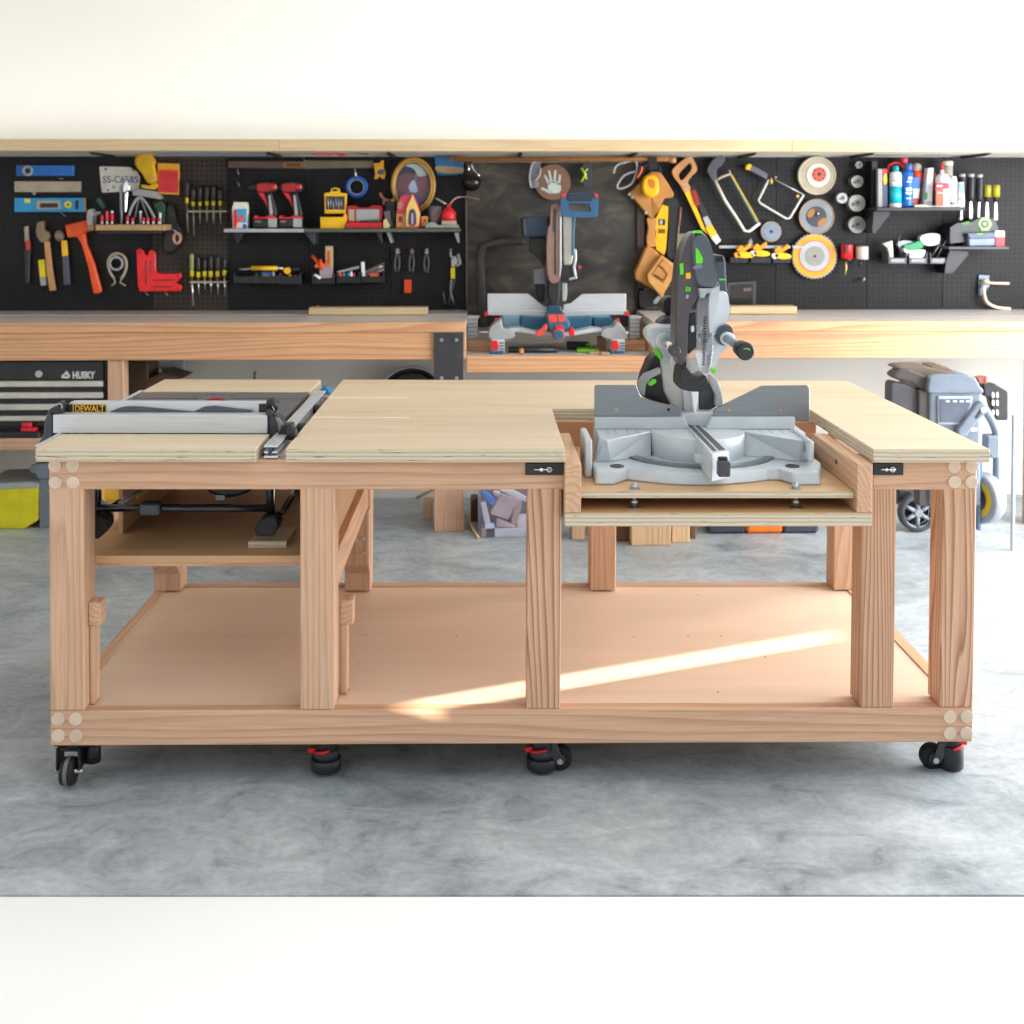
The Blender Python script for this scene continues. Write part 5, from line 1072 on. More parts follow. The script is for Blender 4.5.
W('handprint_plaque', 'round brown plaque with a pale childs handprint', 'plaque', [('disc', 'c', (475, 165), 92, .03, .02, plain('clay_brown', '#7a5844', .6)), ('handprint', 'os', ((450, 170), (490, 160), (515, 180), (512, 215), (480, 222), (455, 210)), .032, .004, SKN, .0005), ('handprint', 'o', ((412, 200), (420, 190), (455, 205), (470, 218), (460, 225)), .032, .004, SKN, .0005), ('handprint', 'o', ((428, 130), (438, 128), (460, 170), (452, 182)), .032, .004, SKN, .0005), ('handprint', 'o', ((450, 105), (460, 103), (474, 165), (460, 170)), .032, .004, SKN, .0005), ('handprint', 'o', ((483, 103), (493, 104), (490, 168), (476, 168)), .032, .004, SKN, .0005), ('handprint', 'o', ((506, 125), (517, 128), (512, 180), (498, 175)), .032, .004, SKN, .0005)], B4, None, YB2)
W('safety_glasses', 'clear safety glasses hung left of the handprint plaque', 'glasses', [('lens', 'os', ((365, 110), (380, 60), (405, 55), (415, 100), (400, 140), (405, 185), (370, 195), (355, 160)), .045, .01, CLEAR), ('frame', 't', ((365, 195), (355, 140), (370, 70), (400, 50)), 5, .05, GRY, 3), ('frame_', 't', ((380, 155), (405, 135), (412, 90)), 4, .05, GRY, 3)], B4, None, YB2)
W('safety_glasses', 'dark safety glasses with lime green arms hung on the rail', 'glasses', [('lens', 'os', ((630, 70), (668, 65), (675, 120), (672, 185), (635, 188), (622, 130)), .045, .012, DK), ('arm', 't', ((620, 92), (645, 125), (620, 162)), 6, .052, plain('lime', '#b5d92c', .4)), ('arm_', 't', ((650, 150), (635, 115), (655, 95)), 4, .054, plain('lime', '#b5d92c', .4))], B4, None, YB2)
W('safety_glasses', 'grey framed glasses hung left of the yellow ear defenders', 'glasses', [('frame', 't', ((785, 120), (800, 80), (850, 62), (895, 55), (905, 95), (880, 170), (820, 198), (805, 180), (840, 130), (895, 110)), 6, .05, GRY, 4)], B4, None, YB2)
W('ear_defenders', 'yellow ear defenders hung above the tool belt', 'ear defenders', [('cup', 'd', ((218, 215), (232, 185), (262, 175), (295, 190), (306, 230), (300, 275), (265, 296), (230, 285), (216, 250)), .12, .05, plain('defender_yellow', '#f2b60e', .35), .75), ('cup>mark', 'os', ((245, 205), (268, 200), (282, 220), (275, 245), (252, 240)), .1215, .003, plain('amber_mark', '#c9740f', .5), .0003), ('band', 't', ((222, 200), (205, 175), (225, 140), (262, 120), (295, 130), (310, 165)), 6, .08, BLK, 4), ('wire', 't', ((190, 195), (210, 160), (215, 135)), 5, .09, ORA, 3), ('headband', 'b', (248, 86, 292, 152), .085, .02, BLK)], B1, None, YP)
W('tool_belt', 'tan leather tool belt with pouches hung on the pegboard', 'tool belt', [('apron', 'o', ((148, 272), (262, 160), (310, 165), (345, 215), (380, 275), (375, 295), (330, 300), (300, 360), (265, 410)), .055, .04, TAN, .006), ('apron>crease', 'o', ((262, 300), (270, 300), (300, 355), (270, 405)), .0565, .006, plain('tan_dark', '#94622c', .65), .001), ('strap', 'os', ((240, 400), (285, 400), (290, 440), (282, 480), (290, 540), (245, 545), (238, 500), (246, 450)), .05, .035, TAN, .006), ('pouch', 'o', ((238, 540), (275, 555), (320, 600), (300, 700), (320, 790), (180, 715), (175, 685)), .08, .06, TAN, .008), ('pouch_front', 'o', ((315, 588), (403, 652), (320, 800), (318, 808), (245, 725), (240, 690)), .11, .06, plain('tan_light', '#c8904c', .65), .010), ('pouch_front>flap', 'o', ((322, 605), (380, 655), (330, 735), (262, 690)), .115, .008, TAN, .004), ('pouch_front>stitch', 't', ((300, 640), (325, 660), (345, 690), (325, 718), (280, 690)), 3, .118, plain('dark_stitch', '#5d3f20', .6)), ('rivet', 'c', (151, 278), 8, .058, .004, SIL), ('rivet_', 'c', (166, 294), 8, .058, .004, SIL), ('rivet_1', 'c', (236, 373), 8, .058, .004, SIL), ('buckle', 'o', ((272, 828), (295, 798), (312, 792), (318, 800), (290, 838), (278, 840)), .09, .015, SIL), ('buckle_', 't', ((285, 768), (308, 792), (320, 800)), 5, .095, SIL), ('tip', 'o', ((312, 785), (328, 790), (328, 810), (316, 808)), .09, .02, TAN)], B1, None, YP)
W('spirit_level', 'yellow level with black labels hung behind the tool belt', 'level', [('body', 'o', ((286, 400), (318, 330), (350, 340), (346, 440), (338, 560), (328, 590), (286, 560)), .04, .035, plain('level_yellow', '#eeb000', .4)), ('label', 'b', (300, 405, 334, 436), .042, .004, BLK, .0005), ('label>window', 'b', (306, 410, 320, 432), .0425, .003, GRY, .0003), ('label_', 'b', (298, 455, 334, 478), .042, .004, plain('dark_yellow_print', '#6e5208'), .0005)], B1, None, YP)
W('belt_strap', 'black webbing strap hung beside the yellow level', 'strap', [('', 'os', ((310, 335), (350, 295), (395, 305), (405, 340), (402, 440), (385, 600), (345, 590), (352, 450), (345, 340)), .03, .02, BLK)], B1, None, YP)
W('saw_guide', 'narrow grey guide with teal end hung left of the main mitre saw', 'guide', [('guide', 'o', ((398, 480), (448, 478), (440, 620), (402, 660), (385, 640)), .03, .01, plain('sage_grey', '#6f7a70', .5)), ('rod', 't', ((412, 345), (402, 460), (388, 620)), 4, .035, plain('rod_tan', '#8f7450', .4)), ('rod_tip', 't', ((413, 345), (406, 440)), 5, .036, plain('mauve', '#8c5a62', .4)), ('teal_end', 'b', (378, 655, 400, 725), .04, .02, plain('teal_plastic', '#1f93a5', .4))], B1, None, YP)
# hand saw with wooden handle
m = MB(); cvf = lambda u, v: (600+u/5.12, 140+v/5.12)
m.olh(curvepx([cvf(*p) for p in ((372, 155), (410, 115), (460, 84), (485, 110), (497, 155), (470, 185), (450, 215), (460, 235), (462, 255), (432, 266), (415, 235), (380, 190))], 3), [curvepx([cvf(*p) for p in ((405, 175), (440, 135), (460, 118), (472, 140), (460, 165), (430, 200), (412, 205))], 3)], YP-.05, .025, plain('saw_handle_wood', '#c08a56', .5))
hs = thing('hand_saw', world_loc(W('tmp', 'x', 'x', [('', 'b', (430, 260, 470, 300), .01, .005, YEL)], B1)), 'hand saw with wooden handle and yellow blade guard', 'saw')
bpy.data.objects.remove(bpy.data.objects['tmp'])
m.build('handle', hs)
m = MB(); q = [cvf(*p) for p in ((432, 266), (462, 255), (480, 310), (552, 485), (545, 478), (520, 455))]; m.ol(q, YP-.04, .006, YEL, .001); m.build('blade', hs)
m = MB(); q = [cvf(*p) for p in ((465, 238), (480, 232), (620, 515), (596, 536), (572, 505), (468, 260))]; m.ol(q, YP-.045, .015, GBK, .002); gd = m.build('guard', hs)
for pts, mt in ((((468, 262), (490, 256), (512, 330), (492, 340)), RED2), (((526, 398), (550, 388), (572, 430), (545, 445)), GRY), (((540, 450), (570, 430), (600, 478), (568, 500)), YEL), (((568, 500), (600, 480), (620, 515), (596, 536)), OFFW)):
    m = MB(); m.ol([cvf(*p) for p in pts], YP-.048, .004, mt, .0005); m.build('label', gd)
for u, v in ((432, 228), (444, 250)):
    p = at(*cvf(u, v), YP-.051); m = MB(); m.cyl(p, p+Vector((0, .004, 0)), .006, SIL, seg=12); m.build('screw', hs)
W('hacksaw', 'hacksaw with pale frame and teal blade hung on the pegboard', 'hacksaw', [('handle', 'os', ((550, 150), (580, 100), (620, 82), (642, 95), (625, 130), (600, 150), (598, 195), (580, 210), (560, 180)), .05, .03, plain('hack_grip', '#4a4d54', .5)), ('frame', 't', ((588, 205), (640, 310), (700, 400), (740, 465), (765, 468), (818, 425)), 8, .04, OFFW), ('frame_top', 't', ((590, 208), (625, 188), (668, 172), (660, 155)), 7, .04, KHA), ('blade', 'o', ((664, 180), (676, 176), (806, 405), (800, 425), (792, 410)), .045, .003, plain('blade_teal', '#4c8a90', .4)), ('blade>edge', 'o', ((668, 178), (676, 175), (812, 412), (806, 425), (795, 398)), .047, .002, plain('amber', '#c9a22e', .5), .0003)], B1, None, YP)
W('coping_saw', 'coping saw with yellow and grey handle and square steel frame', 'coping saw', [('handle', 'o', ((58, 180), (75, 175), (185, 235), (205, 250), (195, 290), (170, 275), (75, 225), (50, 212)), .05, .03, plain('cope_grip', '#5a5e6a', .45)), ('handle>end', 'o', ((52, 180), (75, 174), (85, 185), (72, 222), (45, 215), (44, 198)), .052, .034, YEL), ('ferrule', 's', (228, 300), (12, 12, 26), .045, plain('brass', '#c99a3a', .35, .6)), ('frame', 't', ((210, 290), (135, 440), (150, 465), (340, 575), (365, 570), (465, 400)), 8, .04, OFFW), ('blade', 't', ((255, 290), (465, 400)), 5, .04, SIL), ('knob', 's', (260, 273), 9, .045, SIL), ('knob_', 's', (420, 410), 12, .045, YEL)], B2, None, YP)
# round blades and discs
W('sanding_disc', 'large beige disc with white and orange hub, topmost of the round ones', 'disc', [('disc', 'c', (563, 260), 142, .03, .02, plain('disc_beige', '#a89c84', .5)), ('ring', 'g', (563, 260), 136, 5, .031, plain('disc_rim', '#c4b9a2', .5)), ('hub', 'c', (573, 258), 86, .034, .01, OFFW), ('centre', 'c', (580, 252), 54, .037, .006, plain('hub_orange', '#d9593a', .5)), ('hole', 'c', (580, 250), 15, .038, .004, BLK)]+[('slot', 'c', (580+40*math.cos(t), 252+40*math.sin(t)), 8, .0378, .002, DK) for t in [2*math.pi*i/8 for i in range(8)]], B2, None, YP)
W('saw_disc', 'grey circular blade with rusty centre in the middle of the round ones', 'saw blade', [('disc', 'c', (560, 560), 130, .028, .01, plain('blade_grey', '#7e8388', .35, .5)), ('rim', 'g', (560, 560), 127, 5, .028, plain('copper_rim', '#a5805f', .4, .4)), ('hub', 'c', (560, 560), 76, .031, .005, plain('hub_dark', '#37363f', .4)), ('rust', 'os', ((500, 520), (540, 500), (545, 540), (510, 570), (492, 550)), .033, .003, plain('rust_patch', '#a06a30', .6), .0005), ('rust_', 'os', ((570, 600), (610, 570), (635, 580), (610, 625), (575, 628)), .033, .003, plain('rust_patch', '#a06a30', .6), .0005), ('hole', 'c', (562, 553), 14, .033, .003, BLK), ('hook', 's', (570, 540), 9, .04, CHROME)], B2, None, YP)
m = MB(); cpt = at(740+545/7.314, 140+850/7.314, YP-.03); s_ = sc(YP-.03)/7.314; pts = []
for k in range(40):
    a0 = 2*math.pi*k/40; pts += [(cpt.x+172*s_*math.cos(a0), cpt.z+172*s_*math.sin(a0)), (cpt.x+160*s_*math.cos(a0+.1), cpt.z+160*s_*math.sin(a0+.1))]
sb = thing('saw_disc', (cpt.x, YP, cpt.z-172*s_), 'large toothed saw blade with orange ring, lowest of the round ones', 'saw blade')
m.poly(pts, 'Y', YP-.03, YP-.026, plain('tooth_grey', '#8b909a', .35, .5)); m.build('disc', sb)
for r, d_, mt, nm in ((158, .031, plain('ring_orange', '#f59a12', .4), 'orange_ring'), (118, .032, RED, 'red_line'), (112, .033, GRY, 'inner_disc'), (74, .034, plain('centre_grey', '#8a8984', .35, .5), 'centre'), (10, .036, BLK, 'hole')):
    m = MB(); p = Vector((cpt.x, YP-d_, cpt.z)); m.cyl(p+Vector((0, .002, 0)), p, r*s_, mt, seg=48); m.build(nm, sb)
W('steel_hook', 'thin steel hook bar laid across the orange ringed blade', 'hook', [('', 'o', ((385, 770), (490, 780), (490, 790), (385, 792)), .04, .004, SIL, .0005)], B2, None, YP)
W('grinding_wheel', 'small grey blue grinding wheel left of the saw blades', 'grinding wheel', [('disc', 'c', (228, 670), 76, .03, .022, plain('wheel_mauve', '#8c8480', .6)), ('label', 'c', (228, 670), 58, .032, .004, plain('wheel_blue', '#76869c', .5)), ('hole', 'c', (230, 670), 12, .034, .003, BLK)], B2, None, YP)
HSM = plain('hole_saw_grey', '#9a9a94', .4, .5)
for (x, y, r, dp, l) in ((870, 182, 26, .04, 'tiny silver hole saw, topmost on the pegboard'), (858, 303, 45, .05, 'silver hole saw second from the top'), (748, 425, 40, .06, 'bright silver hole saw left of the largest one'), (855, 462, 62, .06, 'largest grey hole saw in the column'), (856, 620, 62, .045, 'pale hole saw with dark slots, lowest of the silver ones')):
    W('hole_saw', l, 'hole saw', [('cup', 'c', (x, y), r, dp, dp-.001, HSM if r != 40 else SIL), ('rim', 'g', (x, y), r-3, 3, dp, SIL), ('recess', 'c', (x+4, y), r*.45, dp+.002, .003, MID), ('recess_', 'c', (x+6, y-3), r*.2, dp+.004, .003, DK), ('slot', 'os', ((x-r*.6, y+r*.1), (x-r*.3, y-r*.1), (x-r*.25, y+r*.2), (x-r*.5, y+r*.35)), dp+.0015, .002, DK, .0003)], B2, None, YP)
W('hole_saw', 'bright red hole saw with brass arbor', 'hole saw', [('cup', 'l', 782, ((42, 868), (42, 770), (40, 765)), .05, plain('holesaw_red', '#e01a20', .35)), ('slot', 'b', (768, 775, 790, 825), .095, .02, plain('slot_dark', '#400a0c'), .001), ('arbor', 't', ((772, 868), (776, 940), (768, 985)), 8, .05, plain('arbor_brass', '#b8a262', .3, .7)), ('base', 'l', 782, ((35, 885), (35, 868)), .05, BLK)], B2, None, YP)
W('hole_saw', 'white and bronze hole saw right of the red one', 'hole saw', [('cup', 'l', 893, ((44, 872), (44, 785), (42, 778)), .05, plain('holesaw_white', '#cfc8bf', .35)), ('bronze', 's', (895, 782), (40, 38, 10), .05, plain('bronze', '#8f7352', .4, .4)), ('arbor', 't', ((880, 872), (880, 930)), 10, .05, BLK)], B2, None, YP)
W('pegboard_hook', 'small silver hook below the white hole saw', 'hook', [('', 't', ((885, 1010), (893, 1035), (915, 1010)), 7, (.0, .04, .04), HKM)], B2, 'empty hooks', YP)
# clip strip with yellow clips
W('clip_shelf', 'row of small black clip bins with a steel rail left of the blades', 'rack', [('rail', 'o', ((610, 540), (975, 540), (975, 555), (610, 555)), .055, .012, SIL), ('bin', 'b', (665, 600, 760, 630), .08, .078, BLK), ('bin_', 'b', (772, 600, 875, 630), .08, .078, BLK), ('bin_1', 'b', (885, 600, 975, 630), .08, .078, BLK)], B1, None, YP)
CY = plain('clamp_amber', '#e8960f', .4)
for i, (x, y, l) in enumerate(((735, 570, 'amber quick clamp in the left clip bin'), (818, 562, 'amber quick clamp in the middle clip bin'), (928, 575, 'small amber quick clamp in the right clip bin'))):
    W('small_clamp', l, 'clamp', [('jaw', 'os', ((x-35, y-8), (x-12, y-32), (x+4, y-20), (x+30, y-42), (x+38, y-25), (x+15, y-5), (x-10, y+8)), .075, .02, CY), ('grip', 'os', ((x-30, y+8), (x+5, y+2), (x+50, y+14), (x+45, y+32), (x-8, y+34), (x-30, y+24)), .085, .02, YEL), ('pad', 'os', ((x-48, y+12), (x-30, y+4), (x-14, y+16), (x-24, y+32), (x-42, y+32)), .085, .015, OFFW if i else CY)], B1, 'amber clamps', YP)
W('peg', 'dark peg standing among the amber clamps', 'peg', [('', 'os', ((760, 520), (772, 505), (782, 520), (780, 545), (764, 545)), .07, .015, HKM)], B1, None, YP)
# clear drawer unit behind the saw
W('clear_organiser', 'clear plastic organiser lid leaning low on the pegboard right of the tool belt', 'organiser', [('frame', 'o', ((655, 730), (800, 722), (798, 862), (650, 865)), .03, .02, plain('smoky_clear', '#4a4845', .25)), ('panel', 'o', ((668, 742), (785, 735), (783, 850), (665, 852)), .032, .003, plain('smoky_dark', '#2c2a29', .2), .0005), ('label', 'o', ((735, 760), (775, 756), (775, 772), (735, 775)), .034, .002, plain('dull_tan', '#6d5448'), .0003)], B1, None, YP)
W('clear_organiser', 'smoky organiser panel low on the pegboard below the tool belt', 'organiser', [('frame', 'o', ((185, 760), (395, 735), (395, 862), (188, 870)), .03, .02, plain('smoky_clear', '#4a4845', .25)), ('panel', 'o', ((200, 772), (380, 750), (380, 850), (202, 856)), .032, .003, plain('smoky_dark', '#2c2a29', .2), .0005)], B1, None, YP)
# ---- bottles shelf on the right
YSB = .22
W('metal_shelf', 'black shelf with triangular brackets holding the bottles', 'shelf', [('board', 'o', ((118, 480), (750, 478), (748, 502), (118, 505)), YSB, YSB-.001, BLK), ('bracket', 'o', ((95, 505), (215, 505), (215, 530), (110, 665), (85, 660)), .16, .158, GBK), ('upright', 'o', ((85, 150), (125, 150), (125, 505), (85, 505)), .10, .098, BLK)], B3, None, YP)
def bottle(l, x, shapes, nm='bottle', g='bottles and cans on the right shelf'):
    W(nm, l, nm.replace('_', ' '), shapes, B3, g, YP)
SPW = plain('spray_white', '#dfe4e6', .3)
W('grey_folder', 'narrow grey folder at the left end of the bottle shelf', 'folder', [('', 'b', (128, 205, 160, 478), .17, .03, plain('panel_grey', '#9b9896', .5))], B3, None, YP)
W('file_box', 'narrow navy box with yellow and red print beside the grey folder', 'box', [('box', 'b', (160, 205, 196, 478), .16, .05, plain('dull_navy', '#3c4560', .5)), ('print', 'os', ((168, 260), (185, 235), (194, 290), (178, 320), (168, 300)), .162, .003, YEL, .0003), ('print_', 'b', (163, 205, 192, 240), .162, .003, RED, .0003)], B3, None, YP)
W('cable_reel', 'red cable coiled behind the spray cans', 'cable', [('', 't', ((200, 240), (205, 185), (240, 165), (285, 170), (305, 205)), 9, .10, RED, 4)], B3, None, YP)
bottle('white spray can with teal cap and teal label', 248, [('can', 'l', 250, ((42, 482), (43, 470), (43, 250), (36, 232), (24, 224)), .15, SPW), ('cap', 'l', 252, ((24, 224), (24, 190), (20, 183)), .15, plain('cap_teal', '#138a96', .35)), ('label', 'l', 250, ((44, 450), (44, 330)), .15, plain('label_cyan', '#1fb0bf', .35)), ('label_', 'os', ((225, 300), (270, 285), (280, 305), (235, 315)), .20, .012, plain('script_grey', '#9aa0a8'), .0005)], 'spray_can')
bottle('blue spray can with blue cap and white print', 335, [('can', 'l', 333, ((42, 476), (43, 465), (43, 245), (36, 225), (26, 218)), .14, plain('can_blue', '#1566c4', .3)), ('cap', 'l', 345, ((28, 218), (28, 180), (22, 168)), .14, plain('cap_slate_blue', '#3f62a0', .4)), ('label', 'b', (328, 340, 370, 360), .187, .006, WHT, .0005), ('label_', 'b', (328, 370, 368, 385), .187, .006, WHT, .0005), ('label_1', 'b', (335, 292, 368, 300), .187, .006, WHT, .0005), ('label_2', 'b', (330, 412, 365, 418), .187, .006, WHT, .0005), ('label_3', 'b', (345, 262, 372, 280), .187, .006, OFFW, .0005)], 'spray_can')
bottle('blue and white tube with orange foot behind the blue can', 402, [('body', 'o', ((375, 265), (432, 265), (425, 345), (372, 345)), .11, .03, plain('can_blue', '#1566c4', .3)), ('middle', 'o', ((374, 345), (425, 345), (418, 415), (372, 415)), .112, .034, WHT), ('foot', 'o', ((372, 415), (418, 415), (412, 460), (372, 460)), .112, .034, ORA)], 'tube')
bottle('orange bottle with pale round cap behind the cans', 405, [('body', 'l', 405, ((34, 300), (36, 240), (26, 222)), .08, ORA), ('cap', 's', (405, 198), (33, 30, 34), .08, plain('cap_pale', '#b9a59a', .5)), ('lower', 'l', 405, ((34, 470), (34, 300)), .08, plain('brown_label', '#6d4a40', .5))], 'bottle')
bottle('red cap of a tall bottle behind the spray cans', 312, [('cap', 'l', 312, ((26, 165), (27, 135), (24, 128)), .07, plain('cap_red', '#d94550', .4)), ('neck', 'l', 312, ((20, 470), (20, 165)), .07, plain('bottle_dull', '#6a5a5a', .4))], 'bottle')
bottle('small dark red tin between the blue tube and the white tube', 458, [('', 'b', (442, 235, 472, 470), .08, .05, RED2)], 'tin')
bottle('tall white upside down tube with green print', 490, [('body', 'o', ((484, 200), (524, 198), (514, 440), (455, 440)), .14, .05, SPW), ('print', 'os', ((460, 380), (475, 370), (480, 405), (465, 430), (456, 410)), .142, .004, plain('leaf_green', '#4d9a4a'), .0005), ('cap', 'b', (450, 440, 516, 470), .15, .06, GRY)], 'tube')
bottle('small orange tin right of the tall white tube', 530, [('', 'b', (518, 235, 542, 470), .08, .05, plain('tin_rust', '#9a4a2c'))], 'tin')
bottle('white glue bottle with red tip and red label', 585, [('body', 'l', 586, ((48, 478), (50, 465), (50, 275), (38, 250), (18, 238)), .15, WHT), ('nozzle', 'l', 584, ((14, 238), (11, 212)), .15, WHT), ('tip', 'l', 583, ((12, 212), (8, 165)), .15, RED), ('label', 'b', (540, 305, 634, 348), .205, .01, RED, .001), ('label>script', 'b', (548, 322, 585, 332), .2065, .003, WHT, .0003), ('label_', 'b', (540, 352, 595, 465), .205, .01, plain('label_brown_red', '#a8503c'), .001), ('label_>lines', 'b', (548, 372, 588, 382), .2065, .003, plain('label_pale', '#dcae98'), .0003)], 'glue_bottle')
bottle('pale ribbed jar with round lid behind the glue bottle', 622, [('lid', 'l', 622, ((38, 182), (38, 155), (34, 150)), .09, plain('lid_cream', '#cfc5b2', .5)), ('jar', 'l', 622, ((34, 470), (34, 182)), .09, plain('jar_grey', '#b8b4ac', .4))], 'jar')
bottle('slim grey white bottle right of the glue bottle', 662, [('body', 'l', 662, ((26, 470), (26, 300), (20, 262), (18, 258)), .13, SPW), ('shade', 'b', (645, 350, 680, 440), .158, .004, plain('lilac_grey', '#b5afc0'), .0005)], 'bottle')  # slim bottle with a lilac grey patch on its front
bottle('small amber bottle behind the white and blue tube', 692, [('', 'l', 692, ((14, 470), (14, 370), (8, 355)), .10, plain('amber_glass', '#a86f1e', .2))], 'bottle')
bottle('white and blue tube with orange mark at the right end of the shelf', 722, [('body', 'o', ((712, 300), (738, 300), (745, 440), (700, 440)), .14, .04, SPW), ('stripe', 'o', ((712, 310), (735, 310), (738, 380), (710, 380)), .142, .003, plain('stripe_blue', '#6cb0dc'), .0003), ('dot', 'c', (715, 418), 12, .144, .003, plain('dot_orange', '#e08a1e')), ('cap', 'b', (700, 440, 744, 468), .145, .05, WHT)], 'tube')
W('sheet', 'white sheet lying on the bottle shelf', 'sheet', [('', 'o', ((388, 462), (460, 460), (520, 468), (745, 455), (745, 476), (390, 478)), .19, .03, OFFW, .001)], B3, None, YP)
# chisels and vacuum head shelf
for i, (x, yt, yb, col, l) in enumerate(((727, 245, 440, GBK, 'grey topped chisel handle, leftmost of the row'), (790, 245, 435, GBK, 'black handled chisel, second in the row'), (850, 248, 440, GBK, 'black handled chisel, third in the row'), (905, 320, 440, plain('olive_handle', '#9a9220', .35), 'olive handled chisel above the green hexagon'), (967, 320, 440, plain('olive_handle', '#9a9220', .35), 'olive handled chisel at the right edge'))):
    sh = [('handle', 'l', x, ((20, yb), (22, yb-40), (24, (yt+yb)/2), (25, yt+20), (22, yt)), .09, GBK if i < 3 else GBK)]
    if i < 3: sh += [('cap', 'l', x, ((23, yt+18), (23, yt-2), (18, yt-4)), .092, GRY)]
    else: sh += [('grip', 'l', x, ((27, yt+85), (27, yt+5), (22, yt)), .09, col)]
    sh += [('blade', 'o', ((x-8, yb), (x+8, yb), (x+4 if i in (0, 2) else x+14, yb+70), (x+4 if i in (0, 2) else x+14, yb+130), (x-14, yb+130), (x-12, yb+60)), .085, .006, SIL)]
    W('chisel', l, 'chisel', sh, B3, 'chisels in the right rack', YP)
W('tool_holder', 'dark holder with pale green hexagon badge under the chisels', 'tool holder', [('body', 'o', ((640, 620), (690, 590), (800, 580), (850, 550), (960, 560), (990, 640), (990, 700), (640, 740)), .14, .138, plain('holder_dark', '#2a2c31', .4)), ('badge', 'o', ((840, 595), (865, 552), (915, 552), (940, 598), (912, 645), (865, 645)), .145, .006, plain('badge_green', '#8ad35a', .4), .001), ('badge>badge_centre', 'o', ((858, 597), (873, 570), (905, 570), (920, 598), (903, 626), (873, 626)), .147, .004, DK, .0005), ('badge>badge_mark', 'c', (888, 597), 12, .149, .003, GRY), ('knob', 's', (712, 562), 12, .12, SIL), ('green_edge', 'o', ((722, 590), (775, 575), (782, 600), (728, 605)), .142, .004, plain('deep_green', '#3c7a2c'), .0005)], B3, None, YP)
W('battery_charger', 'blue grey battery charger on the right shelf', 'charger', [('body', 'o', ((770, 670), (960, 665), (965, 755), (775, 758)), .17, .09, plain('charger_blue', '#7484a0', .4), .006), ('top', 'o', ((762, 662), (962, 655), (962, 700), (780, 705)), .175, .10, plain('charger_slate', '#4a5468', .4), .004), ('top>light', 'b', (835, 664, 870, 674), .177, .004, GRN, .0005)], B3, None, YP)
W('red_tin', 'red tin with white top at the right edge of the wall', 'tin', [('body', 'b', (965, 690, 1030, 758), .16, .06, RED), ('top', 'b', (960, 645, 1030, 690), .16, .06, OFFW)], B3, None, YP)
W('metal_shelf', 'dark shelf with large triangular bracket under the battery charger', 'shelf', [('board', 'b', (630, 758, 1060, 778), .20, .198, plain('shelf_slate', '#3a3d44', .45)), ('bracket', 'o', ((640, 780), (770, 790), (770, 820), (660, 950), (600, 950), (610, 860)), .12, .118, BLK)], B3, None, YP)
# clear bins below
for x0, x1, l in ((200, 335, 'clear bin with white funnel on the right pegboard'), (348, 480, 'clear bin with green tape roll on the right pegboard'), (498, 630, 'clear bin with silver rods on the right pegboard')):
    W('storage_bin', l, 'storage bin', [('front', 'b', (x0, 838, x1, 880), .11, .006, plain('smoke_bin', '#5a5c60', .25)), ('side', 'o', ((x0, 800), (x0+8, 800), (x0+8, 880), (x0, 880)), .11, .108, plain('smoke_bin', '#5a5c60', .25)), ('side_', 'o', ((x1-8, 800), (x1, 800), (x1, 880), (x1-8, 880)), .11, .108, plain('smoke_bin', '#5a5c60', .25)), ('label', 'b', (x0+20, 845, x1-20, 868), .112, .003, plain('bin_label', '#8c8e92'), .0003)], B3, 'clear bins on the right pegboard', YP)
W('funnel', 'white funnel standing in the left clear bin', 'funnel', [('', 'o', ((165, 738), (232, 715), (238, 835), (215, 838), (200, 770)), .09, .03, OFFW)], B3, None, YP)
W('tape_roll', 'white tape roll lying tilted in the middle clear bin', 'tape', [('', 'os', ((310, 770), (350, 785), (455, 780), (462, 810), (440, 838), (380, 842), (330, 810)), .10, .04, WHT, .004)], B3, None, YP)
W('tape_roll', 'green tape roll on top of the white roll', 'tape', [('', 'os', ((315, 750), (370, 735), (430, 715), (452, 740), (440, 770), (360, 785), (320, 775)), .095, .04, plain('tape_green', '#0f8a4c', .4), .004)], B3, None, YP)
W('tape_roll', 'pale blue tape roll behind the green roll', 'tape', [('', 'os', ((270, 735), (310, 715), (370, 720), (380, 735), (320, 752), (285, 765)), .07, .03, plain('tape_pale', '#a8b2c0', .4), .004)], B3, None, YP)
W('tape_roll', 'large white tape roll above the clear bins', 'tape', [('roll', 'os', ((430, 690), (480, 668), (560, 668), (572, 700), (560, 740), (490, 752), (440, 730)), .09, .05, WHT, .006), ('mark', 'os', ((450, 690), (475, 684), (478, 705), (455, 710)), .0915, .003, plain('pink_print', '#c9a0a0'), .0003)], B3, None, YP)
for i, pts in enumerate((((510, 830), (590, 700)), ((548, 835), (628, 675)), ((300, 830), (270, 740), (285, 665)))):
    W('metal_rod', ['silver rod leaning in the right clear bin, left of two', 'silver rod leaning in the right clear bin, right of two', 'bent wire standing in the left clear bin'][i], 'rod', [('', 't', pts, 6 if i < 2 else 3, .08, HKM)], B3, None, YP)
# outlet with cord
o = W('wall_outlet', 'dark steel wall outlet with beige plug and cord at the right edge', 'outlet', [('plate', 'o', ((845, 318), (922, 320), (922, 345), (925, 400), (860, 470), (838, 465)), .012, .01, plain('outlet_steel', '#59626a', .35, .5)), ('socket', 'b', (862, 350, 912, 410), .018, .01, GRY)], B5, None, YP)
W('power_cord', 'beige power cord with two plugs running off to the right', 'cord', [('plug', 's', (895, 365), (26, 20, 18), .035, plain('plug_beige', '#c9b29a', .5)), ('plug_', 's', (878, 400), (22, 18, 16), .035, plain('plug_grey', '#8c95a0', .5)), ('cord', 't', ((900, 370), (950, 378), (1060, 380)), 10, .035, plain('cord_beige', '#d6c4ae', .5), 4), ('cord_', 't', ((880, 400), (885, 470), (910, 520), (980, 552), (1070, 560)), 12, .04, plain('cord_beige', '#d6c4ae', .5), 4)], B5, None, YP)
index_kids()
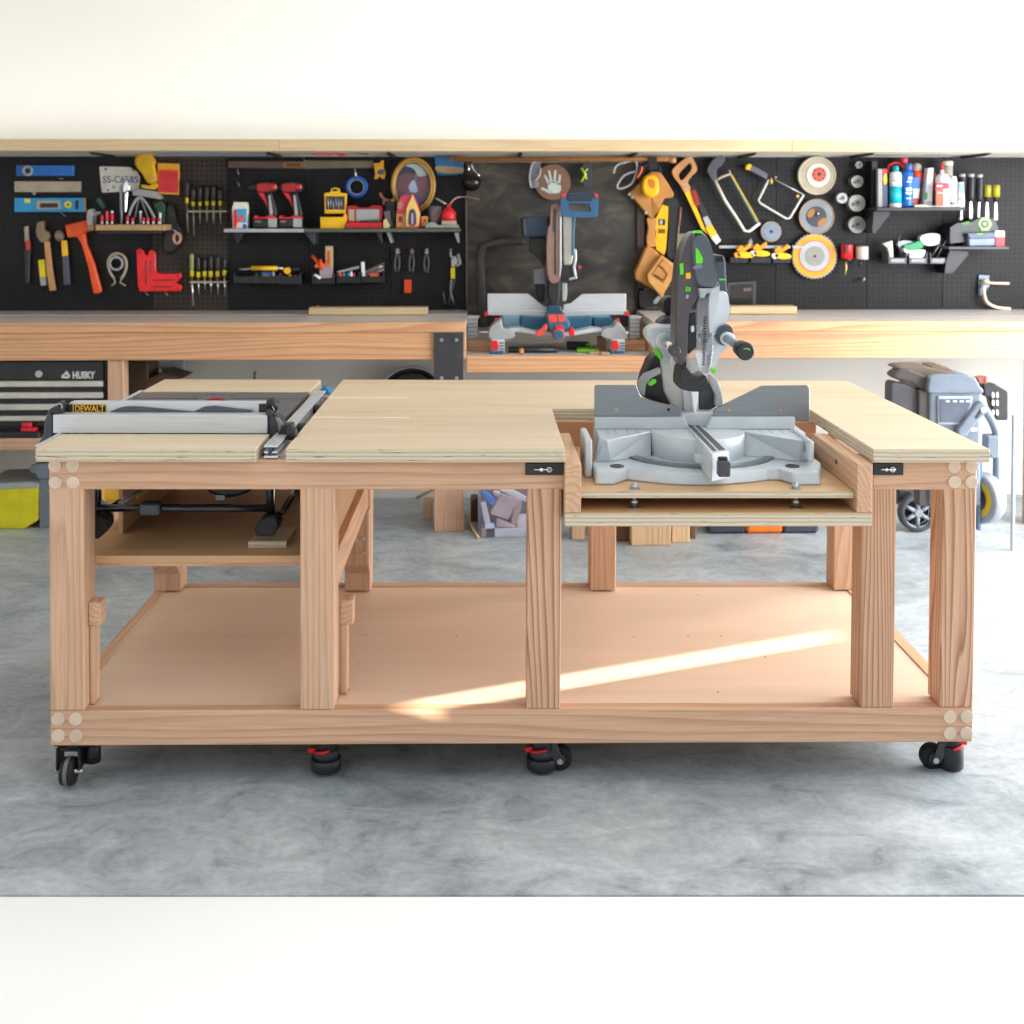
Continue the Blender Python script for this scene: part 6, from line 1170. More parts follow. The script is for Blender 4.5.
# ================================================================ far mitre saw on the saw station
Q = (440, 280, 5.12)     # zoom frame
YQ = YM+.06
def qf(u, v): return (440+u/5.12, 280+v/5.12)
def bf(u, v): return (460+u/5.12, 150+v/5.12)
pq = at(550, 352, YQ+.2)
fs = thing('mitre_saw', (pq.x, YQ+.2, zm), 'blue and silver mitre saw with red levers on the far saw station', 'mitre saw')
def fo(nm, pts, Y, th, mt, bev=.003, fr=qf, smooth=0, label=None, par=fs):
    m = MB(); pp = [fr(*p) for p in pts]; pp = curvepx(pp, smooth) if smooth else pp
    m.ol(pp, Y, th, mt, bev, 2); o = m.build(nm, par)
    if label: o['label'] = label
    return o
fo('fence', [(243, 70), (450, 70), (530, 135), (550, 140), (550, 158), (243, 158)], YQ+.28, .015, ALU, .002)
fo('fence', [(630, 158), (635, 125), (668, 120), (728, 72), (953, 70), (953, 158)], YQ+.28, .015, ALU, .002)
fo('fence_base', [(243, 156), (960, 156), (960, 178), (780, 180), (640, 195), (560, 195), (420, 185), (243, 180)], YQ+.24, .06, ALU, .003)
fo('back_body', [(320, 180), (870, 180), (870, 250), (320, 250)], YQ+.24, .10, TEALL, .006)
fo('turntable', [(412, 185), (500, 192), (560, 195), (640, 195), (700, 190), (775, 188), (775, 240), (700, 255), (600, 262), (480, 255), (412, 240)], YQ+.16, .10, TEAL, .006)
fo('side_block', [(322, 188), (408, 186), (410, 240), (322, 252)], YQ+.18, .08, TEALL, .004)
fo('side_block', [(788, 192), (880, 192), (880, 250), (788, 240)], YQ+.18, .08, TEAL, .004)
fo('front_arc', [(345, 250), (410, 245), (480, 262), (560, 270), (640, 270), (700, 262), (780, 245), (830, 250), (845, 268), (760, 272), (690, 285), (600, 292), (500, 285), (410, 268), (350, 270)], YQ+.06, .10, CAST, .004)
for k, pts in enumerate(([(248, 280), (262, 240), (318, 200), (320, 245), (378, 268), (380, 295), (330, 305), (262, 305)], [(822, 285), (845, 250), (888, 245), (905, 215), (930, 230), (955, 270), (955, 305), (870, 305)])):
    fo('foot_casting', pts, YQ+.03, .12, plain('foot_grey', '#a7abae', .4, .2), .005, smooth=2)
for x in (262, 878):
    fb_ = fo('foot', [(x-2, 305), (x+70, 305), (x+68, 375), (x-2, 375)], YQ+.02, .08, plain('foot_pale', '#c5c8c9', .4), .004)
    fo('foot_lock', [(x, 310), (x+32, 310), (x+40, 350), (x+30, 360), (x, 358)], YQ+.01, .03, RED, .003, par=fb_)
    for v in (320, 335, 350): fo('foot_slot', [(x+42, v), (x+68, v), (x+68, v+6), (x+42, v+6)], YQ+.016, .006, TEAL, .0005, par=fb_)
    fo('foot_pad', [(x-4, 362), (x+66, 362), (x+64, 380), (x-4, 380)], YQ+.015, .09, TEAL, .002, par=fb_)
for pts in ([(278, 200), (312, 198), (314, 222), (280, 224)], [(900, 200), (916, 197), (922, 222), (904, 224)], [(228, 166), (248, 166), (248, 184), (228, 184)], [(946, 162), (970, 162), (970, 184), (946, 184)]):
    fo('red_clip', pts, YQ+.10, .03, RED, .003, label='red clip')
for x0, x1 in ((138, 205), (970, 1035)):
    e = fo('extension', [(x0, 188), (x0+10, 182), (x1, 185), (x1-12, 205), (x1-12, 295), (x0, 300)], YQ+.16, .05, SIL, .003)
    for v in (200, 220, 240, 262, 282): fo('rib', [(x0+3, v), (x1-16, v), (x1-16, v+6), (x0+3, v+6)], YQ+.156, .006, MID, .0005, par=e)
m = MB(); m.tube([at(*qf(165, 270), YQ+.17), at(*qf(300, 268), YQ+.17)], .008, CHROME); m.build('extension_rod', fs)
m = MB(); m.tube([at(*qf(900, 270), YQ+.17), at(*qf(1000, 272), YQ+.17)], .008, CHROME); m.build('extension_rod', fs)
fo('arm_head', [(548, 178), (640, 175), (668, 225), (660, 262), (620, 268), (560, 262), (548, 220)], YQ-.0, .20, TEAL, .008)
fo('red_panel', [(553, 178), (592, 176), (602, 216), (558, 218)], YQ-.004, .01, plain('coral_red', '#d94a3f', .4), .002, label='red panel')
fo('red_panel', [(598, 176), (632, 175), (645, 212), (608, 216)], YQ-.004, .01, plain('coral_red', '#d94a3f', .4), .002, label='red panel')
m = MB(); a = at(*qf(608, 282), YQ-.02); m.cyl(a+Vector((0, .06, 0)), a, .031, plain('coral_red', '#d94a3f', .4), seg=20, bev=.004); m.cyl(a+Vector((0, .01, 0)), a+Vector((0, -.012, 0)), .025, TEAL, seg=20, bev=.003); m.build('front_knob', fs)
fo('red_ring', [(590, 235), (620, 230), (635, 245), (630, 260), (592, 262)], YQ-.012, .03, RED, .003)
fo('lever', [(548, 225), (550, 250), (528, 285), (500, 292), (488, 280), (495, 265), (525, 245), (535, 228)], YQ-.01, .03, plain('coral_red', '#d94a3f', .4), .004, label='red lever')
fo('lever', [(660, 250), (675, 242), (690, 255), (690, 285), (675, 292), (662, 285)], YQ-.01, .03, RED, .004, label='red lever')
# head (frame B4)
YH = YQ+.22
fo('column', [(452, 670), (515, 670), (512, 740), (500, 800), (470, 800), (450, 740)], YH, .12, GBK, .006, bf)
fo('column_base', [(450, 795), (515, 795), (525, 835), (445, 835)], YH-.02, .12, plain('dark_teal', '#23475f', .4), .006, bf)
fo('spring_rod', [(520, 680), (548, 680), (550, 740), (542, 775), (522, 775)], YH+.02, .04, GRY, .006, bf)
fo('lower_casting', [(378, 610), (435, 600), (440, 690), (378, 688)], YH+.06, .08, MID, .006, bf)
fo('casting_slide', [(383, 688), (435, 688), (430, 775), (400, 775)], YH+.08, .05, GBK, .006, bf)
fo('motor', [(318, 352), (335, 342), (455, 338), (462, 445), (335, 448), (316, 430)], YH+.03, .12, NAVY, .010, bf)
fo('motor_cap', [(314, 355), (332, 345), (340, 445), (318, 438)], YH+.025, .13, BLK, .006, bf)
fo('motor_bracket', [(360, 445), (440, 445), (445, 520), (430, 600), (405, 560), (355, 520)], YH+.06, .08, GBK, .006, bf)
fo('blade_guard', [(465, 290), (485, 280), (515, 285), (520, 400), (520, 560), (515, 650), (495, 682), (465, 680), (448, 640), (442, 500), (450, 400), (462, 380)], YH-.03, .14, plain('guard_brown', '#8d7066', .25), .010, bf, smooth=2)
fo('guard_window', [(480, 300), (492, 300), (490, 420), (475, 420)], YH-.034, .01, DK, .002, bf)
fo('guard_slot', [(487, 330), (492, 330), (492, 640), (486, 640)], YH-.034, .01, BLK, .0005, bf)
fo('guard_edge', [(510, 290), (518, 300), (520, 600), (508, 660)], YH-.036, .02, SIL, .002, bf)
fo('gear_case', [(525, 330), (590, 335), (585, 420), (580, 560), (570, 590), (530, 590)], YH-.02, .12, plain('warm_silver', '#a5a49c', .4, .3), .008, bf)
fo('gear_trim', [(575, 340), (592, 340), (586, 420), (585, 540), (572, 540)], YH-.024, .12, TEAL, .004, bf)
hm = MB(); hm.olh(curvepx([bf(*p) for p in ((520, 230), (545, 222), (690, 222), (708, 240), (708, 320), (695, 342), (600, 345), (520, 330))], 2), [[bf(*p) for p in ((555, 272), (660, 272), (672, 310), (660, 318), (560, 308))]], YH-.06, .06, plain('handle_blue', '#2c567c', .4)); hm.build('handle', fs)
fo('handle_grip', [(545, 224), (688, 224), (680, 262), (550, 262)], YH-.066, .05, plain('grip_navy', '#1d2a3a', .6), .006, bf)
fo('red_trim', [(518, 226), (545, 222), (540, 240), (522, 245)], YH-.07, .05, RED, .003, bf)
fo('red_trim', [(682, 222), (700, 224), (710, 245), (695, 248)], YH-.07, .05, RED, .003, bf)
fo('pivot_block', [(515, 570), (575, 575), (590, 600), (592, 660), (515, 660)], YH-.01, .12, GBK, .006, bf)
fo('pivot_knob', [(605, 592), (618, 592), (622, 606), (608, 610)], YH-.02, .02, RED, .003, bf, label='red knob')
fo('silver_bracket', [(580, 500), (598, 510), (598, 560), (590, 600), (600, 660), (560, 668), (560, 655), (585, 650), (575, 600), (585, 560)], YH-.02, .03, SIL, .003, bf)
# dust hose
W('dust_hose', 'dark vacuum hose rising behind the left of the far mitre saw', 'hose', [('', 't', ((115, 905), (112, 760), (108, 620), (105, 540), (130, 490), (220, 470), (330, 470)), 22, [.02+.03]*7, plain('hose_dark', '#3b3936', .6), 5)], B4, None, YP-.012)
# things lying on the saw station worktop
def lie(nm, l, cat, pts, mt, r, Y, g=None):
    m = MB(); P = [at(*qf(*p), Y) for p in pts]
    for p in P: p.z = zm+.001+r
    m.tube(P, r, mt, seg=10); return tag(m.build(nm), l, cat, g)
lie('torch', 'black torch lying under the far mitre saw', 'torch', ((350, 330), (440, 315), (600, 310)), BLK, .014, YM+.12)
lie('dowel', 'short wooden dowel end lying under the far mitre saw', 'dowel', ((405, 350), (428, 378)), plain('dowel', '#c9814c'), .014, YM+.06)
m = MB(); a, b = at(*qf(700, 330), YM+.16), at(*qf(808, 318), YM+.16); m.box((a.x, YM+.12, zm+.001), (b.x, YM+.22, zm+.016), plain('lime_box', '#6fb31f', .5), .003)
tag(m.build('green_box'), 'lime green flat box lying under the far mitre saw', 'box')
m = MB(); a, b = at(*qf(655, 330), YM+.2), at(*qf(770, 318), YM+.2); m.box((a.x, YM+.24, zm+.001), (b.x, YM+.3, zm+.035), GBK, .004)
m.box((at(*qf(752, 290), YM+.2).x, YM+.235, zm+.02), (at(*qf(772, 290), YM+.2).x, YM+.241, zm+.033), GRN)
tag(m.build('tool_case'), 'small black case with green mark behind the lime green box', 'case')
for (u0, u1, Y, l) in ((765, 820, YM+.05, 'thin wood offcut lying left of the far saws right foot'), (825, 870, YM+.035, 'second thin offcut beside the far saws right foot')):
    a, b = at(*qf(u0, 375), Y), at(*qf(u1, 375), Y); m = MB(); m.box((a.x, Y, zm+.001), (b.x, Y+.06, zm+.010), plain('offcut_tan', '#b89a78'), .001); tag(m.build('offcut'), l, 'offcut', 'offcuts on the saw station')
m = MB(); a, b = at(*qf(808, 320), YM+.14), at(*qf(850, 290), YM+.14); m.box((a.x, YM+.14, zm+.001), (b.x, YM+.18, b.z), BRN, .002); tag(m.build('wood_block'), 'brown wood block behind the far saws right foot', 'wood block')
# ================================================================ below the counters
def floorbox(nm, l, cat, x0, x1, yt, yb, mt, depth=.2, bev=.004, g=None, zt=None):
    """a box standing on the floor whose front lower edge shows at pixel row yb"""
    p = atz((x0+x1)/2, yb, 0); Y = p.y; a, b = at(x0, yt, Y), at(x1, yt, Y)
    m = MB(); m.box((a.x, Y, .0005), (b.x, Y+depth, a.z), mt, bev); return tag(m.build(nm), l, cat, g) if nm else (m, Y)
# tool chest on the ledge
Yc = YC+.03
tc_ = thing('tool_chest', (at(60, 400, Yc).x, Yc, zl), 'black tool chest with silver drawer handles under the left counter', 'tool chest')
k2 = lambda u, v: (20+u/10.24, 350+v/10.24)
a, b = at(-40, 437, Yc), at(106.2, 361, Yc)
m = MB(); m.box((a.x, Yc+.012, zl+.001), (b.x, YW-.08, b.z), BLK, .004); m.build('body', tc_)
p, q = at(-40, 380.3, Yc), at(103.5, 361.5, Yc); m = MB(); m.box((p.x, Yc, p.z), (q.x, Yc+.012, q.z), GBK, .002); tpn = m.build('top_panel', tc_)
p = at(39, 374, Yc); m = MB(); m.cyl(p, p+Vector((0, -.006, 0)), .017, SIL, seg=20, bev=.002); m.build('lock', tpn)
p = at(72.5, 378.3, Yc-.0006); q = at(96.5, 378.3, Yc)
text('HUSKY', 'lettering', tpn, (p.x, Yc-.0008, p.z), .044, plain('logo_silver', '#c9cacc', .4), .0008, sx=(q.x-p.x)/.150, bold=.0022)
m = MB(); m.ol([k2(*p) for p in ((420, 270), (455, 235), (478, 210), (515, 265), (500, 292), (430, 290))], Yc-.0014, .0014, plain('logo_silver', '#c9cacc', .4), 0); lg = m.build('logo', tpn)
m = MB(); m.ol([k2(*p) for p in ((455, 262), (470, 250), (482, 262), (470, 272))], Yc-.0020, .0006, BLK, 0); m.build('logo_eye', lg)
for v0, v1 in ((381, 387.3), (392.3, 398.8), (404, 410.5), (415.8, 421.5)):
    p, q = at(-40, v1+5, Yc), at(103.3, v0, Yc); m = MB(); m.box((p.x, Yc, p.z), (q.x, Yc+.012, q.z), GBK, .0015); dr = m.build('drawer', tc_)
    p, q = at(-40, v1, Yc-.02), at(103.0, v0, Yc-.02); m = MB(); m.box((p.x, Yc-.020, p.z), (q.x, Yc-.001, q.z), plain('handle_silver', '#c6c3bb', .35, .4), .003); m.build('handle', dr)
m = MB(); a, b = at(20, 436, Yc-.02), at(44, 431, Yc-.02); m.box((at(-30, 436, Yc-.02).x, YC-.028, zl+.0008), (at(44, 436, Yc).x, YC+.022, zl+.028), BLK, .004); tag(m.build('tray'), 'black tray on the lower ledge in front of the tool chest', 'tray')
m = MB(); z_ = zl+.0285; xx = at(22, 430, YC-.0).x; m.box((xx, YC-.02, z_), (at(37, 430, YC).x, YC+.018, z_+.018), RED, .004); m.box((xx, YC-.015, z_+.0175), (at(32, 430, YC).x, YC+.012, z_+.040), RED, .006); tag(m.build('red_clamp'), 'small red clamp lying on the black tray', 'clamp')
# bins on the floor, far left
t = thing('storage_tub', atz(40, 528, 0), 'pale blue plastic tub standing left behind the bench', 'tub'); YY = atz(40, 528, 0).y
m = MB(); m.ol([(38.5, 467), (52, 467), (54, 528), (39, 528)], YY, .30, TOTE, .004); m.build('body', t)
m = MB(); m.ol([(29, 472), (30, 466), (37, 463.5), (60, 463.5), (60, 479), (38, 479), (36, 474)], YY-.015, .33, TOTE, .004); m.build('rim', t)
t = thing('storage_crate', atz(30, 530, 0), 'yellow crate with grey lid at the left edge behind the bench', 'crate'); YY = atz(30, 529, 0).y
m = MB(); m.ol([(-20, 488), (38, 486), (37, 521), (24, 529), (-20, 529)], YY, .3, plain('crate_yellow', '#d8cf1a', .45), .004); m.build('body', t)
m = MB(); m.ol([(-20, 484), (30, 482), (38, 484), (38, 488), (-20, 490)], YY-.005, .31, GRY, .003); m.build('lid', t)
# stuff under left counter
m = MB(); Yd = YC+.25; m.ol([(125, 362), (147, 361), (148, 379), (162, 372), (184, 378), (150, 386), (125, 405)], Yd, .2, plain('dark_brown_box', '#54402c', .6), .004); tag(m.build('cardboard_stack'), 'dark brown board stack under the left counter behind the table saw', 'boards')
m = MB(); m.ol([(155, 361), (184, 361), (184, 378), (166, 378)], Yd+.22, .02, plain('sheet_grey', '#a3a6ad', .6), .002); tag(m.build('grey_sheet'), 'grey sheet leaning under the left counter beside the brown boards', 'sheet')
p = at(325, 397, 1.75)
t = thing('cordless_tool', (p.x, 1.75, 0), 'blue tool on a small fir stand between the saw and the table top', 'tool')
m = MB(); m.ol(curvepx([(318, 397), (320, 390), (325, 387.5), (329, 391), (332, 397), (328, 400), (318, 400)], 3), 1.72, .08, plain('cyan_blue', '#14729a', .4), .006); m.build('body', t)
m = MB(); zt_ = at(325, 400.5, 1.72).z; m.box((at(306, 400, 1.7).x, 1.66, 0.0005), (at(338, 400, 1.7).x, 1.86, zt_), firZ, .003); m.build('stand', t)
# hose reel on the wall
Yv = YW-.13; cv_ = at(412, 402, Yv); rr_ = 35*sc(Yv)
t = thing('hose_reel', (cv_.x, YW, cv_.z-rr_), 'round black hose reel on the wall under the left counter, only its rim showing', 'hose reel')
m = MB(); m.cyl((cv_.x, YW-.001, cv_.z), (cv_.x, Yv+.02, cv_.z), rr_*.8, BLK, seg=40); m.build('drum', t)
for k, (rk, mt) in enumerate(((.97, GBK), (.90, DK), (.83, GBK))):
    m = MB(); m.tube([Vector((cv_.x+rr_*rk*math.cos(t_), Yv+.02+k*.03, cv_.z+rr_*rk*math.sin(t_))) for t_ in [2*math.pi*i/48 for i in range(48)]], rr_*.06, mt, seg=10, closed=True); m.build('hose_coil', t)
m = MB(); m.tube([Vector((cv_.x+rr_*math.cos(t_), Yv, cv_.z+rr_*math.sin(t_))) for t_ in [2*math.pi*i/48 for i in range(48)]], .006, GRY, seg=8, closed=True); m.build('rim', t)
# under the bench: offcuts and scrap bin seen on the floor
def wood_off(l, x0, x1, yt, yb, mt=None, d=.12): return floorbox('offcut', l, 'offcut', x0, x1, yt, yb, mt or firZ, d, .003, 'offcuts on the floor')
wood_off('short pale block left of the broad counter post', 423, 432, 503, 520)
wood_off('dark block between the counter post and the scrap bin', 470.5, 478, 500, 521.5, BRN)
m = MB(); P0, P1 = atz(478, 539, 0), at(466, 516, 2.6); P0.z = .008; m.tube([P0, P1], .007, pineZ, seg=6); tag(m.build('wood_stick'), 'thin slat leaning against the left of the scrap bin', 'stick')
m = MB(); P0, P1 = atz(417, 499.5, 0), at(434, 489, 2.9); P0.z = .01; m.tube([P0, P1], .008, pineZ, seg=6); tag(m.build('wood_stick'), 'pale slat propped behind the broad counter post', 'stick')
YY = atz(500, 538, 0).y; a, b = at(478.5, 538, YY), at(562, 486, YY)
sbn = thing('scrap_bin', ((a.x+b.x)/2, YY, 0), 'clear plastic bin full of wood scraps under the far counter', 'bin')
LB = clear('clear_bin_plastic', '#eef1fa', .1, .06)
m = MB()
for q0, q1 in (((a.x, YY, .002), (b.x, YY+.004, b.z)), ((a.x, YY+.004, .002), (a.x+.004, YY+.34, b.z)), ((b.x-.004, YY+.004, .002), (b.x, YY+.34, b.z)), ((a.x+.004, YY+.336, .002), (b.x-.004, YY+.34, b.z)), ((a.x+.004, YY+.004, .002), (b.x-.004, YY+.336, .006))): m.box(q0, q1, LB)
m.build('body', sbn)
SG = 'scraps in the clear bin'
def scrap(l, pts, dy, th, mt): 
    m = MB(); m.ol([(400+u/6.02, 480+v/6.02) for u, v in pts], YY+dy, th, mt, .002); tag(m.build('wood_scrap'), l, 'scrap', SG)
SP = plain('scrap_pink', '#dcb8ac', .6); SCR = plain('scrap_cream', '#ece0d0', .6); STN = plain('scrap_tan', '#c9a07e', .6); SBL = plain('scrap_blue', '#2f78c8', .5)
scrap('blue plastic strip near the top left of the scrap bin', ((490, 70), (520, 72), (572, 118), (565, 150), (540, 150), (505, 100)), .02, .02, SBL)
scrap('white stick crossing the top right of the scrap bin', ((600, 62), (680, 62), (780, 115), (780, 140), (700, 110)), .02, .02, SCR)
scrap('upright cream board at the left of the scrap bin', ((485, 140), (515, 135), (545, 270), (515, 285)), .012, .03, SCR)
scrap('square pinkish block in the middle of the scrap bin', ((610, 95), (735, 140), (690, 185), (650, 240), (545, 205), (580, 130)), .03, .06, SP)
scrap('tall tan stick right of the pinkish block', ((690, 165), (735, 150), (700, 275), (665, 270)), .022, .03, STN)
scrap('wedge shaped pink scrap below the pinkish block', ((585, 235), (700, 280), (690, 290), (580, 280)), .018, .04, SP)
scrap('long pale board at the bottom right of the scrap bin', ((570, 295), (790, 290), (790, 348), (570, 348)), .012, .05, SCR)
scrap('small white block at the bottom left of the scrap bin', ((510, 268), (568, 266), (568, 292), (512, 295)), .010, .03, WHT)
scrap('tan board end standing in the bottom left corner', ((490, 285), (515, 285), (520, 348), (490, 348)), .016, .05, STN)
scrap('cream square at the right of the scrap bin', ((705, 220), (790, 215), (790, 288), (705, 285)), .025, .05, SCR)
scrap('pale scrap behind the blue strip', ((560, 72), (600, 78), (605, 110), (570, 100)), .05, .04, SCR)
m = MB(); m.box((a.x+.01, YY+.10, .008), (b.x-.01, YY+.32, b.z-.02), plain('scrap_shadow_brown', '#7b6a78', .7), .004); tag(m.build('scrap_pile'), 'brown and grey scraps filling the back of the clear bin', 'scraps', None, 'stuff')  # mauve brown box fills the back of the bin as loose scraps
wood_off('narrow brown block right of the bench leg under the platform', 572, 585, 500, 540)
wood_off('thin pale slat beside the narrow brown block', 586.5, 589, 500, 536, pineZ, .05)
wood_off('dark brown block left of the large pale one', 617, 629, 500, 541.5, BRN)
wood_off('large pale fir block behind the saw platform', 631.5, 671, 500, 545.6, pineZ)
wood_off('smaller pale fir block right of the large one', 672, 690, 500, 542.8, pineZ)
wood_off('dark thin block at the end of the fir blocks', 691, 696, 500, 539, BRN, .06)
def case(l, x0, x1, mt, g): return floorbox('tool_case', l, 'tool case', x0, x1, 505, 534.5, mt, .3, .012, g)
cs = thing('tool_case', atz(764, 534, 0), 'black plastic tool case with orange middle on the floor', 'tool case')
YY = atz(764, 534, 0).y; zt_ = at(764, 508, YY).z
for x0, x1, mt, nm in ((708, 746, plain('case_slate', '#3c424e', .45), 'left_end'), (746.5, 783, plain('case_orange', '#f07a1c', .45), 'centre'), (783.5, 819, plain('case_slate', '#3c424e', .45), 'right_end')):
    a, b = at(x0, 534, YY), at(x1, 534, YY); m = MB(); m.box((a.x, YY, .001), (b.x, YY+.3, zt_), mt, .012); o = m.build(nm, cs)
    m = MB(); m.box((a.x+.02, YY-.004, zt_-.045), (b.x-.02, YY+.002, zt_-.03), DK, .001); m.build('groove', o)
# ================================================================ rolling tool boxes at the right
YG = 1.62
def gf(u, v): return (860+u/5.118, 350+v/5.118)
def hf(u, v): return (880+u/8.26, 355+v/8.26)
zq = 0
cart = thing('rolling_tool_box', (at(950, 400, YG).x, YG+.2, 0), 'blue grey rolling tool box with black wheels at the right behind the bench', 'tool box')
def go(nm, pts, Y, th, mt, bev=.004, fr=hf, smooth=0, label=None, par=cart):
    m = MB(); pp = [fr(*p) for p in pts]; pp = curvepx(pp, smooth) if smooth else pp
    m.ol(pp, Y, th, mt, bev, 2); o = m.build(nm, par)
    if label: o['label'] = label
    return o
DB = plain('dark_brown_plastic', '#4a433f', .5)
go('body', [(410, 300), (850, 300), (835, 420), (835, 1250), (410, 1250)], YG, .36, TOTE, .010)
go('side_panel', [(318, 285), (414, 295), (414, 1250), (320, 1250)], YG+.012, .06, DB, .006)
lid_ = go('lid', [(410, 180), (470, 165), (720, 163), (790, 185), (828, 260), (860, 290), (858, 318), (405, 318), (395, 285)], YG-.012, .42, TOTE, .012)
go('lid_ridge', [(425, 95), (500, 88), (560, 100), (690, 180), (705, 240), (660, 200), (560, 150), (430, 115)], YG+.04, .12, plain('dusty_brown', '#6b5a4c', .7), .006, par=lid_)
go('lid_top', [(130, 115), (170, 92), (380, 92), (430, 105), (720, 170), (480, 185), (412, 190)], YG+.03, .12, plain('dusty_brown', '#6b5a4c', .7), .008, par=lid_)
go('front_panel', [(480, 340), (765, 340), (765, 400), (740, 575), (480, 575)], YG-.010, .014, plain('pale_blue_grey', '#a9b5c4', .4), .003)
pnl = go('recess', [(495, 365), (748, 362), (748, 400), (680, 558), (495, 556)], YG-.014, .01, plain('recess_slate', '#5c6474', .35), .002)
for u in (545, 605, 660, 712): go('slot', [(u, 376), (u+32, 376), (u+32, 390), (u, 390)], YG-.016, .004, OFFW, .0005, par=pnl)
go('latch_arm', [(640, 620), (800, 410), (850, 385), (895, 420), (885, 480), (820, 540), (720, 670), (650, 690)], YG-.03, .05, plain('arm_slate', '#7a8494', .4), .008)
m = MB(); p = at(*hf(858, 455), YG-.035); m.cyl(p+Vector((0, .02, 0)), p, .012, OFFW, seg=16, bev=.002); m.build('pivot', cart)
go('latch_slot', [(785, 515), (830, 450), (845, 440), (840, 480), (800, 530)], YG-.033, .02, DK, .002)
go('label', [(750, 605), (800, 600), (808, 628), (755, 635)], YG-.012, .004, OFFW, .001, label='pale label')
# dark left stack of clamps
go('clamp_bar', [(95, 175), (130, 140), (180, 110), (240, 110), (410, 180), (410, 285), (350, 290), (260, 230), (150, 210)], YG+.02, .08, DB, .010)
go('clamp_bar', [(90, 245), (110, 220), (200, 240), (320, 290), (320, 700), (85, 700)], YG+.03, .08, plain('slate_dark', '#4b4a4f', .5), .010)
go('clamp_bar', [(185, 190), (300, 215), (330, 250), (300, 265), (190, 225)], YG+.03, .10, plain('dusty_brown', '#6b5a4c', .7), .006)
m = MB(); p = at(*hf(165, 385), YG+.05); m.cyl(p+Vector((0, .03, 0)), p, .014, YEL, seg=16, bev=.003); o = m.build('knob', cart); o['label'] = 'yellow knob'
# frame tube and wheels
m = MB(); m.tube([at(*gf(*p), YG+.05) for p in ((620, 280), (650, 320), (690, 400), (700, 470), (700, 700), (702, 860))], .016, TOTE, seg=14, sub=4); m.build('handle_tube', cart)
m = MB(); p = at(*gf(668, 478), YG+.045); m.tube([p+Vector((.016*math.cos(t), 0, .030*math.sin(t))) for t in [2*math.pi*i/20 for i in range(20)]], .005, YEL, seg=8, closed=True); o = m.build('yellow_ring', cart)
go('joint', [(655, 440), (715, 440), (715, 555), (670, 555), (652, 500)], YG+.02, .06, TOTE, .006, gf)
go('lower_post', [(608, 560), (630, 560), (622, 925), (602, 925)], YG+.02, .05, plain('post_blue', '#5d7896', .4), .004, gf)
Ywh = atz(918, 531, 0).y; c0 = at(917, 512.3, Ywh); R0 = c0.z
go('chassis', [(195, 715), (425, 715), (425, 800), (400, 800), (330, 735), (250, 745), (200, 800)], Ywh+.02, .10, BLK, .006, gf)
m = MB(); m.lathe([(R0*.78, -.028), (R0*.96, -.028), (R0, -.018), (R0, .018), (R0*.96, .028), (R0*.78, .028)], (c0.x, Ywh, R0+.001), (0, 1, 0), plain('tyre_grey', '#4a4d52', .6), 40, cap=False); wl = m.build('wheel', cart)
m = MB(); m.tube([Vector((c0.x+R0*.78*math.cos(t), Ywh-.01, R0+R0*.78*math.sin(t))) for t in [2*math.pi*i/36 for i in range(36)]], R0*.07, plain('rim_grey', '#8b9098', .4), seg=8, closed=True)
for k in range(6):
    t_ = math.pi/6+k*math.pi/3; m.tube([Vector((c0.x+R0*r*math.cos(t_), Ywh-.01, R0+R0*r*math.sin(t_))) for r in (.15, .78)], [R0*.13, R0*.09], plain('rim_grey', '#8b9098', .4), seg=8)
m.cyl((c0.x, Ywh+.02, R0), (c0.x, Ywh-.025, R0), R0*.22, plain('rim_grey', '#8b9098', .4), seg=20, bev=.003); m.build('rim', wl)
m = MB(); m.cyl((c0.x, Ywh+.0281, R0), (c0.x, Ywh+.034, R0), R0*.75, BLK, seg=30); m.build('back_plate', wl)
c1 = at(986.5, 500, YG+.02); R1 = 26*sc(YG); zc1 = max(R1+.001, c1.z)
m = MB(); T = Matrix.Translation((c1.x, YG+.06, zc1)) @ Matrix.Rotation(math.radians(22), 4, 'Z') @ Matrix.Rotation(math.radians(90), 4, 'Y')
m = MB(T); m.lathe([(R1*.72, -.03), (R1*.95, -.03), (R1, -.02), (R1, .02), (R1*.95, .03), (R1*.72, .03)], (0, 0, 0), (0, 0, 1), plain('tyre_pale', '#8d929c', .5), 40); wl = m.build('wheel', cart)
m = MB(T); m.cyl((0, 0, -.02), (0, 0, -.031), R1*.74, plain('hub_yellow', '#d6b416', .4), seg=30); m.cyl((0, 0, -.028), (0, 0, -.036), R1*.5, DK, seg=30); m.build('hub', wl)
# black folding stand behind at the right edge
t = thing('folding_stand', (at(992, 420, YG+.5).x, YG+.5, 0), 'black perforated folding stand with red cap at the right edge', 'stand')
Yz = YG+.45
m = MB(); m.ol([hf(*p) for p in ((850, 240), (950, 235), (1010, 270), (1060, 300), (1060, 540), (960, 540), (930, 450), (905, 350), (860, 340))], Yz, .05, BLK, .006); fsb = m.build('frame', t)
for v in (330, 395, 475):
    for u in (935, 970):
        m = MB(); m.ol(curvepx([hf(*p) for p in ((u-8, v-20), (u+8, v-20), (u+10, v+20), (u-8, v+20))], 2), Yz-.002, .004, OFFW, .0005); m.build('slot', fsb)
m = MB(); m.ol([hf(*p) for p in ((800, 185), (870, 175), (888, 195), (870, 240), (820, 235))], Yz-.01, .04, plain('cap_red_brown', '#8c4a40', .5), .004); m.ol([hf(*p) for p in ((868, 180), (890, 178), (885, 225), (868, 240))], Yz-.015, .03, plain('cap_bright', '#e05a50', .4), .003); m.build('cap', t)
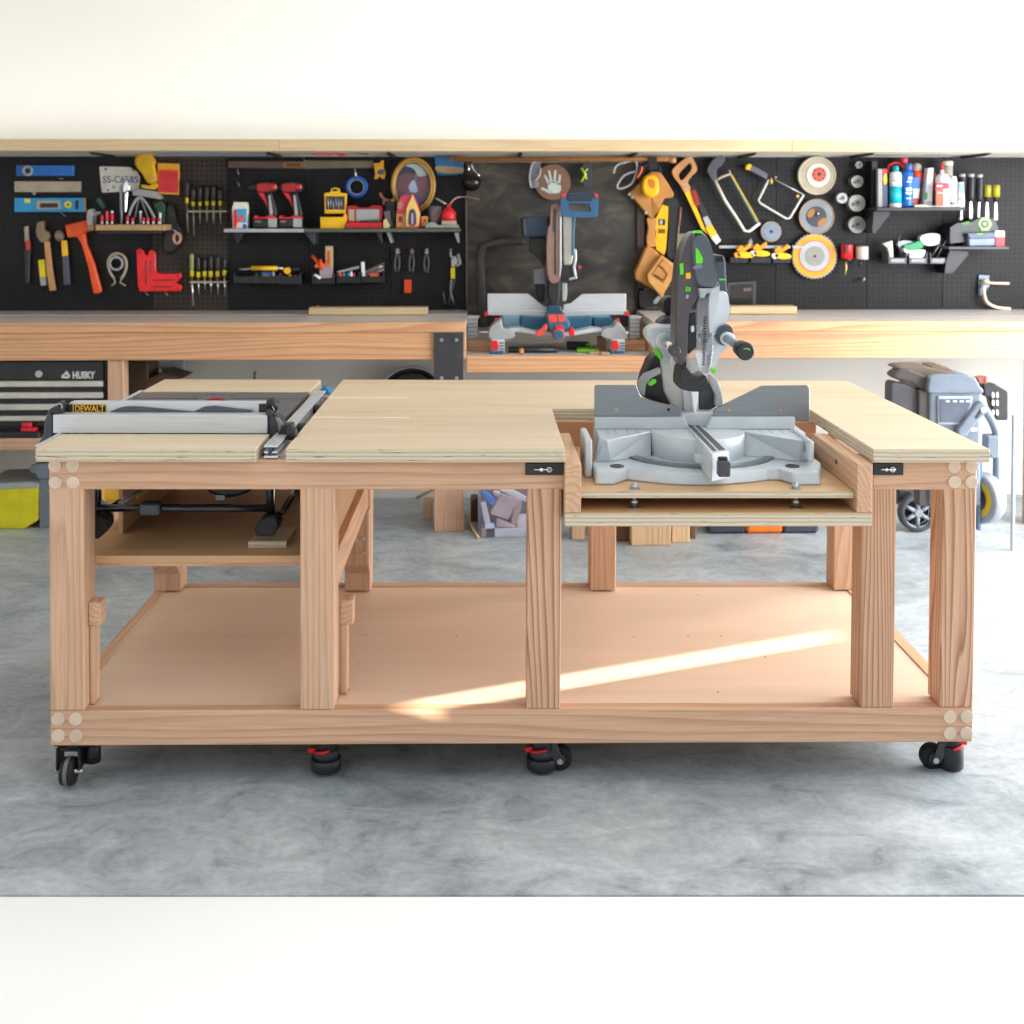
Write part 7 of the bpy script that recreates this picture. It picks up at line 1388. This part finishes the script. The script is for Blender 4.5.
m = MB(); m.box((at(1012, 540, Yz).x, Yz, .0005), (at(1015, 540, Yz).x, Yz+.02, at(985, 415, Yz).z), plain('pale_leg', '#b9bcc0', .4), .004); m.build('leg', t)
# ================================================================ camera and light
cd = bpy.data.cameras.new('camera'); cam = bpy.data.objects.new('camera', cd); COL.objects.link(cam)
cam.location = CAM; cam.rotation_euler = ROT.to_euler(); cd.sensor_width = 36; cd.lens = 36*F/1024
cd.shift_x = 0; cd.shift_y = -(512-PY)/1024; cd.clip_start = .05; cd.clip_end = 100
cd.dof.use_dof = True; cd.dof.focus_distance = 3.15; cd.dof.aperture_fstop = 4.5
SC.camera = cam
w = bpy.data.worlds.new('sky'); SC.world = w; w.use_nodes = True; nt = w.node_tree
bg = nt.nodes['Background']; tc = N(nt, 'ShaderNodeTexCoord'); sp = N(nt, 'ShaderNodeSeparateXYZ'); nt.links.new(tc.outputs['Generated'], sp.inputs[0])
mr = N(nt, 'ShaderNodeMapRange'); mr.inputs['From Min'].default_value = -.6; mr.inputs['From Max'].default_value = .9
nt.links.new(sp.outputs['X'], mr.inputs['Value'])
mv = N(nt, 'ShaderNodeMix', data_type='RGBA', blend_type='MULTIPLY'); mv.inputs[0].default_value = 1.
nt.links.new(ramp(nt, mr.outputs[0], [(0, (.12, .13, .145, 1)), (.5, (.64, .70, .76, 1)), (1, (1.0, 1.0, 1.0, 1))]), mv.inputs[6])
nt.links.new(ramp(nt, sp.outputs['Z'], [(0, (.40, .40, .40, 1)), (.25, (.5, .5, .5, 1)), (.6, (1.3, 1.3, 1.3, 1))]), mv.inputs[7])
nt.links.new(mv.outputs[2], bg.inputs['Color'])
bg.inputs['Strength'].default_value = 1.65
sd = bpy.data.lights.new('sun', 'SUN'); sd.energy = 26; sd.angle = math.radians(.5); sd.color = (1, .93, .8)
so = bpy.data.objects.new('sun', sd); COL.objects.link(so)
d = Vector((math.cos(SUN_AZ)*math.cos(SUN_EL), math.sin(SUN_AZ)*math.cos(SUN_EL), -math.sin(SUN_EL)))
so.rotation_euler = d.to_track_quat('-Z', 'Y').to_euler(); so.location = (-6, -3, 4)
def area(name, loc, target, sx, sy, e, col=(1, 1, 1)):
    l = bpy.data.lights.new(name, 'AREA'); l.shape = 'RECTANGLE'; l.size = sx; l.size_y = sy; l.energy = e; l.color = col
    o = bpy.data.objects.new(name, l); COL.objects.link(o); o.location = loc
    o.rotation_euler = (Vector(target)-Vector(loc)).to_track_quat('-Z', 'Y').to_euler(); return o
area('side_door_daylight', (XB+.02, .9, 1.15), (0, .9, .6), 2.8, 2.1, 255, (.95, .97, 1))
area('shelf_strip_light', (.1, 2.72, zs+.066), (.1, 3.02, zs+1.1), 6.4, .10, 11, (1, .99, .97))  # added fill lamp without a known source, whitens the wall above the shelf
m = MB(); m.box((-3.1, 2.69, zs+.023), (3.3, 2.75, zs+.050), WHT, .005); struct(m, 'trim_2')   # unseen batten added on the overhead shelf to go with the fill lamp
SC.view_settings.view_transform = 'Standard'; SC.view_settings.look = 'None'; SC.view_settings.gamma = 1
SC.view_settings.exposure = 0.0; SC.view_settings.use_curve_mapping = False
